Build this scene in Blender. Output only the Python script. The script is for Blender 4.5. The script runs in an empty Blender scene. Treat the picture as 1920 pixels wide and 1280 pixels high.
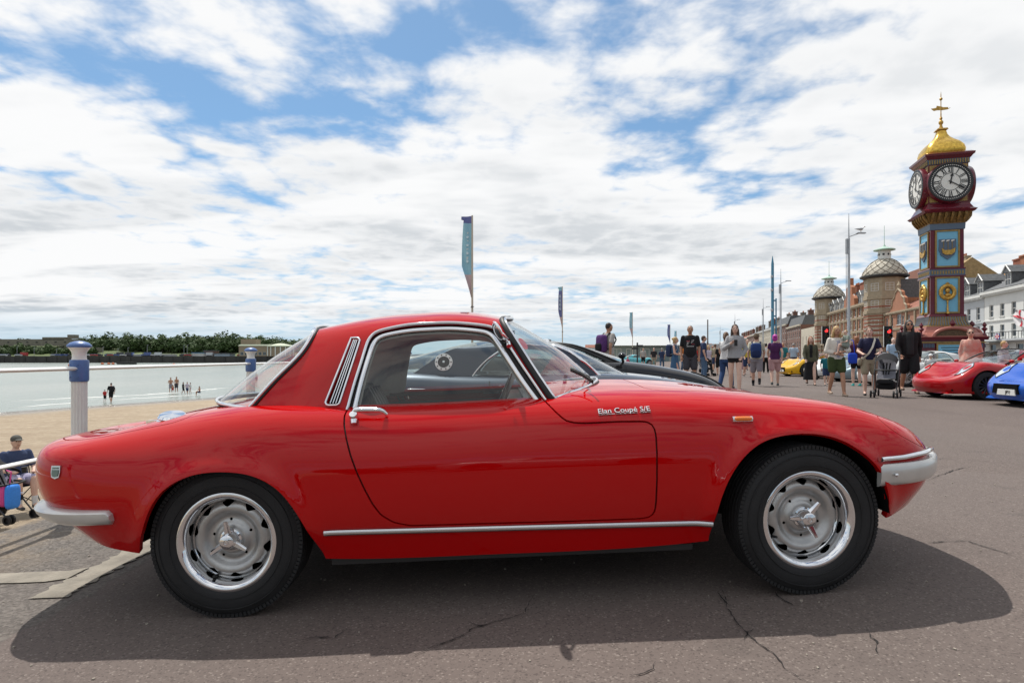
import bpy, bmesh, math, random
import numpy as np
from mathutils import Vector, Matrix, Euler
from mathutils.geometry import delaunay_2d_cdt

PI = math.pi
SC = bpy.context.scene
COL = SC.collection
random.seed(7)
rng = np.random.default_rng(7)

# ---------------------------------------------------------------- camera
FPX = 1120.0            # focal length in pixels of a 1920 wide frame
EYE = 0.935
HOR = 668.0             # pixel row of the eye level
cam_d = bpy.data.cameras.new('camera'); cam = bpy.data.objects.new('camera', cam_d)
COL.objects.link(cam); SC.camera = cam
cam.location = (0, 0, EYE); cam.rotation_euler = (PI/2, 0, 0)
cam_d.sensor_width = 36; cam_d.lens = FPX/1920*36
cam_d.shift_y = (HOR-640)/1920
cam_d.clip_start = 0.05; cam_d.clip_end = 20000

# ---------------------------------------------------------------- sun and sky
SUN_TO = Vector((-0.22, 0.465, 1.0)).normalized()
sun_d = bpy.data.lights.new('sun', 'SUN'); sun = bpy.data.objects.new('sun', sun_d)
COL.objects.link(sun); sun_d.energy = 4.3; sun_d.angle = math.radians(0.53)
sun_d.color = (1.0, 0.955, 0.89)
sun.rotation_euler = SUN_TO.to_track_quat('Z', 'Y').to_euler()
SC.view_settings.view_transform = 'Standard'; SC.view_settings.look = 'None'
SC.view_settings.exposure = 0.0; SC.view_settings.gamma = 1.0

def world():
    w = bpy.data.worlds.new('World'); SC.world = w; w.use_nodes = True
    nt = w.node_tree; N = nt.nodes; L = nt.links
    N.clear()
    def nd(t, **k):
        n = N.new(t)
        for a, b in k.items(): setattr(n, a, b)
        return n
    def mth(op, a, b=None, c=None, clamp=False):
        n = nd('ShaderNodeMath', operation=op, use_clamp=clamp)
        for i, v in enumerate((a, b, c)):
            if v is None: continue
            if isinstance(v, (int, float)): n.inputs[i].default_value = v
            else: L.new(v, n.inputs[i])
        return n.outputs[0]
    def ramp(v, a, b, lo=0.0, hi=1.0):
        n = nd('ShaderNodeMapRange', interpolation_type='SMOOTHSTEP')
        L.new(v, n.inputs[0])
        for i, x in enumerate((a, b, lo, hi)): n.inputs[i+1].default_value = x
        return n.outputs[0]
    sky = nd('ShaderNodeTexSky', sky_type='NISHITA'); sky.sun_disc = False
    sky.sun_elevation = math.asin(SUN_TO.z); sky.sun_rotation = math.atan2(SUN_TO.x, SUN_TO.y)
    sky.air_density = 1.0; sky.dust_density = 0.35; sky.ozone_density = 1.6
    sv = nd('ShaderNodeTexCoord'); va = nd('ShaderNodeVectorMath', operation='ADD'); L.new(sv.outputs['Generated'], va.inputs[0]); va.inputs[1].default_value = (0, 0, 0.07)
    vn = nd('ShaderNodeVectorMath', operation='NORMALIZE'); L.new(va.outputs[0], vn.inputs[0]); L.new(vn.outputs[0], sky.inputs[0])
    skyc = nd('ShaderNodeVectorMath', operation='SCALE'); L.new(sky.outputs[0], skyc.inputs[0]); skyc.inputs['Scale'].default_value = 0.125
    tc = nd('ShaderNodeTexCoord')
    sep = nd('ShaderNodeSeparateXYZ'); L.new(tc.outputs['Generated'], sep.inputs[0])
    x, y, z = sep.outputs
    zc = mth('MAXIMUM', z, 0.0)
    # project onto a cloud deck (curved so that the horizon stays finite)
    den = mth('ADD', zc, 0.10)
    px = mth('DIVIDE', x, den); py = mth('DIVIDE', y, den)
    comb = nd('ShaderNodeCombineXYZ'); L.new(px, comb.inputs[0]); L.new(py, comb.inputs[1])
    def noise(vec, scale, detail, rough, off, dist=0.0, stretch=None):
        m = nd('ShaderNodeMapping'); L.new(vec, m.inputs[0]); m.inputs['Location'].default_value = off
        if stretch: m.inputs['Scale'].default_value = stretch
        n = nd('ShaderNodeTexNoise', noise_dimensions='2D'); L.new(m.outputs[0], n.inputs['Vector'])
        n.inputs['Scale'].default_value = scale; n.inputs['Detail'].default_value = detail
        n.inputs['Roughness'].default_value = rough; n.inputs['Distortion'].default_value = dist
        return n.outputs['Fac']
    big = noise(comb.outputs[0], 0.42, 2, 0.5, CLOUD['o1'], 0.3)
    mid = noise(comb.outputs[0], 1.9, 5, 0.60, CLOUD['o2'], 0.2)
    fin = noise(comb.outputs[0], 7.5, 4, 0.62, CLOUD['o3'], 0.15)
    cov = mth('ADD', mth('MULTIPLY', big, 0.75), mth('MULTIPLY', mid, 0.75))
    cov = mth('ADD', cov, mth('MULTIPLY', fin, 0.36))
    # puffs of broken cloud
    wv = nd('ShaderNodeVectorMath', operation='SCALE'); wn = nd('ShaderNodeTexNoise', noise_dimensions='2D'); L.new(comb.outputs[0], wn.inputs['Vector']); wn.inputs['Scale'].default_value = 3.0; wn.inputs['Detail'].default_value = 3
    L.new(wn.outputs['Color'], wv.inputs[0]); wv.inputs['Scale'].default_value = 0.35; wa = nd('ShaderNodeVectorMath', operation='ADD'); L.new(comb.outputs[0], wa.inputs[0]); L.new(wv.outputs[0], wa.inputs[1])
    vo = nd('ShaderNodeTexVoronoi', feature='F1', voronoi_dimensions='2D'); vo.inputs['Scale'].default_value = 5.0; L.new(wa.outputs[0], vo.inputs['Vector'])
    cov = mth('ADD', cov, mth('MULTIPLY', mth('SUBTRACT', 0.42, vo.outputs['Distance']), 0.34))
    # broad openings and banks of the cloud field, as seen in the photograph
    for (bx, by, r, amt) in CLOUD['blobs']:
        dx = mth('SUBTRACT', px, bx); dy = mth('SUBTRACT', py, by)
        d2 = mth('ADD', mth('MULTIPLY', dx, dx), mth('MULTIPLY', dy, dy))
        g = mth('EXPONENT', mth('MULTIPLY', d2, -1.0/(r*r)))
        cov = mth('ADD', cov, mth('MULTIPLY', g, amt))
    dens = ramp(cov, CLOUD['lo'], CLOUD['hi'])
    dens = mth('ADD', mth('MULTIPLY', dens, 0.93), 0.07)
    # thin clear strip just above the horizon
    strip = ramp(z, 0.015, 0.075)
    dens = mth('MULTIPLY', dens, mth('ADD', mth('MULTIPLY', strip, 0.75), 0.25))
    shade = noise(comb.outputs[0], 0.95, 4, 0.55, CLOUD['o4'], 0.2, (0.6, 1.5, 1))
    low = ramp(z, 0.02, 0.5)
    sh = mth('MULTIPLY', ramp(shade, 0.42, 0.62), mth('SUBTRACT', 1.0, mth('MULTIPLY', low, 0.75)))
    thick = ramp(cov, CLOUD['hi']-0.02, CLOUD['hi']+0.30)
    sh = mth('MULTIPLY', sh, mth('ADD', mth('MULTIPLY', thick, 0.6), 0.4))
    cc = nd('ShaderNodeMixRGB'); L.new(sh, cc.inputs[0])
    cc.inputs[1].default_value = CLOUD['white']; cc.inputs[2].default_value = CLOUD['grey']
    # clouds are brightest on the sun's side of the sky (forward scattering)
    sd = nd('ShaderNodeVectorMath', operation='DOT_PRODUCT'); L.new(tc.outputs['Generated'], sd.inputs[0]); sd.inputs[1].default_value = tuple(SUN_TO)
    cb = nd('ShaderNodeVectorMath', operation='SCALE'); L.new(cc.outputs[0], cb.inputs[0]); L.new(ramp(sd.outputs['Value'], -0.5, 0.25, 0.34, 1.0), cb.inputs['Scale'])
    mix = nd('ShaderNodeMixRGB'); L.new(dens, mix.inputs[0])
    tn = nd('ShaderNodeVectorMath', operation='MULTIPLY'); L.new(skyc.outputs[0], tn.inputs[0]); tn.inputs[1].default_value = (0.66, 0.93, 1.0)
    hz = nd('ShaderNodeMixRGB'); L.new(ramp(z, 0.0, 0.22, 0.85, 0.0), hz.inputs[0]); L.new(tn.outputs[0], hz.inputs[1]); hz.inputs[2].default_value = (0.50, 0.64, 0.76, 1)
    L.new(hz.outputs[0], mix.inputs[1]); L.new(cb.outputs[0], mix.inputs[2])
    bg = nd('ShaderNodeBackground'); L.new(mix.outputs[0], bg.inputs[0]); bg.inputs[1].default_value = 1.0
    out = nd('ShaderNodeOutputWorld'); L.new(bg.outputs[0], out.inputs[0])
CLOUD = dict(o1=(3.1, 1.7, 0), o2=(0.4, 5.2, 0), o3=(9, 2, 0), o4=(2.2, 8.1, 0),
             lo=0.635, hi=1.0, white=(0.97, 0.975, 0.98, 1), grey=(0.57, 0.61, 0.65, 1),
             # broad openings (negative) and banks: deck x, deck y, radius, amount
             blobs=[(-0.95, 1.80, 0.26, -0.22), (-0.55, 2.02, 0.26, -0.26), (-0.20, 1.50, 0.22, -0.15), (0.55, 2.08, 0.30, -0.30), (0.99, 2.42, 0.32, -0.28), (1.5, 2.62, 0.3, -0.24), (0.70, 1.42, 0.22, -0.14),
                    (-1.55, 1.9, 0.45, 0.22), (-2.3, 3.0, 1.1, 0.22), (-3.0, 5.5, 2.0, 0.15), (1.0, 5.5, 2.2, 0.12), (-0.8, 3.3, 1.0, 0.18), (1.3, 3.5, 0.8, 0.16), (1.35, 1.75, 0.40, 0.12), (0.08, 1.75, 0.22, 0.08)])
world()

SC.cycles.use_denoising = True; SC.cycles.max_bounces = 8; SC.cycles.caustics_reflective = False; SC.cycles.caustics_refractive = False
SC.world.cycles.sampling_method = 'MANUAL'; SC.world.cycles.sample_map_resolution = 512

# ---------------------------------------------------------------- materials
MATS = {}
def rgb(c): return (c[0], c[1], c[2], 1.0)
def mat(name, col, rough=0.5, metal=0.0, coat=0.0, spec=0.5, var=0.0, vscale=6.0, bump=0.0, bscale=40.0,
        emit=0.0, col2=None, sss=0.0, sheen=0.0, coat_rough=0.03, rvar=0.0, space='Object', stretch=None):
    if name in MATS: return MATS[name]
    m = bpy.data.materials.new(name); m.use_nodes = True
    nt = m.node_tree; b = nt.nodes['Principled BSDF']; L = nt.links
    b.inputs['Base Color'].default_value = rgb(col); b.inputs['Roughness'].default_value = rough
    b.inputs['Metallic'].default_value = metal; b.inputs['Coat Weight'].default_value = coat
    b.inputs['Coat Roughness'].default_value = coat_rough
    b.inputs['Specular IOR Level'].default_value = spec
    if sheen: b.inputs['Sheen Weight'].default_value = sheen
    if emit: b.inputs['Emission Color'].default_value = rgb(col); b.inputs['Emission Strength'].default_value = emit
    def vec():
        tc = nt.nodes.new('ShaderNodeTexCoord')
        if stretch:
            mp = nt.nodes.new('ShaderNodeMapping'); mp.inputs['Scale'].default_value = stretch
            L.new(tc.outputs[space], mp.inputs[0]); return mp.outputs[0]
        return tc.outputs[space]
    if var or col2 or rvar:
        n = nt.nodes.new('ShaderNodeTexNoise'); L.new(vec(), n.inputs['Vector'])
        n.inputs['Scale'].default_value = vscale; n.inputs['Detail'].default_value = 6; n.inputs['Roughness'].default_value = 0.6
        r = nt.nodes.new('ShaderNodeMapRange'); L.new(n.outputs['Fac'], r.inputs[0])
        r.inputs[1].default_value = 0.3; r.inputs[2].default_value = 0.7
        mx = nt.nodes.new('ShaderNodeMixRGB'); L.new(r.outputs[0], mx.inputs[0])
        a = col if col2 else tuple(c*(1-var) for c in col)
        c2 = col2 if col2 else tuple(min(1, c*(1+var)) for c in col)
        mx.inputs[1].default_value = rgb(a); mx.inputs[2].default_value = rgb(c2)
        L.new(mx.outputs[0], b.inputs['Base Color'])
        if rvar:
            r2 = nt.nodes.new('ShaderNodeMapRange'); L.new(n.outputs['Fac'], r2.inputs[0])
            r2.inputs[1].default_value = 0.3; r2.inputs[2].default_value = 0.7
            r2.inputs[3].default_value = rough-rvar; r2.inputs[4].default_value = rough+rvar
            L.new(r2.outputs[0], b.inputs['Roughness'])
    if bump:
        n = nt.nodes.new('ShaderNodeTexNoise'); L.new(vec(), n.inputs['Vector'])
        n.inputs['Scale'].default_value = bscale; n.inputs['Detail'].default_value = 4
        bp = nt.nodes.new('ShaderNodeBump'); bp.inputs['Strength'].default_value = bump; bp.inputs['Distance'].default_value = 0.02
        L.new(n.outputs['Fac'], bp.inputs['Height']); L.new(bp.outputs[0], b.inputs['Normal'])
    MATS[name] = m
    return m
def glass(name, tint=(0.9, 0.95, 0.93), refl=1.0):
    if name in MATS: return MATS[name]
    m = bpy.data.materials.new(name); m.use_nodes = True
    nt = m.node_tree; nt.nodes.clear(); L = nt.links
    t = nt.nodes.new('ShaderNodeBsdfTransparent'); t.inputs[0].default_value = rgb(tint)
    g = nt.nodes.new('ShaderNodeBsdfGlossy'); g.inputs['Roughness'].default_value = 0.0; g.inputs[0].default_value = (refl, refl, refl, 1)
    f = nt.nodes.new('ShaderNodeFresnel'); ge = nt.nodes.new('ShaderNodeNewGeometry'); mr = nt.nodes.new('ShaderNodeMapRange')   # a thin pane mirrors alike from both sides
    L.new(ge.outputs['Backfacing'], mr.inputs[0]); mr.inputs[3].default_value = 1.55; mr.inputs[4].default_value = 1/1.55; L.new(mr.outputs[0], f.inputs[0])
    mx = nt.nodes.new('ShaderNodeMixShader'); L.new(f.outputs[0], mx.inputs[0]); L.new(t.outputs[0], mx.inputs[1]); L.new(g.outputs[0], mx.inputs[2])
    o = nt.nodes.new('ShaderNodeOutputMaterial'); L.new(mx.outputs[0], o.inputs[0])
    MATS[name] = m
    return m

# ---------------------------------------------------------------- mesh helpers
class MB:
    """collects shapes for ONE mesh object"""
    def __init__(s): s.v = []; s.f = []; s.mi = []; s.cur = 0
    def add(s, vs, fs):
        o = len(s.v); s.v += [tuple(p) for p in vs]
        s.f += [tuple(i+o for i in f) for f in fs]; s.mi += [s.cur]*len(fs)
        return s
    def box(s, c, d, rz=0.0, taper=1.0):
        x, y, z = d[0]/2, d[1]/2, d[2]/2; cs, sn = math.cos(rz), math.sin(rz); vs = []
        for k in (-1, 1):
            t = taper if k > 0 else 1
            for a, b in ((-1, -1), (1, -1), (1, 1), (-1, 1)):
                px, py = a*x*t, b*y*t
                vs.append((c[0]+px*cs-py*sn, c[1]+px*sn+py*cs, c[2]+k*z))
        return s.add(vs, [(3, 2, 1, 0), (4, 5, 6, 7), (0, 1, 5, 4), (1, 2, 6, 5), (2, 3, 7, 6), (3, 0, 4, 7)])
    def prism(s, poly, z0, z1, M=None):
        n = len(poly); vs = [(p[0], p[1], z0) for p in poly]+[(p[0], p[1], z1) for p in poly]
        if M is not None: vs = [tuple(M @ Vector(p)) for p in vs]
        return s.add(vs, [tuple(range(n-1, -1, -1)), tuple(range(n, 2*n))]+[(i, (i+1) % n, n+(i+1) % n, n+i) for i in range(n)])
    def tube(s, path, r, seg=8, closed=False, cap=True, flat=None, up=None):
        """sweep a circle (or an ellipse flat=(a,b)) along a path; r may be a list"""
        P = [Vector(p) for p in path]; n = len(P); rs = r if hasattr(r, '__len__') else [r]*n
        vs = []; prev = None
        for i in range(n):
            if closed: t = P[(i+1) % n]-P[i-1]
            else: t = P[min(i+1, n-1)]-P[max(i-1, 0)]
            if t.length < 1e-9: t = Vector((0, 0, 1))
            t.normalize()
            if up is not None:
                u = Vector(up[i] if hasattr(up[0], '__len__') else up)
            elif prev is None: u = Vector((0, 0, 1)) if abs(t.z) < 0.9 else Vector((1, 0, 0))
            else: u = prev
            u = (u-t*u.dot(t)); u = u.normalized() if u.length > 1e-6 else t.orthogonal().normalized()
            prev = u; w = t.cross(u)
            for k in range(seg):
                a = 2*PI*k/seg
                if flat: q = u*(math.cos(a)*flat[0])+w*(math.sin(a)*flat[1])
                else: q = u*(math.cos(a)*rs[i])+w*(math.sin(a)*rs[i])
                vs.append(P[i]+q)
        fs = []
        for i in range(n if closed else n-1):
            j = (i+1) % n
            for k in range(seg):
                l = (k+1) % seg
                fs.append((i*seg+k, i*seg+l, j*seg+l, j*seg+k))
        if cap and not closed:
            fs.append(tuple(range(seg-1, -1, -1))); fs.append(tuple((n-1)*seg+k for k in range(seg)))
        return s.add(vs, fs)
    def lathe(s, prof, seg=32, M=None, a0=0.0, a1=2*PI, cap=False):
        """prof: (r, h) revolved round z"""
        full = abs(a1-a0-2*PI) < 1e-6; n = len(prof); m = seg if full else seg+1; vs = []
        for k in range(m):
            a = a0+(a1-a0)*k/seg
            for r, h in prof:
                p = Vector((r*math.cos(a), r*math.sin(a), h)); vs.append(tuple(M @ p) if M is not None else tuple(p))
        fs = []
        for k in range(seg):
            l = (k+1) % m
            for i in range(n-1): fs.append((k*n+i, l*n+i, l*n+i+1, k*n+i+1))
        if cap and full:
            fs.append(tuple(k*n+n-1 for k in range(m))); fs.append(tuple(k*n for k in range(m-1, -1, -1)))
        return s.add(vs, fs)
    def sphere(s, c, r, seg=12, rings=8, sc=(1, 1, 1), M=None):
        prof = [(max(1e-4, math.sin(PI*i/rings)), -math.cos(PI*i/rings)) for i in range(rings+1)]
        T = Matrix.Translation(c) @ (M.to_4x4() if M is not None else Matrix.Identity(4)) @ Matrix.Diagonal((r*sc[0], r*sc[1], r*sc[2], 1))
        return s.lathe(prof, seg, T)
    def quad(s, a, b, c, d): return s.add([a, b, c, d], [(0, 1, 2, 3)])
    def grid(s, rows, flip=False):
        n = len(rows[0]); vs = [p for r in rows for p in r]; fs = []
        for i in range(len(rows)-1):
            for j in range(n-1):
                q = (i*n+j, i*n+j+1, (i+1)*n+j+1, (i+1)*n+j)
                fs.append(q[::-1] if flip else q)
        return s.add(vs, fs)
    def build(s, name, m=None, parent=None, smooth=None, loc=None, rot=None):
        me = bpy.data.meshes.new(name); me.from_pydata(s.v, [], s.f)
        ms = m if isinstance(m, (list, tuple)) else [m]
        for q in ms:
            if q is not None: me.materials.append(q)
        if len(ms) > 1: me.polygons.foreach_set('material_index', s.mi)
        if smooth is not None:
            me.polygons.foreach_set('use_smooth', [True]*len(me.polygons))
            if smooth < 179: me.set_sharp_from_angle(angle=math.radians(smooth))
        me.update()
        return link(name, me, parent, loc, rot)
def link(name, me, parent=None, loc=None, rot=None):
    o = bpy.data.objects.new(name, me); COL.objects.link(o)
    if parent is not None: o.parent = parent
    if loc is not None: o.location = loc
    if rot is not None: o.rotation_euler = rot
    return o
def tag(o, label=None, cat=None, group=None, kind=None):
    if label: o['label'] = label
    if cat: o['category'] = cat
    if group: o['group'] = group
    if kind: o['kind'] = kind
    return o
def thing(name, label, cat, loc=(0, 0, 0), rz=0.0, group=None):
    o = bpy.data.objects.new(name, None); COL.objects.link(o)
    o.location = loc; o.rotation_euler = (0, 0, rz); o.empty_display_size = 0.2
    return tag(o, label, cat, group)
def copy_tree(o, parent=None, mats=None):
    c = o.copy(); COL.objects.link(c); c.parent = parent
    for ch in [x for x in bpy.data.objects if x.parent == o]: copy_tree(ch, c)
    return c
def copy_tree_into(src, dst):
    for ch in [x for x in bpy.data.objects if x.parent == src]: copy_tree(ch, dst)
def text_mesh(body, size, depth, align='CENTER', spacing=1.0):
    cu = bpy.data.curves.new('t', 'FONT'); cu.body = body; cu.size = size; cu.extrude = depth/2
    cu.align_x = align; cu.align_y = 'CENTER'; cu.resolution_u = 3; cu.space_character = spacing
    o = bpy.data.objects.new('t', cu); COL.objects.link(o)
    dg = bpy.context.evaluated_depsgraph_get(); dg.update()
    me = bpy.data.meshes.new_from_object(o.evaluated_get(dg))
    bpy.data.objects.remove(o); bpy.data.curves.remove(cu)
    return me
def W(px, py, Y):       # measured photo position -> world point at distance Y
    return Vector(((px-960)/FPX*Y, Y, EYE-(py-HOR)/FPX*Y))
# ================================================================ the red coupe
SLOPE = 0.0375
CAR_M = Matrix.Translation((0.02, 2.875, 0.0)) @ Euler((0, -math.atan(SLOPE), math.radians(1.0)), 'XYZ').to_matrix().to_4x4()
CAR_A = np.array(CAR_M)
def proj(P):            # car-local points -> photo pixels, used to carry measured outlines onto the body surface
    Q = P @ CAR_A[:3, :3].T + CAR_A[:3, 3]
    return np.stack([960+Q[:, 0]/Q[:, 1]*FPX, HOR-(Q[:, 2]-EYE)/Q[:, 1]*FPX], 1)

_SW = {}
def spline_weights(t, q):
    """cardinal weights of the natural cubic spline with knots t at q -> (len(q), len(t))"""
    t = np.asarray(t, float); n = len(t); h = np.diff(t)
    A = np.zeros((n, n)); R = np.zeros((n, n)); A[0, 0] = A[-1, -1] = 1
    for i in range(1, n-1):
        A[i, i-1] = h[i-1]; A[i, i] = 2*(h[i-1]+h[i]); A[i, i+1] = h[i]
        R[i, i-1] = 6/h[i-1]; R[i, i] = -6/h[i-1]-6/h[i]; R[i, i+1] = 6/h[i]
    key = t.tobytes()
    if key not in _SW: _SW[key] = np.linalg.solve(A, R)
    Mx = _SW[key]; I = np.eye(n)
    k = np.clip(np.searchsorted(t, q)-1, 0, n-2); hk = h[k][:, None]
    a = ((t[k+1]-q)[:, None])/hk; b = ((q-t[k])[:, None])/hk
    return a*I[k]+b*I[k+1]+((a**3-a)*Mx[k]+(b**3-b)*Mx[k+1])*hk**2/6

class Surf:
    """smooth surface through a net of points; mirrored ghosts keep it smooth over the centre line"""
    def __init__(s, net, ut, st, mir_u0, mir_u1, mir_s1):
        net = np.array(net, float); ut = list(ut); st = list(st)
        s.u0, s.u1, s.s0, s.s1 = ut[0], ut[-1], st[0], st[-1]
        mir = np.array([1, -1, 1.0])
        if mir_u1:
            net = np.concatenate([net, net[-2:-4:-1]*mir], 0); ut += [2*s.u1-ut[-2], 2*s.u1-ut[-3]]
        if mir_u0:
            net = np.concatenate([net[2:0:-1]*mir, net], 0); ut = [2*s.u0-ut[2], 2*s.u0-ut[1]]+ut
        if mir_s1:
            net = np.concatenate([net, net[:, -2:-4:-1]*mir], 1); st += [2*s.s1-st[-2], 2*s.s1-st[-3]]
        s.net, s.ut, s.st = net, np.array(ut), np.array(st); s.disp = None
    def raw(s, q):
        n = len(q); a = spline_weights(s.ut, q[:, 0]) @ s.net.reshape(len(s.ut), -1)
        return (a.reshape(n, len(s.st), 3)*spline_weights(s.st, q[:, 1])[:, :, None]).sum(1)
    def rawn(s, q, e=1e-3):
        a = s.raw(q+[e, 0])-s.raw(q-[e, 0]); b = s.raw(q+[0, e])-s.raw(q-[0, e])
        n = np.cross(a, b); l = np.linalg.norm(n, axis=1, keepdims=True)
        return n/np.maximum(l, 1e-12)
    def P(s, q):
        p = s.raw(q)
        if s.disp is not None: p = p+s.rawn(q)*s.disp(p)[:, None]*s.sign
        return p
    sign = 1.0
    def N(s, q, e=1.5e-3):
        qq = q.copy()
        qq[:, 0] = np.clip(qq[:, 0], s.u0+2*e, s.u1-2*e); qq[:, 1] = np.clip(qq[:, 1], s.s0+2*e, s.s1-2*e)
        a = s.P(qq+[e, 0])-s.P(qq-[e, 0]); b = s.P(qq+[0, e])-s.P(qq-[0, e])
        n = np.cross(a, b); l = np.linalg.norm(n, axis=1, keepdims=True)
        return s.sign*n/np.maximum(l, 1e-12)
    def prep(s, nu=260, ns=110, slim=None):
        us = np.linspace(s.u0, s.u1, nu); ss = np.linspace(s.s0-0.03, slim or s.s1, ns)
        s.gq = np.stack(np.meshgrid(us, ss, indexing='ij'), -1).reshape(-1, 2)
        s.gp = proj(s.raw(s.gq)); s.gn = s.rawn(s.gq)*s.sign; s.gw = s.raw(s.gq)
        camp = np.array(CAR_M.inverted() @ Vector((0, 0, EYE)))
        face = ((camp-s.gw)*s.gn).sum(1) > 0
        s.gp[~face] = 1e9
    def trace(s, pts):
        pts = np.array(pts, float); n = len(pts)
        i = np.array([np.argmin(((s.gp-p)**2).sum(1)) for p in pts]); q = s.gq[i].copy(); e = 1e-3
        for _ in range(6):
            p0 = proj(s.raw(q)); pa = proj(s.raw(q+[e, 0])); pb = proj(s.raw(q+[0, e]))
            J = np.stack([(pa-p0)/e, (pb-p0)/e], 2); det = J[:, 0, 0]*J[:, 1, 1]-J[:, 0, 1]*J[:, 1, 0]
            det = np.where(np.abs(det) < 1e-6, 1e-6, det); r = pts-p0
            d = np.stack([(r[:, 0]*J[:, 1, 1]-r[:, 1]*J[:, 0, 1])/det, (J[:, 0, 0]*r[:, 1]-J[:, 1, 0]*r[:, 0])/det], 1)
            q = q+np.clip(d, -0.03, 0.03)
        bad = np.abs(q-s.gq[i]).max(1) > 0.12; q[bad] = s.gq[i][bad]
        return q

def resample(pts, step, closed=False):
    pts = [np.array(p, float) for p in pts]
    if closed: pts = pts+[pts[0]]
    pts = np.array(pts); t = np.r_[0, np.cumsum(np.linalg.norm(np.diff(pts, axis=0), axis=1))]
    n = max(2, int(round(t[-1]/step))+1); q = np.linspace(0, t[-1], n)
    r = np.stack([np.interp(q, t, pts[:, k]) for k in range(pts.shape[1])], 1)
    return r[:-1] if closed else r
def smooth_poly(pts, step, closed=False):
    """spline through the points"""
    pts = np.array(pts, float)
    if closed: pts = np.concatenate([pts[-3:], pts, pts[:3]])
    t = np.r_[0, np.cumsum(np.sqrt(np.maximum(1e-9, np.linalg.norm(np.diff(pts, axis=0), axis=1))))]
    a, b = (t[3], t[-3]) if closed else (t[0], t[-1])
    q = np.linspace(a, b, 600); r = spline_weights(t, q) @ pts
    if closed: r = r[:-1]
    return resample(r, step, closed)
def offset_poly(p, d):
    p = np.array(p); t = np.roll(p, -1, 0)-np.roll(p, 1, 0); t /= np.maximum(1e-9, np.linalg.norm(t, axis=1, keepdims=True))
    area = 0.5*np.sum(p[:, 0]*np.roll(p[:, 1], -1)-np.roll(p[:, 0], -1)*p[:, 1])
    n = np.stack([t[:, 1], -t[:, 0]], 1)*(1 if area > 0 else -1)
    return p+n*d
def inside(poly, q):
    poly = np.array(poly); x, y = q[:, 0], q[:, 1]; r = np.zeros(len(q), bool); n = len(poly)
    for i in range(n):
        x1, y1 = poly[i]; x2, y2 = poly[(i+1) % n]
        c = ((y1 > y) != (y2 > y))
        if c.any():
            xi = x1+(y-y1)*(x2-x1)/((y2-y1) if y2 != y1 else 1e-12); r ^= c & (x < xi)
    return r
def dist_poly(poly, q, closed=True, near=0.15):
    poly = np.array(poly); out = np.full(len(q), 1e9)
    lo, hi = poly.min(0)-near, poly.max(0)+near
    sel = np.where(((q >= lo) & (q <= hi)).all(1))[0]
    if not len(sel): return out
    a = poly if closed else poly[:-1]; b = np.roll(poly, -1, 0) if closed else poly[1:]; ab = b-a; l = np.maximum(1e-12, (ab*ab).sum(1))
    for k in range(0, len(sel), 2000):
        ii = sel[k:k+2000]; p = q[ii]
        dx = p[:, None, 0]-a[None, :, 0]; dy = p[:, None, 1]-a[None, :, 1]
        t = np.clip((dx*ab[:, 0]+dy*ab[:, 1])/l, 0, 1)
        out[ii] = np.sqrt(((dx-t*ab[:, 0])**2+(dy-t*ab[:, 1])**2).min(1))
    return out

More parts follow.
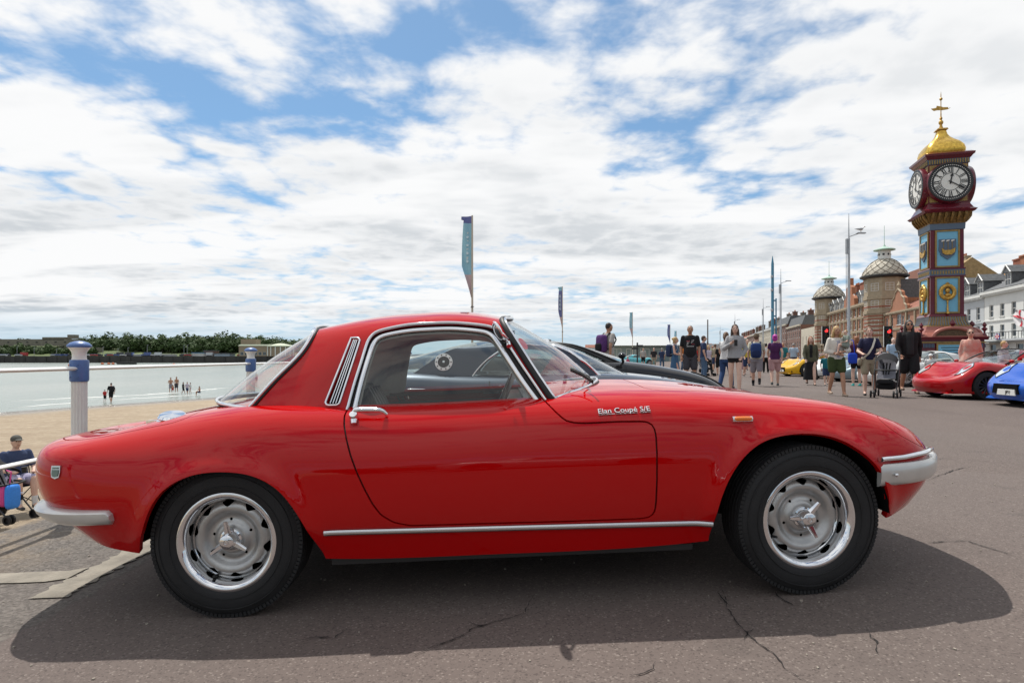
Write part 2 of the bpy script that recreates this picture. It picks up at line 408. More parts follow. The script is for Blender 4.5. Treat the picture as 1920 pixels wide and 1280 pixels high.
def panel(surf, outer, holes, step, name, material, parent, lip=0.0, lip_dir=None, both=True, lip_of=None, normal_off=0.0, only=None, solid=0.0):
    """triangulate the region inside `outer` and outside `holes` (u,s outlines) and lay it on the surface.
    lip: depth of the turned-in edge along every hole / outline listed in lip_of"""
    outer = np.array(outer); lo, hi = outer.min(0), outer.max(0)
    gx = np.arange(lo[0], hi[0]+step, step); gy = np.arange(lo[1], hi[1]+step, step)
    g = np.stack(np.meshgrid(gx, gy, indexing='ij'), -1).reshape(-1, 2)
    keep = inside(outer, g) & (dist_poly(outer, g) > step*0.45)
    for h in holes:
        h = np.array(h); keep &= ~inside(h, g); keep &= dist_poly(h, g) > step*0.45
    pts = [Vector(p) for p in outer]; edges = [(i, (i+1) % len(outer)) for i in range(len(outer))]
    for h in holes:
        o = len(pts); pts += [Vector(p) for p in h]; edges += [(o+i, o+(i+1) % len(h)) for i in range(len(h))]
    pts += [Vector(p) for p in g[keep]]
    vo, eo, fo, ov, oe, of_ = delaunay_2d_cdt(pts, edges, [], 0, 1e-5)
    V = np.array([(v.x, v.y) for v in vo]); F = np.array([f for f in fo if len(f) == 3])
    c = V[F].mean(1); ok = inside(outer, c)
    for h in holes: ok &= ~inside(h, c)
    F = F[ok]; used = np.unique(F); rm = -np.ones(len(V), int); rm[used] = np.arange(len(used)); V = V[used]; F = rm[F]
    P = surf.P(V); N = surf.N(V)
    if normal_off: P = P+N*normal_off
    # orient
    a, b, cc = P[F[:, 0]], P[F[:, 1]], P[F[:, 2]]
    if (np.einsum('ij,ij->i', np.cross(b-a, cc-a), N[F[:, 0]])).sum() < 0: F = F[:, ::-1]
    # boundary loops for lips
    ec = {}
    for f in F:
        for k in range(3):
            e = (int(f[k]), int(f[(k+1) % 3])); ec[e] = 1
    bnd = [e for e in ec if (e[1], e[0]) not in ec]
    verts = [P]; norms = [N]; faces = [F]; base = len(P)
    if lip and bnd:
        lo_ = lip_of if lip_of is not None else holes
        bv = sorted({i for e in bnd for i in e}); q = V[bv]
        d = np.full(len(bv), 1e9)
        for h in lo_: d = np.minimum(d, dist_poly(h, q))
        sel = {i for i, dd in zip(bv, d) if dd < 0.004}
        lipv = {}; L = []; LN = []; extra = []
        dirs = np.array(lip_dir) if lip_dir is not None else None
        for i in sorted(sel):
            dr = -N[i] if dirs is None else dirs
            lipv[i] = (base+len(L), base+len(L)+1)
            L += [P[i], P[i]+dr*lip]; LN += [N[i], N[i]]
        for a_, b_ in bnd:
            if a_ in sel and b_ in sel:
                extra.append((lipv[a_][0], lipv[a_][1], lipv[b_][1])); extra.append((lipv[a_][0], lipv[b_][1], lipv[b_][0]))
        if L:
            L = np.array(L); verts.append(L)
            E = np.array(extra) if extra else np.zeros((0, 3), int)
            LNn = np.zeros_like(L)
            al = np.concatenate([P, L])
            for f in E:
                nn = np.cross(al[f[1]]-al[f[0]], al[f[2]]-al[f[0]])
                for i in f: LNn[i-base] += nn
            l = np.linalg.norm(LNn, axis=1, keepdims=True); LNn = np.where(l > 1e-12, LNn/np.maximum(l, 1e-12), 0)
            norms.append(LNn); faces.append(E)
    P = np.concatenate(verts); N = np.concatenate(norms); F = np.concatenate(faces)
    outs = []
    sides = [1, -1] if both else [1]
    def mk(PP, NN, FF):
        me = bpy.data.meshes.new(name); me.from_pydata(PP.tolist(), [], FF.tolist()); me.materials.append(material)
        me.polygons.foreach_set('use_smooth', [True]*len(me.polygons))
        me.normals_split_custom_set_from_vertices(NN.tolist()); me.update()
        return link(name, me, parent)
    if both == 'join':
        m = np.array([1, -1, 1.0])
        return [mk(np.concatenate([P, P*m]), np.concatenate([N, N*m]), np.concatenate([F, F[:, ::-1]+len(P)]))]
    for sd in sides:
        m = np.array([1, sd, 1.0])
        outs.append(mk(P*m, N*m, F if sd > 0 else F[:, ::-1]))
    return outs

PAINT = mat('red_paint', (0.47, 0.0012, 0.0020), 0.42, 0.0, 1.0, 0.0, coat_rough=0.012)
PAINT.node_tree.nodes['Principled BSDF'].inputs['Coat IOR'].default_value = 1.42
CHROME = mat('chrome', (0.82, 0.83, 0.85), 0.07, 1.0, rvar=0.03, vscale=12)
CHROME_D = mat('chrome_dull', (0.60, 0.60, 0.61), 0.22, 1.0)
SILVER = mat('silver_paint', (0.62, 0.62, 0.60), 0.32, 0.45, 0.6, coat_rough=0.08, var=0.05, vscale=20)
RUBBER = mat('black_rubber', (0.012, 0.012, 0.012), 0.55)
TYRE = mat('tyre_rubber', (0.011, 0.011, 0.012), 0.72, var=0.3, vscale=9, bump=0.15, bscale=160)
DARK = mat('dark_cavity', (0.006, 0.006, 0.006), 0.9, spec=0.1)
GLASS = glass('car_glass', (0.90, 0.94, 0.92))
TRIM_G = mat('grey_headlining', (0.42, 0.41, 0.375), 0.85, var=0.05, vscale=60)
VINYL = mat('black_vinyl', (0.02, 0.02, 0.021), 0.42, bump=0.1, bscale=220)
AMBER = mat('amber_lens', (0.85, 0.20, 0.01), 0.15, coat=1.0)
GLASS_G = glass('far_glass', (0.75, 0.80, 0.80))

def lower_net():
    S = []
    def st(pts): S.append(pts)
    st([(-1.80, 0, .33), (-1.885, 0, .42), (-1.925, 0, .52), (-1.925, 0, .615), (-1.897, 0, .668), (-1.80, 0, .676), (-1.75, 0, .684)])
    st([(-1.785, -.27, .33), (-1.87, -.285, .42), (-1.912, -.295, .52), (-1.910, -.292, .614), (-1.880, -.28, .666), (-1.77, -.16, .679), (-1.70, 0, .692)])
    st([(-1.745, -.45, .325), (-1.825, -.475, .41), (-1.868, -.49, .51), (-1.868, -.488, .61), (-1.836, -.468, .664), (-1.70, -.27, .687), (-1.62, 0, .706)])
    st([(-1.62, -.58, .305), (-1.70, -.612, .40), (-1.745, -.632, .50), (-1.752, -.630, .605), (-1.715, -.592, .662), (-1.58, -.35, .702), (-1.50, 0, .727)])
    def sec(x, ys, zs, xd=0): S.append([(x+(xd if k >= 5 else 0), -y, z) for k, (y, z) in enumerate(zip(ys, zs))])
    sec(-1.40, (.645, .686, .699, .677, .608, .39, 0), (.265, .37, .49, .608, .692, .743, .755))
    sec(-1.05, (.655, .699, .711, .692, .628, .41, 0), (.24, .36, .50, .633, .733, .785, .80))
    sec(-0.60, (.655, .696, .709, .690, .636, .45, 0), (.21, .345, .50, .632, .724, .782, .80))
    sec(-0.10, (.655, .693, .706, .687, .633, .45, 0), (.205, .34, .50, .632, .724, .782, .80))
    sec(0.45, (.655, .691, .703, .685, .628, .41, 0), (.207, .34, .495, .63, .73, .789, .808))
    sec(1.00, (.650, .688, .699, .682, .618, .38, 0), (.24, .35, .48, .605, .702, .747, .752))
    sec(1.32, (.636, .660, .670, .655, .590, .36, 0), (.262, .36, .465, .565, .662, .690, .676))
    st([(1.478, -.575, .275), (1.555, -.592, .375), (1.562, -.605, .455), (1.562, -.598, .528), (1.512, -.550, .612), (1.45, -.34, .640), (1.44, 0, .615)])
    st([(1.622, -.455, .295), (1.678, -.462, .385), (1.682, -.468, .455), (1.676, -.462, .512), (1.622, -.430, .580), (1.57, -.25, .600), (1.58, 0, .580)])
    st([(1.68, -.24, .31), (1.738, -.255, .395), (1.762, -.26, .455), (1.753, -.255, .50), (1.695, -.235, .538), (1.675, -.13, .555), (1.685, 0, .553)])
    st([(1.70, 0, .315), (1.76, 0, .395), (1.785, 0, .455), (1.775, 0, .50), (1.735, 0, .528), (1.722, 0, .540), (1.715, 0, .545)])
    return S
def chord(net, j, axis):
    net = np.array(net); p = net[:, j] if axis == 0 else net[j]
    return np.r_[0, np.cumsum(np.linalg.norm(np.diff(p, axis=0), axis=1))]
LN_ = lower_net()
BODY = Surf(LN_, chord(LN_, 2, 0), chord(LN_, 7, 1), True, True, True)
GN_ = [
 [(-1.03, -.505, .765), (-.927, -.468, .885), (-.845, -.430, .975), (-.812, -.378, 1.050), (-.83, -.26, 1.085), (-.85, -.12, 1.098), (-.855, 0, 1.102)],
 [(-.80, -.560, .750), (-.73, -.520, .87), (-.675, -.480, .975), (-.635, -.425, 1.063), (-.63, -.29, 1.115), (-.63, -.14, 1.133), (-.63, 0, 1.138)],
 [(-.50, -.578, .750), (-.47, -.543, .87), (-.44, -.507, .985), (-.42, -.455, 1.073), (-.42, -.30, 1.130), (-.42, -.15, 1.147), (-.42, 0, 1.152)],
 [(-.15, -.580, .750), (-.17, -.547, .87), (-.18, -.512, .985), (-.19, -.458, 1.076), (-.20, -.30, 1.130), (-.20, -.15, 1.146), (-.20, 0, 1.150)],
 [(.07, -.572, .752), (.0, -.537, .87), (-.055, -.500, .985), (-.085, -.447, 1.072), (-.09, -.29, 1.115), (-.085, -.14, 1.130), (-.08, 0, 1.134)],
 [(.158, -.555, .757), (.088, -.520, .87), (.022, -.480, .985), (-.022, -.427, 1.067), (-.010, -.27, 1.098), (.005, -.13, 1.108), (.01, 0, 1.111)]]
CABIN = Surf(GN_, chord(GN_, 2, 0), chord(GN_, 3, 1), False, False, True)

def sign_of(s, q, outward):
    n = s.rawn(np.array([q]))[0]; return 1.0 if (n*np.array(outward)).sum() > 0 else -1.0
BODY.sign = sign_of(BODY, (BODY.ut[9], 0.3), (0, -1, 0)); CABIN.sign = sign_of(CABIN, (CABIN.ut[2], 0.1), (0, -1, 0))
BODY.prep(slim=BODY.s1*0.75); CABIN.prep()

ARCH_F = [(1328, 1040), (1328, 1014), (1336, 977), (1353, 922), (1377, 875), (1408, 841), (1443, 823), (1490, 815), (1537, 817), (1576, 828), (1611, 848), (1637, 871), (1653, 899), (1660, 930), (1660, 953), (1657, 985)]
ARCH_R = [(262, 1045), (264, 1027), (271, 994), (283, 958), (303, 926), (331, 904), (370, 889), (417, 884), (464, 888), (504, 903), (535, 928), (562, 964), (586, 1003), (606, 1036), (616, 1060)]
DOOR = [(652, 767), (646, 778), (645, 795), (649, 822), (657, 853), (669, 886), (683, 916), (698, 944), (714, 965), (738, 979), (768, 985), (850, 983), (950, 980), (1050, 977.5), (1150, 974), (1200, 972), (1218, 969), (1227, 961), (1230, 945), (1232, 900), (1232, 850), (1230, 815), (1226, 800), (1219, 792.5), (1205, 789.5), (1160, 790), (1100, 793), (1078, 792.5), (1060, 788), (1044, 774), (1030, 760), (1019, 749)]
HOLE_TOP = None

def build_hero():
    root = thing('red_coupe', 'glossy red vintage two-seat coupe with silver bumpers, parked broadside in the foreground', 'car')
    root.matrix_world = CAR_M
    qaf = BODY.trace(smooth_poly(ARCH_F, 8)); qar = BODY.trace(smooth_poly(ARCH_R, 8))
    for q in (qaf, qar):                      # run both ends out through the lower edge
        q[0, 1] = q[-1, 1] = -0.05
    af3 = BODY.raw(qaf)[:, [0, 2]]; ar3 = BODY.raw(qar)[:, [0, 2]]
    def disp(p):
        xz = p[:, [0, 2]]; side = np.clip((np.abs(p[:, 1])-0.42)/0.12, 0, 1)
        d = 0.0
        for a in (af3, ar3):
            dd = dist_poly(a[::2], xz, closed=False)
            d = d+0.017*np.exp(-(dd/0.040)**2)
        return d*side*np.clip((p[:, 2]-0.24)/0.1, 0, 1)
    BODY.disp = disp
    door_px = resample(DOOR, 6)
    q_door = BODY.trace(door_px)
    # close the door outline along the cabin foot line, hidden inside the cabin
    def poly_off(px): return offset_poly(px, px_off)
    # outlines on the body ------------------------------------------------
    top_s = BODY.st[np.argmin(abs(BODY.st-BODY.s0))]
    # cabin foot: hole in the body under the cabin, just inside the cabin skin
    foot = CABIN.raw(np.stack([np.linspace(CABIN.u0+0.05, CABIN.u1-0.02, 40), np.full(40, CABIN.s0+0.012)], 1))
    fq = np.stack(np.meshgrid(np.linspace(BODY.ut[5], BODY.ut[13], 160), np.linspace(0.45, BODY.s1, 90), indexing='ij'), -1).reshape(-1, 2)
    fp = BODY.raw(fq)[:, :2]
    def near_uv(xy): return np.array([fq[np.argmin(((fp-p)**2).sum(1))] for p in xy])
    inner = foot[:, :2].copy(); inner[:, 1] += 0.028
    def uv_xy(xy):
        out = []
        for p in xy:
            i = np.argmin(((fp-p)**2).sum(1)); q = fq[i].copy()
            for _ in range(5):
                e = 1e-3; Q = np.array([q, q+[e, 0], q+[0, e]]); r = BODY.raw(Q)[:, :2]
                J = np.stack([(r[1]-r[0])/e, (r[2]-r[0])/e], 1); q = q+np.clip(np.linalg.solve(J, p-r[0]), -.02, .02)
            out.append(q)
        return np.array(out)
    hole = uv_xy(inner)
    e = 1e-4
    cab_hole = np.concatenate([[[hole[0, 0], BODY.s1+0.01]], hole, [[hole[-1, 0]+0.02, BODY.s1+0.01]]])
    cab_hole = resample(cab_hole, 0.03, True)
    # door region: traced part + a top edge just inside the cabin foot
    topi = uv_xy(np.stack([np.linspace(BODY.raw(q_door[-1:])[0, 0], BODY.raw(q_door[:1])[0, 0], 22), np.full(22, -.535)], 1))
    door_poly = np.concatenate([q_door, topi[1:-1]])
    door_poly = resample(door_poly, 0.016, True)
    door_out = offset_poly(door_poly, 0.0032); door_in = offset_poly(door_poly, -0.0032)
    # front pod (flip-up lamp) outline
    POD = [(1637, 771), (1650, 787), (1668, 802), (1692, 818), (1716, 831), (1729, 838)]
    qp = BODY.trace(smooth_poly(POD, 6))
    i0, i1 = qp[0], qp[-1]
    pod = np.concatenate([qp, np.array([[i1[0]+0.03, i1[1]+0.03], [i1[0]+0.035, i1[1]+0.14], [i0[0]+0.07, i0[1]+0.22], [i0[0], i0[1]+0.20]])])
    pod = resample(pod, 0.014, True); pod_o = offset_poly(pod, 0.0018); pod_i = offset_poly(pod, -0.0018)
    U0, U1, S0, S1 = BODY.u0, BODY.u1, BODY.s0, BODY.s1
    us = np.linspace(U0, U1, 220); ss = np.linspace(S0, S1, 56)
    outer = np.concatenate([np.stack([us, np.full(220, S0)], 1), np.stack([np.full(54, U1), ss[1:-1]], 1), np.stack([us[::-1], np.full(220, S1)], 1), np.stack([np.full(54, U0), ss[1:-1][::-1]], 1)])
    # boot lid and bonnet shut lines
    def rect(u0, u1, s0, r=0.06):
        pts = [(u0, S1+.02), (u0, s0+r), (u0+r*.3, s0+r*.3), (u0+r, s0), (u1-r, s0), (u1-r*.3, s0+r*.3), (u1, s0+r), (u1, S1+.02)]
        return resample(np.array(pts), 0.016, True)
    boot = rect(BODY.ut[2+1]+.06, BODY.ut[2+4]+.16, BODY.st[4]+0.045)
    bon = rect(BODY.ut[2+8]+.10, BODY.ut[2+12]-.02, BODY.st[4]+0.125)
    arches = [resample(qaf, 0.014), resample(qar, 0.014)]
    holes = [arches[0], arches[1], door_out, pod_o, cab_hole, offset_poly(boot, .0022), offset_poly(bon, .0022)]
    # body shell: lips on door, boot, bonnet, lamp edges go inwards; arch lips go across
    body = panel(BODY, outer, holes, 0.021, 'body', PAINT, root, lip=0.022, both='join', lip_of=[door_out, pod_o, holes[5], holes[6], arches[0], arches[1]])[0]
    for nm, poly in (('door', door_in),):
        ds = panel(BODY, poly, [], 0.021, nm, PAINT, root, lip=0.02, lip_of=[poly])
    panel(BODY, pod_i, [], 0.02, 'headlight_cover', PAINT, root, lip=0.02, lip_of=[pod_i])
    for nm, poly in (('boot_lid', boot), ('bonnet', bon)):
        pi = offset_poly(poly, -.0022); pi[:, 1] = np.minimum(pi[:, 1], S1)
        panel(BODY, pi, [], 0.025, nm, PAINT, root, lip=0.015, lip_of=[pi], both='join')
    # dark layer behind the gaps
    lin = MB()
    def strip_behind(poly, depth, w):
        a = offset_poly(poly, w); b = offset_poly(poly, -w)
        Pa = BODY.P(a)-BODY.N(a)*depth; Pb = BODY.P(b)-BODY.N(b)*depth; n = len(a)
        for sgn in (1, -1):
            m = np.array([1, sgn, 1]); lin.add(np.concatenate([Pa*m, Pb*m]).tolist(), [(i, (i+1) % n, n+(i+1) % n, n+i) for i in range(n)])
    strip_behind(door_poly, .016, .02); strip_behind(pod, .014, .02)
    for p in (boot, bon):
        p2 = p.copy(); p2[:, 1] = np.minimum(p2[:, 1], S1); strip_behind(p2, .012, .018)
    lin.build('gap_seal', RUBBER, root)
    # wheel wells and floor
    wells = MB()
    for x0 in (-1.067, 1.067):
        for sd in (-1, 1):
            pr = []
            for k in range(19):
                a = PI*k/18; pr.append((x0+.330*math.cos(a), .295+.315*math.sin(a)))
            rows = [[(x, sd*.66, z) for x, z in pr], [(x, sd*.36, z) for x, z in pr]]
            wells = MB(); wells.grid(rows)
            wells.add([(x, sd*.36, z) for x, z in pr], [tuple(range(len(pr)))])
            wells.build('wheel_well', DARK, root, smooth=40)
    fl = MB()
    fl.box((-.0, 0, .205), (1.36, 1.16, .05)); fl.box((1.35, 0, .30), (.30, .9, .06)); fl.box((-1.42, 0, .34), (.4, .9, .06))
    fl.box((-1.067, 0, .33), (.75, .70, .2)); fl.box((1.067, 0, .33), (.75, .66, .2))
    fl.build('floor_pan', mat('underseal', (0.012, 0.012, 0.012), 0.8), root)
    for sd in (-1, 1):
        cv = MB(); cv.box((-.02, sd*.60, .192), (1.36, .05, .022)); cv.build('sill_flange', mat('grey_sill', (0.02, 0.02, 0.021), 0.5), root)
    # sill trim strip
    q = BODY.trace(resample([(608, 997), (1334, 978)], 14)); P = BODY.P(q); Nn = BODY.N(q)
    for sd in (1, -1):
        m = np.array([1, sd, 1]); t = MB(); t.tube((P+Nn*.006)*m, 0, 10, flat=(.0105, .007), up=(0, 0, 1)); t.build('sill_trim', CHROME_D, root, smooth=60)

    # ------------------------------------------------------ cabin
    DRIP = [(652, 766), (663, 725), (675, 687), (685, 655), (692, 637), (703, 625), (723, 618), (765, 610), (807, 607), (848, 606), (890, 609), (917, 613), (931, 619), (940, 629), (952, 645), (973, 677), (994, 708), (1021, 748)]
    FRM = [(663, 766), (672.5, 725), (683, 687), (693, 655), (700, 639), (709, 630), (726, 624), (766, 617), (807, 614), (848, 613), (888, 616), (912, 620), (924, 627), (933, 638), (945, 657), (964, 687), (984, 717), (1010, 752)]
    GLS = [(671, 765), (678, 734), (686, 703), (694, 668), (701, 647), (709, 636), (724, 630.5), (766, 624.5), (827, 621), (880, 624), (908, 629), (922, 637), (935, 653), (958, 687), (1004, 752)]
    qd = CABIN.trace(smooth_poly(DRIP, 6)); qf = CABIN.trace(smooth_poly(FRM, 6)); qg = CABIN.trace(smooth_poly(GLS, 6))
    for q in (qd, qf, qg): q[0, 1] = q[-1, 1] = CABIN.s0-0.005
    win = resample(qd, 0.012)
    win = np.concatenate([win, [[win[-1, 0], CABIN.s0-.03], [win[0, 0], CABIN.s0-.03]]])
    VENT = [(659, 634), (673, 633.5), (675.5, 638), (636.5, 756.5), (633, 759.5), (613.5, 760), (610.5, 755)]
    VI = [(661, 637), (671.5, 636.5), (673, 639), (635, 754.5), (632, 757), (615, 757), (613.5, 753.5)]
    qv = CABIN.trace(resample(VI, 5, True))
    us = np.linspace(CABIN.u0, CABIN.u1, 90); ss = np.linspace(CABIN.s0, CABIN.s1, 70)
    outer = np.concatenate([np.stack([us, np.full(90, CABIN.s0)], 1), np.stack([np.full(68, CABIN.u1), ss[1:-1]], 1), np.stack([us[::-1], np.full(90, CABIN.s1)], 1), np.stack([np.full(68, CABIN.u0), ss[1:-1][::-1]], 1)])
    panel(CABIN, outer, [win, qv], 0.02, 'roof', PAINT, root, lip=0.03, both='join', lip_of=[win, qv])
    # inner lining
    fr = resample(qf, 0.014); wl = np.concatenate([fr, [[fr[-1, 0], CABIN.s0-.03], [fr[0, 0], CABIN.s0-.03]]])
    panel(CABIN, outer, [offset_poly(wl, -0.013)], 0.035, 'headlining', TRIM_G, root, both='join', normal_off=-0.028)
    def ribbon(q, a, b, off, name, m, seg=10, both=True):
        P = CABIN.P(q); N = CABIN.N(q)
        for sd in ((1, -1) if both else (1,)):
            k = np.array([1, sd, 1]); t = MB(); t.tube((P+N*off)*k, 0, seg, flat=(a, b), up=[tuple(n) for n in N*k]); t.build(name, m, root, smooth=70)
    rs = lambda q: np.stack([smooth_poly(q, .014)[:, 0], smooth_poly(q, .014)[:, 1]], 1)
    ribbon(resample(qd, .014), .007, .0055, .003, 'drip_rail', CHROME)
    ribbon(resample((qd+0)*1.0, .014)*.5+resample(qd, .014)*.5, .004, .016, -.014, 'door_seal', RUBBER)
    ribbon(resample(qf, .014), .008, .0105, -.010, 'window_frame', CHROME)
    gq = resample(qg, .014); gl = np.concatenate([gq, [[gq[-1, 0], CABIN.s0-.01], [gq[0, 0], CABIN.s0-.01]]])
    gl = offset_poly(gl, .008)
    panel(CABIN, gl, [], 0.05, 'side_window', GLASS, root, normal_off=-.013)
    # black backing between drip rail and frame
    # vent grille
    qo = CABIN.trace(resample(VENT, 5, True)); P = CABIN.P(qo); N = CABIN.N(qo)
    for sd in (1, -1):
        k = np.array([1, sd, 1]); g = MB()
        g.tube((P+N*.003)*k, .0042, 8, closed=True); fr_ = g.build('vent_frame', CHROME, root, smooth=70)
        bk = MB(); Pq = CABIN.P(qv); Nq = CABIN.N(qv); bk.add(((Pq-Nq*.02)*k).tolist(), [tuple(range(len(Pq)))]); bk.build('vent_backing', DARK, root)
        for j in range(1, 4):
            f = j/4; a = (np.array((660.5, 636.8))*(1-f)+np.array((672.8, 637))*f); b = (np.array((614, 756))*(1-f)+np.array((635, 756))*f)
            ql = CABIN.trace(resample([a, b], 14)); s_ = MB(); s_.tube((CABIN.P(ql)+CABIN.N(ql)*.001)*k, .0026, 6); s_.build('vent_bar', CHROME, root, smooth=70)
    # windscreen and rear window: ruled, bowed sheets between cabin edge and body
    def screen(uedge, base, bow, name, sgn):
        nv, ntt = 22, 16
        sv = np.linspace(0, 1, nv)
        side_s = np.linspace(CABIN.s0, CABIN.st[3]*.96, ntt)
        top_s_ = CABIN.st[3]*.96+(CABIN.s1-CABIN.st[3]*.96)*sv
        top = CABIN.P(np.stack([np.full(nv, uedge), top_s_], 1))
        left = CABIN.P(np.stack([np.full(ntt, uedge), side_s], 1))
        bq = spline_weights(np.r_[0, np.cumsum(np.linalg.norm(np.diff(base, axis=0), axis=1))], np.linspace(0, np.linalg.norm(np.diff(base, axis=0), axis=1).sum(), nv)) @ base
        G = np.zeros((ntt, nv, 3))
        for i, t in enumerate(np.linspace(0, 1, ntt)):
            lin_ = bq*(1-t)+top*t; l0 = lin_[0]
            dl = left[i]-l0; fade = (1-sv)[:, None]**2
            G[i] = lin_+dl*fade+np.array([sgn*bow*math.sin(PI*t), 0, bow*.6*math.sin(PI*t)])*(1-fade)
        Gm = np.concatenate([G, (G*np.array([1, -1, 1]))[:, ::-1][:, 1:]], 1)
        m = MB(); m.grid([[tuple(p) for p in r] for r in Gm], flip=sgn > 0); m.build(name, GLASS, root, smooth=179)
        edge = np.concatenate([Gm[:, 0], Gm[-1, 1:], Gm[::-1, -1][1:], Gm[0, ::-1][1:-1]])
        return resample(edge, .02, True), Gm
    cbx = np.array([(.172, -.557, .755), (.262, -.45, .775), (.34, -.32, .79), (.392, -.16, .800), (.41, 0, .803)])
    we, WG = screen(CABIN.u1, cbx, .018, 'windscreen', 1)
    cen = we.mean(0)
    def trim_off(e, sx, d):
        v = np.stack([np.full(len(e), sx*.5), .75*np.clip(e[:, 1]/.3, -1, 1), np.full(len(e), .55)], 1); return v/np.linalg.norm(v, axis=1, keepdims=True)*d
    def insetp(e, d): c = e-cen_; l = np.linalg.norm(c, axis=1, keepdims=True); return e-c/l*d
    t = MB(); t.tube(we, .0145, 8, closed=True); t.build('windscreen_seal', RUBBER, root, smooth=70)
    cen_ = cen; t = MB(); t.tube(insetp(we, .008)+trim_off(we, 1, .0145), .0065, 8, closed=True); t.build('windscreen_trim', CHROME, root, smooth=70)
    rbx = np.array([(-1.045, -.508, .770), (-1.16, -.43, .780), (-1.255, -.30, .787), (-1.31, -.15, .79), (-1.325, 0, .79)])
    re, RG = screen(CABIN.u0, rbx, .02, 'rear_window', -1)
    t = MB(); t.tube(re, .0095, 8, closed=True); t.build('rear_window_seal', RUBBER, root, smooth=70)
    cen_ = re.mean(0); t = MB(); t.tube(insetp(re, .002)+trim_off(re, -1, .011), .0072, 8, closed=True); t.build('rear_window_trim', CHROME, root, smooth=70)
    # small print at the foot of the rear screen is unreadable in the photo: left as short strokes
    # ------------------------------------------------------ interior
    i_ = MB(); i_.box((.06, 0, .70), (.20, 1.0, .10)); i_.box((.16, 0, .58), (.25, 1.0, .24)); i_.build('dashboard', mat('walnut', (0.10, 0.04, 0.018), 0.3, coat=.6, var=.3, vscale=9, stretch=(1, 6, 6)), root)
    i_ = MB(); i_.box((.19, 0, .752), (.28, .86, .02)); i_.build('dash_top', VINYL, root)
    i_ = MB(); i_.box((-.86, 0, .52), (.1, 1.1, .5)); i_.box((-1.0, 0, .735), (.32, 1.0, .03)); i_.build('rear_shelf', VINYL, root)
    for sd in (-1, 1):
        i_ = MB(); i_.box((-.22, sd*.570, .49), (1.05, .03, .42)); i_.build('door_card', VINYL, root)
        i_ = MB(); i_.tube([(-.66, sd*.556, .744), (.08, sd*.550, .748)], 0, 10, flat=(.012, .008), up=(0, 0, 1)); i_.build('door_sill_trim', CHROME, root, smooth=60)
        i_ = MB(); i_.box((-.29, sd*.553, .743), (.78, .04, .016)); i_.build('door_capping', VINYL, root)
        i_ = MB(); i_.box((-.10, sd*.538, .735), (.10, .012, .016)); i_.build('door_pull', CHROME, root)
        # seats
        rows = []
        for k in range(13):
            f = k/12; xx = -.62-.16*f; zz = .36+.46*f; w = .20*(1-.30*max(0, f-.6)**1.0*2.2); rows.append([(xx-.0+.05*math.cos(a)*(1+.2*math.sin(f*PI)), sd*.30+w*math.sin(a), zz+.0) for a in np.linspace(0, 2*PI, 19)])
        i_ = MB(); i_.grid(rows); i_.add([rows[-1][j] for j in range(18)], [tuple(range(18))])
        i_.build('seat_back', VINYL, root, smooth=60)
        i_ = MB(); i_.box((-.38, sd*.30, .33), (.46, .42, .16), taper=.88); i_.build('seat_cushion', VINYL, root)
        for k in range(5):
            i_ = MB(); i_.tube([(-.575-.155*f, sd*.30+(k-2)*.062, .40+.40*f) for f in np.linspace(0, 1, 8)], [.03]*6+[.026, .018], 8); i_.build('seat_pleat', VINYL, root, smooth=70)
    # steering wheel, right-hand drive (near side)
    M = Matrix.Translation((-.06, -.30, .70)) @ Matrix.Rotation(math.radians(-66), 4, 'Y')
    i_ = MB(); i_.tube([tuple(M @ Vector((.18*math.cos(a), .18*math.sin(a), 0))) for a in np.linspace(0, 2*PI, 33)[:-1]], .011, 8, closed=True); sw = i_.build('steering_wheel', mat('dark_wood_rim', (0.035, 0.012, 0.008), 0.3, coat=.5), root, smooth=70)
    for k in range(3):
        a = PI/2+k*2*PI/3; i_ = MB(); i_.tube([tuple(M @ Vector((0, 0, 0))), tuple(M @ Vector((.175*math.cos(a), .175*math.sin(a), 0)))], .007, 6); i_.build('spoke', CHROME_D, sw)
    i_ = MB(); i_.tube([tuple(M @ Vector((0, 0, 0))), tuple(M @ Vector((0, 0, -.3)))], .018, 8); i_.build('steering_column', RUBBER, root)
    # interior mirror
    i_ = MB(); i_.box((.02, 0, 1.03), (.02, .2, .05)); i_.build('interior_mirror', RUBBER, root)
    # ------------------------------------------------------ chrome and small parts on the near side (and mirrored where the car has a pair)
    def on(pxy, surf=BODY):
        q = surf.trace([pxy]); return surf.P(q)[0], surf.N(q)[0]
    # door handle
    def handle(sd):
        k = np.array([1, sd, 1])
        p0, n0 = on((664, 779)); p1, n1 = on((725, 779)); h = MB()
        pts = []
        for f in np.linspace(0, 1, 12):
            b = p0*(1-f)+p1*f; n = n0*(1-f)+n1*f
            out = .030*min(1, f/.12+.35) if f < .8 else .030*(1-((f-.8)/.2)**2*.75); pts.append((b+n*out)*k)
        h.tube(pts, [.0105, .0115, .011, .0100, .0098, .0096, .0094, .0092, .0092, .0090, .0085, .0065], 10)
        hd = h.build('door_handle', CHROME, root, smooth=60)
        e = MB(); c, n = on((664, 785))
        e.lathe([(.0165, -.004), (.0165, .020), (.014, .028), (.0001, .030)], 16, Matrix.Translation(Vector((c)*k)) @ Vector(n*k).to_track_quat('Z', 'Y').to_matrix().to_4x4())
        c2, n2 = on((664, 795)); e.tube([c*k+n*k*.01, c2*k+n2*k*.006, c2*k], [.015, .011, .006], 10)
        e.build('lock_escutcheon', CHROME, hd, smooth=50)
    for sd in (1, -1): handle(sd)
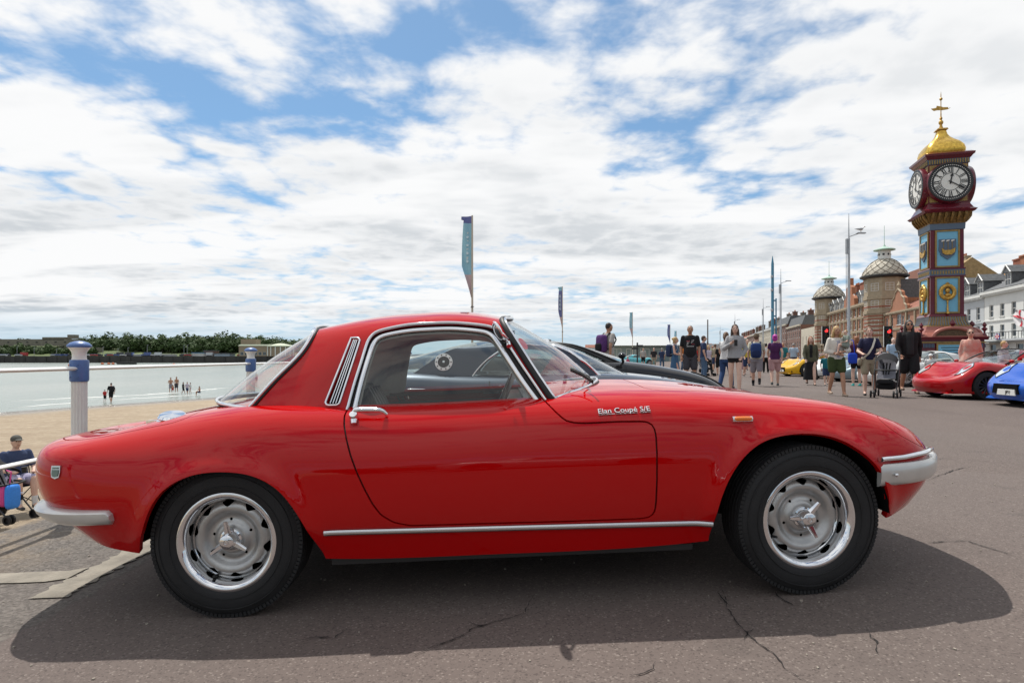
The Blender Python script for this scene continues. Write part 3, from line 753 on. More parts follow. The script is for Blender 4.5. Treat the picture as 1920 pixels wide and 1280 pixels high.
    # indicator
    for sd in (1, -1):
        k = np.array([1, sd, 1]); p0, n0 = on((1372, 787)); p1, n1 = on((1409, 786.5))
        h = MB(); pts = [(p0*(1-f)+p1*f+(n0*(1-f)+n1*f)*.004)*k for f in np.linspace(0, 1, 8)]
        h.tube(pts, 0, 12, flat=(.012, .010), up=(0, 0, 1)); o = h.build('indicator_base', CHROME, root, smooth=50)
        h = MB(); pts = [(p0*(1-f)+p1*f+(n0*(1-f)+n1*f)*.010)*k for f in np.linspace(.08, .95, 8)]
        h.tube(pts, [.006, .0088, .009, .009, .009, .009, .0088, .006], 10); h.build('indicator_lens', AMBER, o, smooth=60)
    # badge lettering
    c0, n0 = on((1121, 776)); c1, n1 = on((1218, 770.5)); cm, nm = on((1169.5, 770))
    ex = Vector(c1-c0).normalized(); nz = Vector(nm).normalized(); ey = nz.cross(ex).normalized(); ex = ey.cross(nz)
    width = (Vector(c1)-Vector(c0)).length
    me = text_mesh('Elan Coup\u00e9 S/E', .031, .006)
    xs = [v.co.x for v in me.vertices]; sx = width/(max(xs)-min(xs)); me.transform(Matrix.Diagonal((sx, 1, 1, 1)))
    me.materials.append(CHROME); Mb = Matrix((ex, ey, nz)).transposed().to_4x4(); Mb.translation = Vector(cm)+nz*.003
    me.transform(Mb); bd = link('badge_lettering', me, root)
    un = MB()
    for a, b in ((-.5, -.18), (-.155, .25), (.295, .5)):
        un.tube([tuple(Vector(cm)+ex*width*t+ey*(-.0135)+nz*.003) for t in (a, b)], .0018, 6)
    un.build('badge_underline', CHROME, bd)
    # tail shield badge
    c, n = on((105.5, 885)); ex = Vector((0, 0, 1)).cross(Vector(n)).normalized(); ey = Vector(n).cross(ex)
    sh = [(-.020, .024), (.020, .024), (.021, 0), (.017, -.018), (0, -.024), (-.017, -.018), (-.021, 0)]
    Mb = Matrix((ex, ey, Vector(n))).transposed().to_4x4(); Mb.translation = Vector(c)
    t = MB(); t.prism(sh, -.004, .004, Mb); b1 = t.build('shield_badge', CHROME_D, root)
    t = MB(); t.prism([(x*.72, y*.55-.004) for x, y in sh], .004, .006, Mb); t.build('shield_enamel', mat('enamel', (.10, .16, .13), .3, coat=.6), b1)
    t = MB(); t.prism([(-.013, .012), (.013, .012), (.013, .018), (-.013, .018)], .004, .0058, Mb); t.build('shield_band', mat('enamel', (.10, .16, .13), .3), b1)
    # fuel cap on the rear deck
    c, n = on((372, 768)); Mb = Matrix.Translation(Vector((-1.36, -.46, .727))) @ Vector((0.10, -.25, 1)).normalized().to_track_quat('Z', 'Y').to_matrix().to_4x4()
    t = MB(); t.lathe([(.055, -.006), (.058, .004), (.050, .016), (.052, .022), (.045, .031), (.0001, .034)], 28, Mb); fc = t.build('fuel_cap', CHROME, root, smooth=40)
    t = MB(); t.box((-1.435, -.455, .728), (.05, .03, .012)); t.build('cap_hinge', CHROME, fc)
    # bumpers
    def bumper(rowfun, name):
        return None
    # rear quarter bumper: wraps the tail
    qr = np.stack([np.linspace(BODY.u0+.001, BODY.trace([(212, 965)])[0, 0], 40), np.zeros(40)], 1)
    zt = np.array([.435, .435, .44, .455]); 
    def wrap(u_list, zc, hh, out, nm, m):
        rows = []
        sgrid = np.linspace(0, .62, 120)
        for i, u in enumerate(u_list):
            q = np.stack([np.full(120, u), sgrid], 1); p = BODY.raw(q)
            def atz(z): 
                kk = int(np.argmin(abs(p[:, 2]-z))); return kk
            f = i/(len(u_list)-1); z0 = zc(f); h = hh(f); o = out(f); r = []
            kc = atz(z0); n = BODY.rawn(q[kc:kc+1])[0]*BODY.sign; n[2] *= .2; n /= np.linalg.norm(n)
            for (dz, fo) in ((1, -.15), (1, .55), (.72, .92), (.2, 1.0), (-.45, .88), (-.85, .6), (-1, .2), (-1, -.2)):
                kk = atz(z0+dz*h); r.append(p[kk]*np.array([1, 1, 0])+np.array([0, 0, z0+dz*h])+n*o*fo)
            rows.append(r)
        allr = [[tuple(np.array(v)*np.array([1, -1, 1])) for v in r] for r in rows[::-1]]+[[tuple(v) for v in r] for r in rows[1:]]
        t = MB(); t.grid(allr); e = allr[-1]; t.add(e, [tuple(range(len(e)))]); t.add(allr[0], [tuple(range(len(e)))])
        return t.build(nm, m, root, smooth=48)
    ue = BODY.trace([(206, 964)])[0, 0]
    wrap(list(np.linspace(BODY.u0+1e-3, ue, 36))+[ue+.012], lambda f: .404+.006*f, lambda f: (.036-.010*max(0, f-.6)/.4 if f < .99 else .012), lambda f: .055-.030*f**2.5, 'rear_bumper', SILVER)
    uf = BODY.trace([(1646, 880)])[0, 0]
    wrap(list(np.linspace(BODY.u1-1e-3, uf, 34)), lambda f: .446-.006*f, lambda f: .046-.004*f, lambda f: .045-.026*f**1.5, 'front_bumper', SILVER)
    # chrome bead on the front bumper
    q = BODY.trace(resample([(1641, 861), (1690, 856), (1725, 849), (1741, 842)], 6)); P = BODY.P(q); N = BODY.N(q)
    for sd in (1, -1):
        k = np.array([1, sd, 1]); t = MB(); t.tube((P+N*.012)*k, 0, 8, flat=(.009, .012), up=(0, 0, 1)); t.build('bumper_bead', CHROME, root, smooth=60)
    c, n = on((1667, 888)); t = MB(); t.sphere(tuple(c+n*.022), .007, 10, 6); t.build('bumper_bolt', CHROME, root, smooth=60)
    # grille mouth
    t = MB(); t.box((1.70, 0, .40), (.05, .55, .09)); t.build('grille_opening', DARK, root)
    # wing mirror on the windscreen pillar
    p, n = on((948, 640), CABIN); b = Vector(p)
    t = MB(); t.tube([b, b+Vector((.006, -.03, .01)), b+Vector((-.012, -.055, .03))], [.010, .007, .006], 8); a = t.build('mirror_arm', CHROME, root, smooth=60)
    Mm = Matrix.Translation(b+Vector((-.030, -.062, .042))) @ Matrix.Rotation(math.radians(-24), 4, 'Y') @ Matrix.Rotation(math.radians(12), 4, 'Z')
    t = MB(); t.sphere((0, 0, 0), 1, 20, 12); t.v = [tuple(Mm @ Vector((x*.011, y*.050, z*.040))) for x, y, z in t.v]; t.build('door_mirror', CHROME, root, smooth=179)
    t = MB(); t.tube([b+Vector((.01, -.012, -.005)), b+Vector((.012, -.03, -.02))], .010, 8); t.build('mirror_clamp', CHROME, a, smooth=50)
    # wipers
    for y0 in (-.26, .10):
        t = MB(); b = Vector((.385 if y0 > -.2 else .345, y0, .812))
        t.tube([b, b+Vector((-.03, -.06, .035)), b+Vector((-.045, -.20, .045))], .005, 6); w = t.build('wiper_arm', CHROME_D, root, smooth=60)
        t = MB(); t.tube([b+Vector((-.09, -.10, .058)), b+Vector((-.058, -.20, .040)), b+Vector((-.03, -.30, .014))], 0, 6, flat=(.009, .004)); t.build('wiper_blade', RUBBER, w)
        t = MB(); t.sphere(tuple(b), .014, 10, 6); t.build('wiper_boss', CHROME, w, smooth=60)
    # tax disc and small red sticker in the screen
    t = MB(); c = Vector((.055, -.425, .985)); t.lathe([(.0001, 0), (.028, 0)], 20, Matrix.Translation(c) @ Vector((.8, -.5, .6)).to_track_quat('Z', 'Y').to_matrix().to_4x4()); t.build('round_sticker', mat('sticker_red', (.55, .06, .08), .5), root)
    # ------------------------------------------------------ wheels
    proto = []
    def wheel(name, loc, sd, steer, rot):
        w = bpy.data.objects.new(name, None); COL.objects.link(w); w.parent = root; w.location = loc
        w.matrix_local = Matrix.Translation(loc) @ Matrix.Rotation(steer+(PI if sd > 0 else 0), 4, 'Z') @ Matrix.Rotation(-rot, 4, 'Y')
        if proto:
            copy_tree_into(proto[0], w); return
        proto.append(w)
        A = Matrix.Rotation(PI/2, 4, 'X')       # lathe z -> outboard (-y)
        R = .278; h = .0775
        prof = [(.172, -.062), (.180, -.070), (.205, -.076), (.235, -.077), (.254, -.071), (.268, -.062)]
        prof = [(r, z) for r, z in prof]
        tread = []
        for g in np.linspace(-.056, .056, 6):
            tread += [(R-.0005*abs(g)*100*.12, g-.0085), (R-.0005*abs(g)*100*.12, g+.0085), (R-.008, g+.0095), (R-.008, g+.0125)]
        tread = tread[:-2]
        pr = prof+tread+[(r, -z) for r, z in reversed(prof)]
        pr2 = []
        for r, z in pr: pr2.append((r, z))
        # raised rings on the sidewall
        out = []
        for r, z in pr2: out.append((r, z))
        t = MB(); t.lathe(out, 96, A); t.build('tyre', TYRE, w, smooth=32)
        # tread blocks along both shoulders
        bl = MB()
        for k in range(110):
            a = 2*PI*k/110
            for zz in (.063, -.063):
                Mx = A @ Matrix.Rotation(a, 4, 'Z') @ Matrix.Translation((R-.008, 0, zz)); q = []
                bb = MB(); bb.box((0, 0, 0), (.014, .0115, .012)); bl.add([tuple(Mx @ Vector(v)) for v in bb.v], bb.f)
        tb = bl.build('tread_blocks', TYRE, w); tb['kind'] = 'stuff'
        t = MB()
        for r0 in (.243, .205):
            t.lathe([(r0-.0022, .0755), (r0-.001, .0785), (r0+.001, .0785), (r0+.0022, .0755)], 72, A)
        t.build('sidewall_ring', TYRE, w, smooth=60)
        # chrome rim band
        t = MB(); t.lathe([(.166, .070), (.1745, .073), (.1825, .070), (.1845, .064), (.180, .058)][::-1]+[(.160, .064), (.153, .052), (.149, .030), (.150, .012), (.140, .004)], 72, A); t.build('rim_band', CHROME, w, smooth=50)
        # steel disc with ten openings
        def disc_h(r): return float(np.interp(r, [0, .040, .052, .070, .085, .092, .105, .120, .135, .147, .16], [.026, .026, .026, .012, .012, .018, .031, .034, .028, .010, .0]))
        pts = []; edges = []
        def loop(ps):
            o = len(pts); pts.extend(Vector(p) for p in ps); edges.extend((o+i, o+(i+1) % len(ps)) for i in range(len(ps)))
        ring = lambda r, n: [(r*math.cos(2*PI*i/n), r*math.sin(2*PI*i/n)) for i in range(n)]
        loop(ring(.151, 90)); loop(ring(.036, 40)); hl = []
        for k in range(10):
            a = 2*PI*(k+.5)/10; hh = []
            for (rr, da) in ((.1430, -.108), (.1445, -.055), (.1450, 0), (.1445, .055), (.1430, .108), (.138, .122), (.1250, .045), (.1225, 0), (.1250, -.045), (.138, -.122)):
                hh.append((rr*math.cos(a+da*1.25), rr*math.sin(a+da*1.25)))
            hl.append(np.array(hh)); loop(hh)
        for k in range(5):
            a = 2*PI*(k+.25)/5; hh = [(.072*math.cos(a)+.0055*math.cos(b), .072*math.sin(a)+.0055*math.sin(b)) for b in np.linspace(0, 2*PI, 11)[:-1]]
            hl.append(np.array(hh)); loop(hh)
        for r in np.arange(.046, .150, .0075):
            n = int(2*PI*r/.008)
            for p in ring(r, n):
                if all(dist_poly(h_, np.array([p]))[0] > .003 and not inside(h_, np.array([p]))[0] for h_ in hl if np.hypot(*(h_.mean(0)-np.array(p))) < .035): pts.append(Vector(p))
        vo, eo, fo, *_ = delaunay_2d_cdt(pts, edges, [], 0, 1e-6)
        V = np.array([(v.x, v.y) for v in vo]); F = np.array([f for f in fo if len(f) == 3]); c = V[F].mean(1)
        ok = (np.hypot(c[:, 0], c[:, 1]) > .0362)
        for h_ in hl: ok &= ~inside(h_, c)
        F = F[ok]; t = MB(); t.add([tuple(A @ Vector((x, y, disc_h(math.hypot(x, y))))) for x, y in V], [tuple(int(i) for i in f) for f in F]); t.build('wheel_disc', SILVER_W, w, smooth=60)
        t = MB(); t.lathe([(.15, .0), (.12, -.03), (.0001, -.03)], 40, A); t.build('brake_cavity', DARK, w)
        # hub and three-eared nut
        t = MB(); t.lathe([(.040, .020), (.040, .034), (.033, .036), (.031, .052), (.0265, .064), (.0255, .070), (.020, .073), (.0001, .074)], 32, A); hub = t.build('hub_nut', CHROME, w, smooth=35)
        for k in range(3):
            a = PI/2+k*2*PI/3; t = MB(); rows = []
            for f in np.linspace(0, 1, 7):
                r = .022+.052*f; hw = .014*(1-f)+.0078*f; z = .050+.012*f; th = .010*(1-f)+.006*f
                rows.append([tuple(A @ Matrix.Rotation(a, 4, 'Z') @ Vector(v)) for v in ((r, -hw, z), (r, -hw*.5, z+th), (r, hw*.5, z+th), (r, hw, z), (r, 0, z-th*.6), (r, -hw, z))])
            t.grid(rows); t.add(rows[-1][:-1], [(0, 1, 2, 3, 4)]); t.build('spinner_ear', CHROME, hub, smooth=40)
        # small emblem on the nut
        t = MB(); t.lathe([(.010, .0738), (.010, .0755), (.007, .0755), (.007, .0738)], 20, A); t.build('nut_emblem', CHROME_D, hub)
        t = MB(); a = math.radians(-118); t.tube([tuple(A @ Vector((.148*math.cos(a), .148*math.sin(a), .02))), tuple(A @ Vector((.138*math.cos(a), .138*math.sin(a), .058)))], [.006, .005], 8); t.build('valve', RUBBER, w, smooth=60)
    SILVER_W = mat('wheel_silver', (0.47, 0.47, 0.46), 0.36, 0.7, 0.3, coat_rough=0.15, var=0.10, vscale=30)
    wheel('rear_wheel', (-1.067, -.600, .295), -1, 0.0, math.radians(4))
    wheel('front_wheel', (1.082, -.600, .286), -1, math.radians(5), math.radians(-37))
    wheel('rear_wheel', (-1.067, .600, .295), 1, 0.0, math.radians(30))
    wheel('front_wheel', (1.082, .600, .286), 1, math.radians(5), math.radians(70))
    ax = MB(); ax.tube([(-1.067, -.55, .27), (-1.067, .55, .27)], .03, 8); ax.tube([(-1.067, 0, .27), (1.067, 0, .27)], .05, 8); ax.tube([(1.067, -.55, .27), (1.067, .55, .27)], .03, 8)
    ax.build('axles', mat('underseal', (0.012, 0.012, 0.012), 0.8), root)
    return root
HERO = build_hero()
# ================================================================ ground, beach, sea
def ground_z(x):
    # falls gently towards the sea wall, nearly level further in
    return np.interp(x, [-3, -1.05, 1.09, 3], [.017, .017, .008, .0])+np.interp(x, [-3.2, -2.0, 0.0, 1.2, 2.0, 3.2, 6.0, 12.0, 400.0], [-.120, -.075, 0.0, .044, .060, .062, .012, -.01, -.01])
def edge_x(y):          # sea-side edge of the promenade
    y = np.asarray(y, float); t = np.maximum(0, y-9); return -2.98+.28*t*np.clip(t/25, 0, 1)
def shore_x(y):
    y = np.asarray(y, float); return np.interp(y, [-60, 20, 44, 60, 90, 140, 300, 900], [-62, -47, -38, -30, -18, -2, 44, 212])
SEA_Z = -3.2

def nodes_mat(name):
    m = bpy.data.materials.new(name); m.use_nodes = True; nt = m.node_tree; MATS[name] = m
    b = nt.nodes['Principled BSDF']
    class K: pass
    k = K(); k.nt = nt; k.b = b; k.L = nt.links
    k.tc = nt.nodes.new('ShaderNodeTexCoord')
    def mapping(scale=(1, 1, 1), loc=(0, 0, 0)):
        n = nt.nodes.new('ShaderNodeMapping'); n.inputs['Scale'].default_value = scale; n.inputs['Location'].default_value = loc
        nt.links.new(k.tc.outputs['Object'], n.inputs[0]); return n.outputs[0]
    def noise(scale, detail=4, rough=.55, vec=None, dist=0):
        n = nt.nodes.new('ShaderNodeTexNoise'); n.inputs['Scale'].default_value = scale; n.inputs['Detail'].default_value = detail
        n.inputs['Roughness'].default_value = rough; n.inputs['Distortion'].default_value = dist
        nt.links.new(vec or k.tc.outputs['Object'], n.inputs['Vector']); return n.outputs['Fac']
    def vor(scale, feature='F1', vec=None, out='Distance'):
        n = nt.nodes.new('ShaderNodeTexVoronoi'); n.feature = feature; n.inputs['Scale'].default_value = scale
        nt.links.new(vec or k.tc.outputs['Object'], n.inputs['Vector']); return n.outputs[out]
    def rng_(v, a, b_, lo=0, hi=1, sm=False):
        n = nt.nodes.new('ShaderNodeMapRange'); nt.links.new(v, n.inputs[0])
        if sm: n.interpolation_type = 'SMOOTHSTEP'
        for i, x in enumerate((a, b_, lo, hi)): n.inputs[i+1].default_value = x
        return n.outputs[0]
    def mth(op, a, b_=None):
        n = nt.nodes.new('ShaderNodeMath'); n.operation = op
        for i, v in enumerate((a, b_)):
            if v is None: continue
            if isinstance(v, (int, float)): n.inputs[i].default_value = v
            else: nt.links.new(v, n.inputs[i])
        return n.outputs[0]
    def mix(f, a, b_, mode='MIX'):
        n = nt.nodes.new('ShaderNodeMixRGB'); n.blend_type = mode
        for i, v in enumerate((f, a, b_)):
            if isinstance(v, (int, float)): n.inputs[i].default_value = v
            elif isinstance(v, tuple): n.inputs[i].default_value = rgb(v)
            else: nt.links.new(v, n.inputs[i])
        return n.outputs[0]
    def bump(h, strength, dist):
        n = nt.nodes.new('ShaderNodeBump'); n.inputs['Strength'].default_value = strength; n.inputs['Distance'].default_value = dist
        nt.links.new(h, n.inputs['Height']); nt.links.new(n.outputs[0], b.inputs['Normal'])
    def sepx():
        n = nt.nodes.new('ShaderNodeSeparateXYZ'); nt.links.new(k.tc.outputs['Object'], n.inputs[0]); return n.outputs
    k.mapping, k.noise, k.vor, k.rng, k.mth, k.mix, k.bump, k.sepx, k.m = mapping, noise, vor, rng_, mth, mix, bump, sepx, m
    k.color = lambda c: nt.links.new(c, b.inputs['Base Color'])
    k.rough = lambda c: nt.links.new(c, b.inputs['Roughness'])
    return k

def ground_mats():
    k = nodes_mat('asphalt')
    g = k.vor(170, out='Color'); gs = k.nt.nodes.new('ShaderNodeSeparateColor'); k.L.new(g, gs.inputs[0]); gr = gs.outputs[0]
    fine = k.noise(420, 3, .6); med = k.noise(26, 6, .65); big = k.noise(.9, 5, .6); huge = k.noise(.16, 4, .55)
    base = k.mix(k.rng(big, .32, .68), (.126, .098, .087), (.162, .130, .116))
    base = k.mix(k.rng(huge, .40, .62), base, (.148, .124, .112))
    base = k.mix(k.rng(med, .30, .72, 0, .45), base, (.098, .076, .068))
    chips = k.rng(gr, .90, .99); base = k.mix(k.mth('MULTIPLY', chips, .5), base, (.36, .31, .27))
    dk = k.rng(gr, .22, .05); base = k.mix(k.mth('MULTIPLY', dk, .8), base, (.060, .046, .042))
    # older, coarser and greyer surface along the sea wall, with a crumbled edge
    x, y, z = k.sepx()
    edge = k.mth('ADD', x, k.mth('MULTIPLY', k.noise(5, 5, .6), .16))
    old = k.rng(edge, -1.665, -1.685)
    cv = k.vor(95, out='Color'); cs = k.nt.nodes.new('ShaderNodeSeparateColor'); k.L.new(cv, cs.inputs[0])
    oc = k.mix(k.rng(cs.outputs[0], 0, 1), (.065, .056, .050), (.215, .192, .168))
    oc = k.mix(k.rng(med, .35, .7, 0, .5), oc, (.10, .092, .084))
    base = k.mix(old, base, oc)
    # blown sand near the wall
    sand = k.mth('MULTIPLY', k.rng(x, -2.2, -3.0), k.rng(k.noise(3.5, 6, .7), .42, .62))
    base = k.mix(k.mth('MULTIPLY', sand, .75), base, (.36, .27, .17))
    # stains
    st = k.rng(k.noise(1.7, 3, .5, dist=.6), .66, .74); base = k.mix(k.mth('MULTIPLY', st, .35), base, (.05, .043, .04))
    tm = k.noise(.7, 4, .6, k.mapping((1, .22, 1), (3, 1, 0))); base = k.mix(k.mth('MULTIPLY', k.rng(tm, .56, .70), .28), base, (.07, .056, .05))
    pa = k.vor(.22, vec=k.mapping((1, 1, 1), (7, 3, 0)), out='Color'); ps = k.nt.nodes.new('ShaderNodeSeparateColor'); k.L.new(pa, ps.inputs[0]); base = k.mix(k.rng(ps.outputs[0], .2, 1, 0, .22), base, (.19, .16, .145))
    k.color(base); k.b.inputs['Specular IOR Level'].default_value = .2
    k.rough(k.rng(big, .3, .7, .72, .88))
    h = k.mth('ADD', k.mth('MULTIPLY', gr, .5), k.mth('MULTIPLY', fine, .5)); h = k.mth('ADD', h, k.mth('MULTIPLY', k.mth('MULTIPLY', cs.outputs[0], old), 1.2))
    k.bump(h, .75, .004)
    k = nodes_mat('sand')
    big = k.noise(.35, 6, .6, k.mapping((1, 2.2, 1))); med = k.noise(3.2, 8, .7); fin = k.noise(60, 3)
    c = k.mix(k.rng(big, .35, .65), (.36, .28, .19), (.47, .385, .275)); c = k.mix(k.rng(med, .35, .62, 0, .7), c, (.27, .20, .13)); c = k.mix(k.rng(k.noise(1.1, 6, .7, k.mapping((.5, 3.0, 1))), .52, .66, 0, .45), c, (.24, .175, .11))
    x, y, z = k.sepx(); wet = k.rng(z, -2.93, -3.16, 0, 1, True); c = k.mix(wet, c, (.17, .14, .105)); k.color(c)
    k.rough(k.rng(wet, 0, 1, .9, .16))
    k.bump(k.mth('ADD', k.mth('MULTIPLY', med, .9), k.mth('MULTIPLY', fin, .12)), .9, .2)
    k = nodes_mat('sea_water')
    v = k.mapping((1.0, .35, 1)); n1 = k.noise(.55, 6, .6, v); n2 = k.noise(.05, 4, .55, v)
    k.color(k.mix(k.rng(n2, .35, .65), (.21, .25, .225), (.26, .29, .26))); k.b.inputs['Roughness'].default_value = .22; k.b.inputs['IOR'].default_value = 1.33
    k.bump(n1, .5, .30)
ground_mats()

def build_ground():
    ys = np.r_[np.linspace(-40, -6, 10), np.linspace(-5, 12, 52), np.linspace(13, 60, 36), np.linspace(65, 400, 30), np.linspace(450, 3000, 12)]
    f = np.r_[np.linspace(-3.0, 8, 80), np.linspace(9, 40, 20), np.linspace(50, 1500, 12)]
    g = MB(); g.grid([[(float(edge_x(y))+xx+2.98-.0 if y >= 9 else xx, float(y), float(ground_z(xx))) for xx in f] for y in ys])
    o = g.build('ground', MATS['asphalt'], smooth=179); tag(o, kind='structure')
    # pale concrete strips
    conc = mat('pale_concrete', (.24, .215, .175), .85, var=.28, vscale=7, bump=.5, bscale=60)
    rg = random.Random(3)
    def strip(pts):
        s = MB(); s.add([(x, y, float(ground_z(x))+.005) for x, y in pts], [tuple(range(len(pts)))]); tag(s.build('concrete_strip', conc, o))
    def rough_rect(x0, x1, y0, y1, n=14, j=.012):
        a = [(x0+rg.uniform(-j, j), y0+(y1-y0)*i/n) for i in range(n+1)]; b = [(x1+rg.uniform(-j, j), y1-(y1-y0)*i/n) for i in range(n+1)]
        return b+a
    strip(rough_rect(-1.97, -1.83, 2.44, 3.4, 40, .018)); strip([(x+rg.uniform(-.01, .01), y+rg.uniform(-.006, .006)) for x, y in [(-3.0, 2.60)]+[(-2.9+i*.12, 2.63) for i in range(8)]+[(-1.985, 2.66), (-1.985, 2.80)]+[(-2.06-i*.12, 2.765) for i in range(8)]+[(-3.0, 2.75)]])
    # cracks (photo tracks -> ground)
    def gp(px, py):
        Y = 2.0
        for _ in range(8): x = (px-960)/FPX*Y; Y = FPX*(EYE-float(ground_z(x)))/(py-HOR)
        return (px-960)/FPX*Y, Y
    tar = mat('crack_dark', (.018, .015, .014), .95)
    cr = [[(1352, 1102), (1366, 1135), (1392, 1160), (1412, 1180), (1434, 1200), (1462, 1225), (1478, 1255), (1520, 1282)], [(545, 1203), (580, 1196), (620, 1198), (650, 1180)],
          [(760, 1238), (810, 1215), (850, 1200), (895, 1178), (950, 1163), (985, 1152), (1000, 1118)], [(880, 1166), (905, 1175), (940, 1160)], [(1180, 1270), (1205, 1258), (1230, 1240)], [(1448, 1102), (1462, 1118), (1490, 1135), (1500, 1136)],
          [(1625, 1180), (1645, 1205), (1643, 1225), (1630, 1232)], [(1690, 1016), (1760, 1018), (1820, 1016), (1870, 1032), (1930, 1052)], [(1370, 1140), (1362, 1128), (1345, 1110)], [(1412, 1180), (1400, 1190), (1396, 1202)], [(1740, 900), (1790, 880), (1830, 873)], [(1560, 860), (1700, 868), (1770, 860), (1930, 872)]]
    for c in cr:
        p = np.array([gp(*q) for q in c]); q = resample(p, .018); n = len(q)
        q = q+np.cumsum(rng.normal(0, .0028, q.shape), 0)*np.sin(np.linspace(0, PI, n))[:, None]+rng.normal(0, .0022, q.shape)
        t = np.gradient(q, axis=0); t /= np.linalg.norm(t, axis=1, keepdims=True)+1e-9; nn = np.stack([-t[:, 1], t[:, 0]], 1)
        w = np.abs(rng.normal(.0021, .0012, n))*np.sin(np.linspace(.15, PI-.15, n))*(1+.5*(q[:, 1] > 2.6))
        a, b = q+nn*w[:, None], q-nn*w[:, None]
        m = MB(); m.grid([[(x, y, float(ground_z(x))+.004) for x, y in a], [(x, y, float(ground_z(x))+.004) for x, y in b]], flip=False); m.build('crack', tar, o)
    # loose grit and litter specks
    st = MB()
    for _ in range(900):
        y = rng.uniform(1.2, 5.5); x = rng.uniform(-3, 3.5)
        if x > -1.6 and rng.random() < .72: continue
        r = rng.uniform(.0015, .0045); st.box((x, y, float(ground_z(x))+r*.6), (r*2, r*1.6, r*1.2), rng.uniform(0, 3))
    tag(st.build('grit', mat('grit', (.34, .30, .25), .9, var=.5, vscale=300)), 'loose pale grit scattered over the asphalt', 'grit', kind='stuff')
    # sea wall face below the promenade edge
    w = MB(); yy = np.r_[np.linspace(-40, 12, 20), np.linspace(13, 400, 60)]
    w.grid([[(float(edge_x(y))-.02, y, -.125) for y in yy], [(float(edge_x(y))-.06, y, -2.4) for y in yy]]); w.grid([[(float(edge_x(y))+.02, y, -.122) for y in yy], [(float(edge_x(y))-.02, y, -.125) for y in yy]])
    tag(w.build('sea_wall', mat('sea_wall', (.30, .27, .22), .9, var=.2, vscale=2)), 'low concrete sea wall between promenade and beach', 'wall')
    # beach
    rows = []
    for y in np.r_[np.linspace(-60, 0, 16), np.linspace(2, 100, 110), np.linspace(105, 900, 60)]:
        ex, sx = float(edge_x(y)), float(shore_x(y)); r = []
        for f_ in np.r_[np.linspace(0, 1, 60), 1.15, 1.5]:
            x = ex+(sx-ex)*f_; z = -1.72-.13*min(1, f_*3)-(SEA_Z*-1-1.85)*max(0, f_)**1.0
            r.append((x, y, z+(.035*math.sin(x*1.3+y*.5)*math.sin(x*.41-y*.9)+.02*math.sin(x*2.7+y*1.9)) * (1-min(1, f_)**4)))
        rows.append(r)
    b = MB(); b.grid(rows, flip=True); tag(b.build('beach', MATS['sand'], smooth=179), kind='structure')
    s = MB(); s.grid([[(x, y, SEA_Z) for x in (-9000, -3000, -1000, -300, -100, 0, 100, 300, 800)] for y in (-3000, -300, 0, 100, 300, 1000, 3000, 9000)]); tag(s.build('sea', MATS['sea_water']), kind='structure')
    # breaking wavelets along the shore
    foam = mat('foam', (.52, .54, .52), .7)
    wv = MB()
    for off, amp, h in ((5, 1.0, .05), (13, 1.8, .07)):
        for y0 in np.arange(20, 130, 7.0):
            if rng.random() < .55: continue
            n = 16; L = rng.uniform(4, 11); top = []; lo = []; bk = []
            for i in range(n+1):
                y = y0+L*i/n; x = float(shore_x(y))-off+amp*math.sin(y*.21+off)+.2*math.sin(y*1.7); e = math.sin(PI*i/n)
                hh = h*e*(1+.3*math.sin(y*4)); lo.append((x+.35*e, y, SEA_Z+.01)); top.append((x+.1*e, y, SEA_Z+.01+hh)); bk.append((x-.35*e, y, SEA_Z+.005))
            wv.grid([lo, top, bk])
    tag(wv.build('wavelets', foam, smooth=179), 'small white breaking waves along the beach', 'waves', kind='stuff')
build_ground()

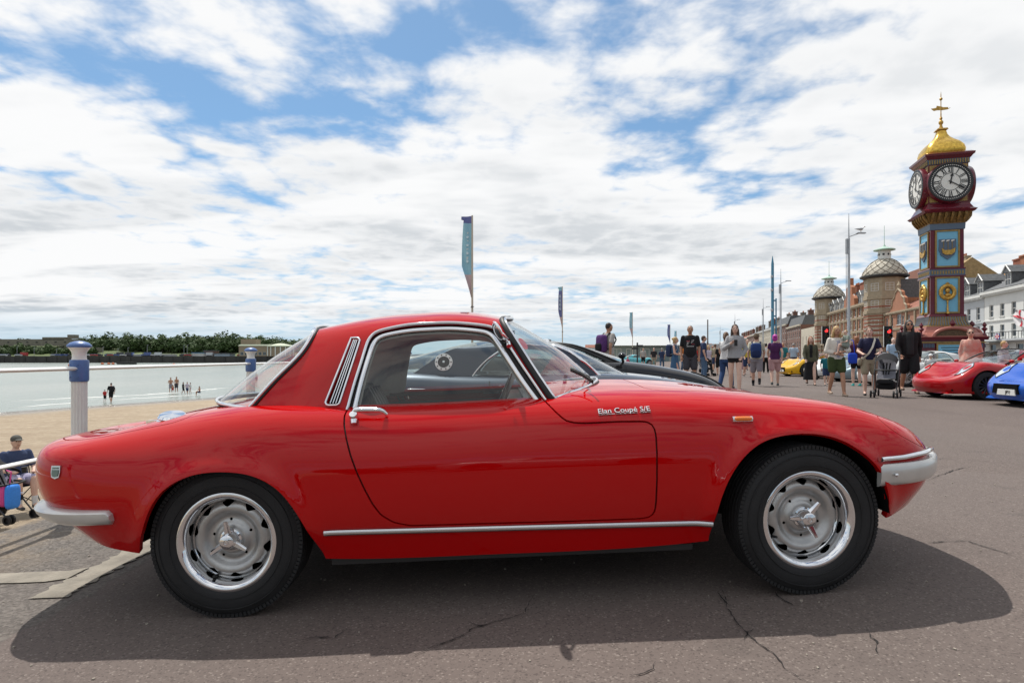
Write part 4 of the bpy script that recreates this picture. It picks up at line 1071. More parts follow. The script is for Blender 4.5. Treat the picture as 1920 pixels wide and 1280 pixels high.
# ---------------------------------------------------------------- railing
WHITE_P = mat('white_gloss_paint', (.74, .74, .72), .38, var=.06, vscale=14, bump=.08, bscale=90)
BLUE_P = mat('blue_gloss_paint', (.075, .15, .36), .4, var=.15, vscale=20)
def build_railing():
    proto = None; ys = [-4.2, -1.5, 1.2, 3.9, 6.62, 9.35, 12.1, 14.9]
    def rx(y): return -2.825 if y < 7 else float(edge_x(y))+.10
    names = {3.9: 'white fluted railing post with blue collar beside the red tail', 6.62: 'white fluted railing post with blue collar left of the rear window'}
    for i, y in enumerate(ys):
        x = rx(y)-(.07 if y > 6 else 0); z = float(ground_z(max(x, -3)))-.01
        lab = names.get(y, 'white fluted railing post '+{-4.2: 'farthest behind the camera', -1.5: 'second behind the camera', 1.2: 'level with the camera, left out of frame', 9.35: 'first hidden behind the red cabin', 12.1: 'second hidden behind the red cabin'}.get(y, 'last one hidden behind the red cabin'))
        if proto is None:
            r = thing('railing_post', lab, 'post', (x, y, z), 0, 'posts of the promenade railing')
            n = 64; prof = []; t = MB()
            rows = []
            for zz in (0.06, .88):
                row = []
                for k in range(n):
                    a = 2*PI*k/n; rr = .045-.005*abs(math.sin(a*8))**.6; row.append((rr*math.cos(a), rr*math.sin(a), zz))
                rows.append(row+[row[0]])
            t.grid(rows, flip=True); t.build('shaft', WHITE_P, r, smooth=50)
            t = MB(); t.lathe([(.075, 0), (.075, .04), (.060, .07)], 24); t.build('base', WHITE_P, r, smooth=30)
            t = MB(); t.lathe([(.048, .870), (.052, .875), (.054, .885), (.054, 1.0), (.052, 1.008), (.046, 1.012)], 28); c = t.build('collar', BLUE_P, r, smooth=40)
            for zz in (.90, .98):
                for a in (PI*1.35, PI*1.65):
                    b = MB(); b.sphere((.054*math.cos(a), .054*math.sin(a), zz), .006, 8, 5); b.build('bolt', BLUE_P, c)
            t = MB(); t.lathe([(.044, 1.008), (.040, 1.025), (.039, 1.045), (.043, 1.065), (.056, 1.085), (.064, 1.093)], 28); t.build('neck', WHITE_P, r, smooth=60)
            t = MB(); t.lathe([(.064, 1.092), (.069, 1.098), (.068, 1.107), (.050, 1.124), (.025, 1.133), (.0001, 1.136)], 28); t.build('cap', BLUE_P, r, smooth=50)
            proto = r
        else:
            r = copy_tree(proto); r.location = (x, y, z); r['label'] = lab
    # rails between the posts
    for i in range(len(ys)-1):
        for zz, hh in ((.955, .030), (.42, .030)):
            a = Vector((rx(ys[i])-(.07 if ys[i] > 6 else 0), ys[i], 0)); b = Vector((rx(ys[i+1])-(.07 if ys[i+1] > 6 else 0), ys[i+1], 0))
            za = float(ground_z(max(a.x, -3)))+zz-.01; t = MB()
            t.tube([(a.x, a.y+.04, za), (b.x, b.y-.04, za)], 0, 8, flat=(.013, .024), up=(0, 0, 1))
            where = {0: 'farthest behind the camera', 1: 'just behind the camera', 2: 'nearest the car tail', 3: 'between the two visible posts', 4: 'behind the rear window'}.get(i, 'further along, hidden by the car, '+('nearer' if i == 5 else 'farther')+' stretch')
            tag(t.build('railing_rail', WHITE_P, smooth=50), ('white upper handrail ' if zz > .6 else 'white lower rail ')+where, 'rail', 'rails of the promenade railing')
build_railing()
# ================================================================ other cars
def uv_solve(surf, pts, axes, grid=(90, 60), smax=None):
    us = np.linspace(surf.u0, surf.u1, grid[0]); ss = np.linspace(surf.s0, smax or surf.s1, grid[1])
    gq = np.stack(np.meshgrid(us, ss, indexing='ij'), -1).reshape(-1, 2); gp = surf.raw(gq)
    g2 = gp[:, axes]; g2 = np.where((gp[:, 1] > 1e-4)[:, None], 1e9, g2); out = []
    pts = np.array(pts, float); i = np.array([np.argmin(((g2-p)**2).sum(1)) for p in pts]); q = gq[i].copy(); e = 1e-3
    for _ in range(5):
        p0 = surf.raw(q)[:, axes]; pa = surf.raw(q+[e, 0])[:, axes]; pb = surf.raw(q+[0, e])[:, axes]
        J = np.stack([(pa-p0)/e, (pb-p0)/e], 2); det = J[:, 0, 0]*J[:, 1, 1]-J[:, 0, 1]*J[:, 1, 0]; det = np.where(np.abs(det) < 1e-5, 1e-5, det); r = pts-p0
        q = q+np.clip(np.stack([(r[:, 0]*J[:, 1, 1]-r[:, 1]*J[:, 0, 1])/det, (J[:, 0, 0]*r[:, 1]-J[:, 1, 0]*r[:, 0])/det], 1), -.05, .05)
    bad = np.abs(q-gq[i]).max(1) > .2; q[bad] = gq[i][bad]
    return q
def ring_outline(s, nu=120, ns=30):
    us = np.linspace(s.u0, s.u1, nu); ss = np.linspace(s.s0, s.s1, ns)
    return np.concatenate([np.stack([us, np.full(nu, s.s0)], 1), np.stack([np.full(ns-2, s.u1), ss[1:-1]], 1), np.stack([us[::-1], np.full(nu, s.s1)], 1), np.stack([np.full(ns-2, s.u0), ss[1:-1][::-1]], 1)])
def car_net(L0, L1, hw, zb, prof, zw, nose_pt=.10):
    """L0/L1: tail and nose x; hw: half width; zb: underside; prof: [(x, z)] shoulder heights; zw: height of the widest line"""
    px, pz = zip(*prof); sh = lambda x: float(np.interp(x, px, pz))
    S = []
    def col(x, y, k, zs):          # k: pull of the rim rows towards the inside
        ym = -y; top = zs; zwi = zb+(top-zb)*zw
        S.append([(x*(1-.035*k), ym*(1-.05), zb), (x*(1-.008*k), ym*.985, zb+(zwi-zb)*.5), (x, ym, zwi), (x*(1-.004*k), ym*.978, zwi+(top-zwi)*.6), (x*(1-.03*k), ym*.90, top-.015), (x*(1-.10*k), ym*.55, top+.025), (x*(1-.14*k), 0, top+.035)])
    n = hw
    col(L0, 0, 1, sh(L0)); col(L0+.015, n*.42, 1, sh(L0)); col(L0+.07, n*.72, 1, sh(L0)); col(L0+.20, n*.92, .8, sh(L0+.1))
    for f in (.16, .30, .45, .60, .72, .82): x = L0+(L1-L0)*f; col(x, n*(1 if .2 < f < .8 else .985), 0, sh(x))
    col(L1-.28, n*.90, .7, sh(L1-.2)); col(L1-.12, n*.70, 1, sh(L1-.06)); col(L1-.035, n*.42, 1, sh(L1)); col(L1, 0, 1, sh(L1))
    return S
def screen_surf(CAB, uedge, base, bow, sgn, nv=12, ntt=8):
    sv = np.linspace(0, 1, nv); k = CAB.st[3]*.96
    side_s = np.linspace(CAB.s0, k, ntt); top_s = k+(CAB.s1-k)*sv
    top = CAB.raw(np.stack([np.full(nv, uedge), top_s], 1)); left = CAB.raw(np.stack([np.full(ntt, uedge), side_s], 1))
    ch = np.r_[0, np.cumsum(np.linalg.norm(np.diff(base, axis=0), axis=1))]; bq = spline_weights(ch, np.linspace(0, ch[-1], nv)) @ base
    G = np.zeros((ntt, nv, 3))
    for i, t in enumerate(np.linspace(0, 1, ntt)):
        l = bq*(1-t)+top*t; fade = (1-sv)[:, None]**2
        G[i] = l+(left[i]-l[0])*fade+np.array([sgn*bow*math.sin(PI*t), 0, bow*.6*math.sin(PI*t)])*(1-fade)
    return np.concatenate([G, (G*np.array([1, -1, 1]))[:, ::-1][:, 1:]], 1)

_WH = {}
def simple_wheel(parent, loc, R, wd, face, spokes, rimmat, flip):
    w = bpy.data.objects.new('wheel', None); COL.objects.link(w); w.parent = parent
    w.matrix_local = Matrix.Translation(loc) @ Matrix.Rotation(PI if flip else 0, 4, 'Z') @ Matrix.Rotation(.3*loc[0], 4, 'Y')
    key = (R, wd, face, spokes, rimmat.name)
    if key in _WH: copy_tree_into(_WH[key], w); return
    _WH[key] = w; A = Matrix.Rotation(PI/2, 4, 'X'); h = wd/2; ri = R*face
    t = MB(); t.lathe([(ri*.98, -h*.8), (ri*1.05, -h), (R*.93, -h*.98), (R, -h*.6), (R, h*.6), (R*.93, h*.98), (ri*1.05, h), (ri*.98, h*.8), (ri*.9, h*.2)], 40, A); t.build('tyre', TYRE, w, smooth=40)
    t = MB(); t.lathe([(ri*1.01, h*.86), (ri*.97, h*.92), (ri*.93, h*.80), (ri*.90, h*.1)], 40, A); t.build('rim', rimmat, w, smooth=40)
    t = MB()
    for k in range(spokes):
        a = 2*PI*k/spokes; Mx = A @ Matrix.Rotation(a, 4, 'Z'); q = []
        wv = .16*ri*(10/spokes)**.6
        rows = [[tuple(Mx @ Vector(v)) for v in ((r, -wv*f, z), (r, -wv*f*.5, z+.012), (r, wv*f*.5, z+.012), (r, wv*f, z))] for r, f, z in ((ri*.12, .7, h*.70), (ri*.5, .62, h*.62), (ri*.93, .9, h*.66))]
        t.grid(rows)
    t.lathe([(ri*.20, h*.6), (ri*.18, h*.82), (.0001, h*.84)], 16, A); t.build('spokes', rimmat, w, smooth=40)
    t = MB(); t.lathe([(ri*.93, h*.2), (.0001, h*.2)], 24, A); t.build('brake_cavity', DARK, w)

def make_car(name, label, M, P, group=None):
    """P: dict of proportions"""
    root = thing(name, label, 'car', group=group); root.matrix_world = M
    net = car_net(P['L0'], P['L1'], P['hw'], P['zb'], P['prof'], P.get('zw', .55)); B = Surf(net, chord(net, 2, 0), chord(net, 6, 1), True, True, True)
    B.sign = sign_of(B, (B.ut[8], .3), (0, -1, 0)); paint = P['paint']; R = P['R']
    arches = []
    for x in (P['xr'], P['xf']):
        a = np.linspace(-.35, PI+.35, 40); ra = R*1.13
        pts = np.stack([x+ra*np.cos(a), R+ra*np.sin(a)], 1); pts[:, 1] = np.maximum(pts[:, 1], P['zb']-.06)
        q = uv_solve(B, pts, [0, 2], smax=B.st[4]); low = pts[:, 1] < P['zb']; q[low, 1] = -.03; arches.append(resample(q[np.r_[True, np.linalg.norm(np.diff(q, axis=0), axis=1) > 1e-4]], .03))
    # cabin
    zc = P['zbelt']; cr, rr, rf, cf, rz, hwb, hwr = P['cr'], P['rr'], P['rf'], P['cf'], P['rz'], P['hwb'], P['hwr']
    open_top = P.get('open', False)
    def row(xb, xt, ez): return [(xb, -hwb, zc-.03), (xb+(xt-xb)*.38, -(hwb+(hwr-hwb)*.36), zc+(rz-zc)*.36), (xb+(xt-xb)*.78, -(hwb+(hwr-hwb)*.78), zc+(rz-zc)*.72), (xt, -hwr*.93, rz-.05-ez), (xt, -hwr*.62, rz-.018-ez), (xt, -hwr*.3, rz-.005-ez), (xt, 0, rz-ez)]
    gn = [row(cr, rr, .03), row(cr*.72+cf*.28, rr*.68+rf*.32, 0), row(cr*.42+cf*.58, rr*.35+rf*.65, 0), row(cf, rf, .015)]
    C = Surf(gn, chord(gn, 2, 0), chord(gn, 1, 1), False, False, True); C.sign = sign_of(C, (C.ut[1], .1), (0, -1, 0))
    st = P.get('step', .05)
    body = panel(B, ring_outline(B), arches, st, 'body', paint, root, lip=.03, lip_of=arches, both='join')[0]
    gm = P.get('glass', GLASS_G); dk = P.get('inside', VINYL)
    if not open_top:
        u = lambda f: C.u0+(C.u1-C.u0)*f; s3 = C.st[3]
        win = smooth_poly([(u(.10+P.get('pil', .12)), C.s0-.02), (u(.12+P.get('pil', .12)), s3*.45), (u(.2+P.get('pil', .12)), s3*.80), (u(.5), s3*.88), (u(.84), s3*.84), (u(.93), s3*.55), (u(.95), C.s0-.02)], .03)
        panel(C, ring_outline(C, 60, 30), [win], st, 'roof', paint, root, lip=.02, lip_of=[win], both='join')
        panel(C, offset_poly(win, .008), [], .08, 'side_window', gm, root, normal_off=-.008)
        Pw = C.raw(win); Nw = C.rawn(win)*C.sign
        for sd in (1, -1):
            t = MB(); t.tube((Pw+Nw*.002)*np.array([1, sd, 1]), .007, 6); t.build('window_trim', P.get('trim', RUBBER), root, smooth=60)
        ex = P.get('rw', .25)
        rb = np.array([(cr-.01, -hwb*.97, zc-.02), (cr-ex*.5, -hwb*.75, zc), (cr-ex*.9, -hwb*.4, zc+.01), (cr-ex, 0, zc+.015)]); G = screen_surf(C, C.u0, rb, .02, -1)
        t = MB(); t.grid([[tuple(p) for p in r] for r in G]); t.build('rear_window', gm, root, smooth=179)
    ex = P.get('fw', .28)
    fb = np.array([(cf+.01, -hwb*.98, zc-.02), (cf+ex*.55, -hwb*.75, zc), (cf+ex*.9, -hwb*.4, zc+.01), (cf+ex, 0, zc+.015)]); G = screen_surf(C, C.u1, fb, .02, 1)
    t = MB(); t.grid([[tuple(p) for p in r] for r in G], flip=True); t.build('windscreen', gm, root, smooth=179)
    edge = np.concatenate([G[:, 0], G[-1, 1:], G[::-1, -1][1:]]); t = MB(); t.tube(resample(edge, .05), .017 if open_top else .012, 6); t.build('screen_frame', P.get('frame', RUBBER), root, smooth=60)
    # interior
    i_ = MB(); i_.box(((cr+cf)/2, 0, zc-.14), ((cf-cr)*.92, hwb*1.75, .16)); i_.build('cockpit', dk, root)
    for sd in (-1, 1):
        xs = cr*.62+cf*.38
        i_ = MB(); rows = [[(xs-.16*f+.05*math.cos(a), sd*hwb*.48+hwb*.30*(1-.35*max(0, f-.6))*math.sin(a), zc-.15+f*(rz-zc)*P.get('seat', .62)) for a in np.linspace(0, 2*PI, 13)] for f in np.linspace(0, 1, 7)]
        i_.grid(rows); i_.add(rows[-1][:-1], [tuple(range(12))]); i_.build('seat_back', P.get('seatmat', dk), root, smooth=60)
    # door line, handle
    for sd in (1, -1):
        k = np.array([1, sd, 1]); x0, x1 = P['door']; zs = np.linspace(P['zb']+.06, zc-.03, 8)
        pts = [(x0, z) for z in zs[::-1]]+[(x0+(x1-x0)*f, P['zb']+.06) for f in (.2, .5, .8)]+[(x1, z) for z in zs]
        q = uv_solve(B, pts, [0, 2], smax=B.st[4]); q = resample(q, .03); t = MB(); t.tube((B.raw(q)+B.rawn(q)*B.sign*.0)*k, .004, 5); t.build('door_gap', RUBBER, root)
        # mirror
        if P.get('mirror', True):
            t = MB(); c = Vector((cf-.02, sd*-(hwb+.10), zc+.06)); t.sphere(tuple(c), 1, 12, 8, (.045, .06, .036)); mr = t.build('door_mirror', paint, root, smooth=179)
            t = MB(); t.tube([c, (cf+.02, sd*-hwb*.96, zc-.01)], .016, 6); t.build('mirror_stalk', RUBBER, mr)
    # lamps
    for sd in (1, -1):
        k = np.array([1, sd, 1])
        if 'lamp' in P:
            pts = P['lamp']; q = uv_solve(B, [(x, -y) for x, y in pts], [0, 1]); q = np.stack([q[:, 0], q[:, 1]], 1)
            qq = resample(q, .03, True); Pn = B.raw(qq)+B.rawn(qq)*B.sign*.006; t = MB(); t.add((Pn*k).tolist(), [tuple(range(len(qq)))]); hl = t.build('headlight', mat('lamp_lens', (.72, .76, .78), .12, .25, coat=1.0), root, smooth=60)
            t = MB(); t.tube((Pn)*k, .008, 6, closed=True); t.build('lamp_rim', RUBBER, hl)
    for kind, c, d, mm in P.get('boxes', []):
        t = MB(); t.box(c, d, taper=.9); t.build(kind, mm, root)
    for x in (P['xr'], P['xf']):
        for sd in (-1, 1):
            simple_wheel(root, (x, sd*(P['hw']-P['tw']/2-.02), R), R, P['tw'], P.get('face', .66), P.get('spokes', 10), P['rim'], sd > 0)
            t = MB(); pr = [(x+R*1.13*math.cos(a), R+R*1.13*math.sin(a)) for a in np.linspace(-.3, PI+.3, 20)]
            t.grid([[(a, sd*(P['hw']-.05), b) for a, b in pr], [(a, sd*(P['hw']-.33), b) for a, b in pr]]); t.add([(a, sd*(P['hw']-.33), b) for a, b in pr], [tuple(range(20))]); t.build('wheel_well', DARK, root, smooth=60)
    t = MB(); t.box(((P['xr']+P['xf'])/2, 0, P['zb']+.04), (P['L1']-P['L0']-.7, P['hw']*1.5, .06)); t.build('floor_pan', DARK, root)
    return root, B, C

def place(x, y, deg=0.0): return Matrix.Translation((x, y, float(ground_z(x)))) @ Matrix.Rotation(math.radians(deg), 4, 'Z')
def carpaint(nm, c, metal=.0):
    m = mat(nm, c, .35, metal, 1.0, .1, coat_rough=.02); m.node_tree.nodes['Principled BSDF'].inputs['Coat IOR'].default_value = 1.4; return m
BLKRIM = mat('black_wheel', (.015, .015, .016), .35); ALLOY = mat('alloy_wheel', (.45, .45, .46), .3, .8)

# navy vintage coupe right behind the red one
NAVY = carpaint('navy_paint', (.030, .042, .066), .35)
def cp(**k): return k
navy, NB, NC = make_car('navy_coupe', 'dark blue vintage coupe with round white-ringed filler cap, seen through the red car', place(.33, 5.05, .5), cp(
    L0=-1.95, L1=1.98, hw=.76, zb=.22, mirror=False, prof=[(-1.95, .66), (-1.3, .76), (-.4, .75), (.45, .755), (.8, .725), (1.1, .675), (1.4, .61), (1.8, .49), (1.98, .44)], xr=-1.12, xf=1.12, R=.29, tw=.16,
    zbelt=.76, cr=-1.15, rr=-.62, rf=-.05, cf=.36, rz=1.065, hwb=.62, hwr=.50, rw=.45, fw=.24, door=(-.50, .45), paint=NAVY, rim=ALLOY, trim=CHROME, frame=CHROME, pil=.26,
    lamp=[(1.55, .42), (1.72, .40), (1.76, .50), (1.66, .60), (1.52, .56)]))
def filler():
    q = uv_solve(NC, [(-.845, .868)], [0, 2]); p = NC.raw(q)[0]; n = NC.rawn(q)[0]*NC.sign
    Mx = Matrix.Translation(p) @ Vector(n).to_track_quat('Z', 'Y').to_matrix().to_4x4()
    t = MB(); t.lathe([(.066, -.01), (.066, .008), (.044, .010), (.044, .004)], 36, Mx); r = t.build('filler_ring', mat('white_metal', (.75, .75, .74), .3, .4), navy, smooth=30)
    t = MB(); t.lathe([(.044, .003), (.042, .009), (.012, .010), (.011, .014), (.0001, .015)], 30, Mx); t.build('filler_cap', RUBBER, r, smooth=30)
    t = MB(); t.lathe([(.010, .0145), (.009, .017), (.0001, .018)], 14, Mx); t.build('cap_button', CHROME_D, r)
    for k in range(10):
        a = 2*PI*k/10; b = MB(); b.sphere(tuple(Mx @ Vector((.055*math.cos(a), .055*math.sin(a), .010))), .0055, 8, 5); b.build('rivet', RUBBER, r)
    q = uv_solve(NB, [(-.42, .68)], [0, 2]); p = NB.raw(q)[0]; n = NB.rawn(q)[0]*NB.sign; Mx = Matrix.Translation(p) @ Vector(n).to_track_quat('Z', 'Y').to_matrix().to_4x4()
    t = MB(); t.lathe([(.024, -.004), (.024, .004), (.014, .006), (.013, .014), (.0001, .016)], 20, Mx); t.build('door_button', CHROME_D, navy, smooth=30)
    # chrome mirror on the near door
    t = MB(); t.sphere((-.35, -.66, .94), 1, 14, 10, (.02, .05, .055)); t.build('chrome_mirror', CHROME, navy, smooth=179)
filler()
# black modern coupe
black, *_ = make_car('black_coupe', 'low black modern coupe parked beyond the red and dark blue cars', place(.35, 7.5, 1), cp(
    L0=-2.15, L1=2.30, hw=.92, zb=.18, prof=[(-2.15, .86), (-1.2, .92), (-.2, .86), (.6, .84), (1.0, .82), (1.6, .73), (2.1, .62), (2.3, .50)], xr=-1.28, xf=1.35, R=.32, tw=.22,
    zbelt=.86, cr=-1.3, rr=-.55, rf=.10, cf=.88, rz=1.13, hwb=.76, hwr=.58, rw=.35, fw=.16, door=(-.45, .72), paint=carpaint('black_paint', (.008, .008, .010)), rim=BLKRIM, pil=.2, step=.07,
    lamp=[(1.75, .50), (2.05, .62), (2.10, .70), (1.95, .74), (1.70, .66)]))
# right-hand row, noses pointing to the promenade
RED2 = carpaint('bright_red_paint', (.40, .003, .007)); BLUE2 = carpaint('bright_blue_paint', (.008, .09, .46)); RED_T = mat('red_trim', (.42, .02, .03), .5)
PL = mat('plate_white', (.75, .75, .72), .4)
SPORT = cp(L0=-1.95, L1=1.95, hw=.87, zb=.14, prof=[(-1.95, .78), (-1.3, .86), (-.5, .78), (.3, .74), (.8, .76), (1.25, .78), (1.6, .66), (1.95, .46)], xr=-1.12, xf=1.18, R=.305, tw=.20,
    zbelt=.78, cr=-.95, rr=-.50, rf=.02, cf=.66, rz=1.13, hwb=.70, hwr=.55, fw=.22, door=(-.45, .55), spokes=12, zw=.5,
    lamp=[(1.28, .58), (1.50, .50), (1.70, .56), (1.62, .68), (1.40, .72)])
red2, RB, RC = make_car('red_roadster', 'open red roadster with black wheels parked nose-out before the clock tower', place(11.35, 13.6, 180), dict(SPORT, paint=RED2, rim=BLKRIM, open=True, seatmat=VINYL, seat=.62, frame=RUBBER, boxes=[
    ('headrest', (-.62, -.33, 1.00), (.10, .24, .20), RED_T), ('headrest', (-.62, .33, 1.00), (.10, .24, .20), RED_T), ('rear_deck', (-1.05, 0, .86), (.55, 1.15, .22), RED2), ('air_intake', (1.70, -.48, .26), (.20, .32, .14), DARK), ('air_intake', (1.70, .48, .26), (.20, .32, .14), DARK), ('splitter', (1.70, 0, .15), (.34, 1.2, .04), RED2), ('side_badge', (.62, .868, .62), (.16, .01, .02), CHROME_D), ('side_badge', (.42, .868, .52), (.08, .01, .02), CHROME_D)]))
t = MB(); t.tube([(-.72, -.62, .80), (-.78, -.60, 1.06), (-.80, 0, 1.12), (-.78, .60, 1.06), (-.72, .62, .80)], [.05]*5, 8); t.build('roll_hoop', RED2, red2, smooth=60)
blue, *_ = make_car('blue_coupe', 'bright blue sports car with white number plate, cut by the right edge', place(11.15, 11.05, 177), dict(SPORT, paint=BLUE2, rim=BLKRIM, glass=GLASS_G, pil=.2, boxes=[
    ('air_intake', (1.655, -.50, .30), (.30, .34, .18), DARK), ('air_intake', (1.655, .50, .30), (.30, .34, .18), DARK), ('grille', (1.90, 0, .34), (.12, .62, .18), DARK), ('splitter', (1.70, 0, .16), (.34, 1.2, .05), BLUE2), ('number_plate', (1.965, 0.05, .28), (.02, .44, .11), PL)]))
me = text_mesh('JPY', .085, .004); me.materials.append(RUBBER)
pl = link('plate_lettering', me, blue); pl.matrix_local = Matrix.Translation((1.979, .10, .28)) @ Matrix(((0, 0, 1, 0), (1, 0, 0, 0), (0, 1, 0, 0), (0, 0, 0, 1)))
grey, *_ = make_car('grey_coupe', 'dark grey sports coupe parked behind the open red roadster', place(13.6, 16.6, 180), dict(SPORT, paint=carpaint('grey_paint', (.10, .11, .12), .4), rim=ALLOY, step=.08, pil=.2))
silver, *_ = make_car('silver_roadster', 'pale blue-grey vintage roadster parked behind the woman in green shorts', place(13.9, 22.5, 184), dict(SPORT, paint=carpaint('pale_blue_paint', (.20, .27, .31), .3), rim=ALLOY, open=True, step=.08))
def recolour(root, frm, to):
    for o in [root]+list(root.children_recursive):
        if o.type == 'MESH':
            for sl in o.material_slots:
                if sl.material == frm: sl.link = 'OBJECT'; sl.material = to
def clone(src, name, label, M, frm, to):
    r = copy_tree(src); r.name = name; r.matrix_world = M; r['label'] = label; recolour(r, frm, to); return r
bpy.context.view_layer.update()
clone(blue, 'yellow_coupe', 'yellow sports car parked far back beside the brick terrace', place(14.7, 28.5, 185), BLUE2, carpaint('yellow_paint', (.72, .40, .01)))
clone(grey, 'orange_coupe', 'orange sports car behind the yellow one', place(16.0, 31.2, 185), MATS['grey_paint'], carpaint('orange_paint', (.66, .22, .01)))
clone(grey, 'white_coupe', 'white sports car parked behind the long-haired man', place(13.3, 19.3, 182), MATS['grey_paint'], carpaint('white_paint', (.70, .71, .70)))
clone(silver, 'white_roadster', 'white open roadster parked behind the woman in the olive jacket', place(14.6, 25.6, 184), MATS['pale_blue_paint'], MATS['white_paint'])
clone(grey, 'turquoise_coupe', 'pale turquoise car far back, left of the man in the printed T-shirt', place(12.4, 60, 5), MATS['grey_paint'], carpaint('turquoise_paint', (.12, .45, .50)))
# cars parked on the camera's own side of the promenade; the red paint mirrors them
clone(blue, 'silver_coupe', 'silver sports car parked behind the camera, mirrored in the red door', place(1.0, -5.5, 4), BLUE2, carpaint('silver_car_paint', (.35, .36, .37), .6))
clone(black, 'dark_green_coupe', 'dark green coupe parked behind the camera, mirrored in the red paint', place(-1.2, -8.6, 182), MATS['black_paint'], carpaint('dark_green_paint', (.02, .05, .03)))
clone(grey, 'maroon_coupe', 'maroon coupe parked behind the camera to the right', place(6.0, -6.0, 10), MATS['grey_paint'], carpaint('maroon_paint', (.12, .01, .02)))
# ================================================================ clock tower
MAROON = mat('maroon_paint', (.20, .035, .038), .42, var=.12, vscale=5); SKYB = mat('pale_blue_paint_panel', (.17, .44, .62), .5, var=.05, vscale=4)
GILT = mat('gilded_dome', (.80, .48, .09), .28, .85, var=.35, vscale=9, bump=.25, bscale=30); GOLD = mat('gilding', (.52, .31, .07), .38, .6, var=.45, vscale=12, bump=.3, bscale=30); GOLDP = mat('gold_paint', (.30, .20, .065), .5, .25, var=.25, vscale=8); SLATEB = mat('slate_blue_paint', (.09, .13, .19), .5)
BRONZE = mat('dark_bronze_gilt', (.20, .115, .035), .45, .4, var=.6, vscale=12); COPPER = mat('copper_brown_paint', (.36, .13, .10), .38, .15); BLACKP = mat('black_paint_gloss', (.012, .012, .014), .35); DIAL = mat('opal_dial', (.72, .71, .67), .35)
def frustum(mb, h0, z0, h1, z1):
    v = [(sx*h, sy*h, z) for h, z in ((h0, z0), (h1, z1)) for sx, sy in ((-1, -1), (1, -1), (1, 1), (-1, 1))]
    mb.add(v, [(3, 2, 1, 0), (4, 5, 6, 7), (0, 1, 5, 4), (1, 2, 6, 5), (2, 3, 7, 6), (3, 0, 4, 7)])
def sq_loft(mb, prof):
    for (a, za), (b, zb) in zip(prof[:-1], prof[1:]): 
        v = [(sx*h, sy*h, z) for h, z in ((a, za), (b, zb)) for sx, sy in ((-1, -1), (1, -1), (1, 1), (-1, 1))]
        mb.add(v, [(0, 1, 5, 4), (1, 2, 6, 5), (2, 3, 7, 6), (3, 0, 4, 7)])
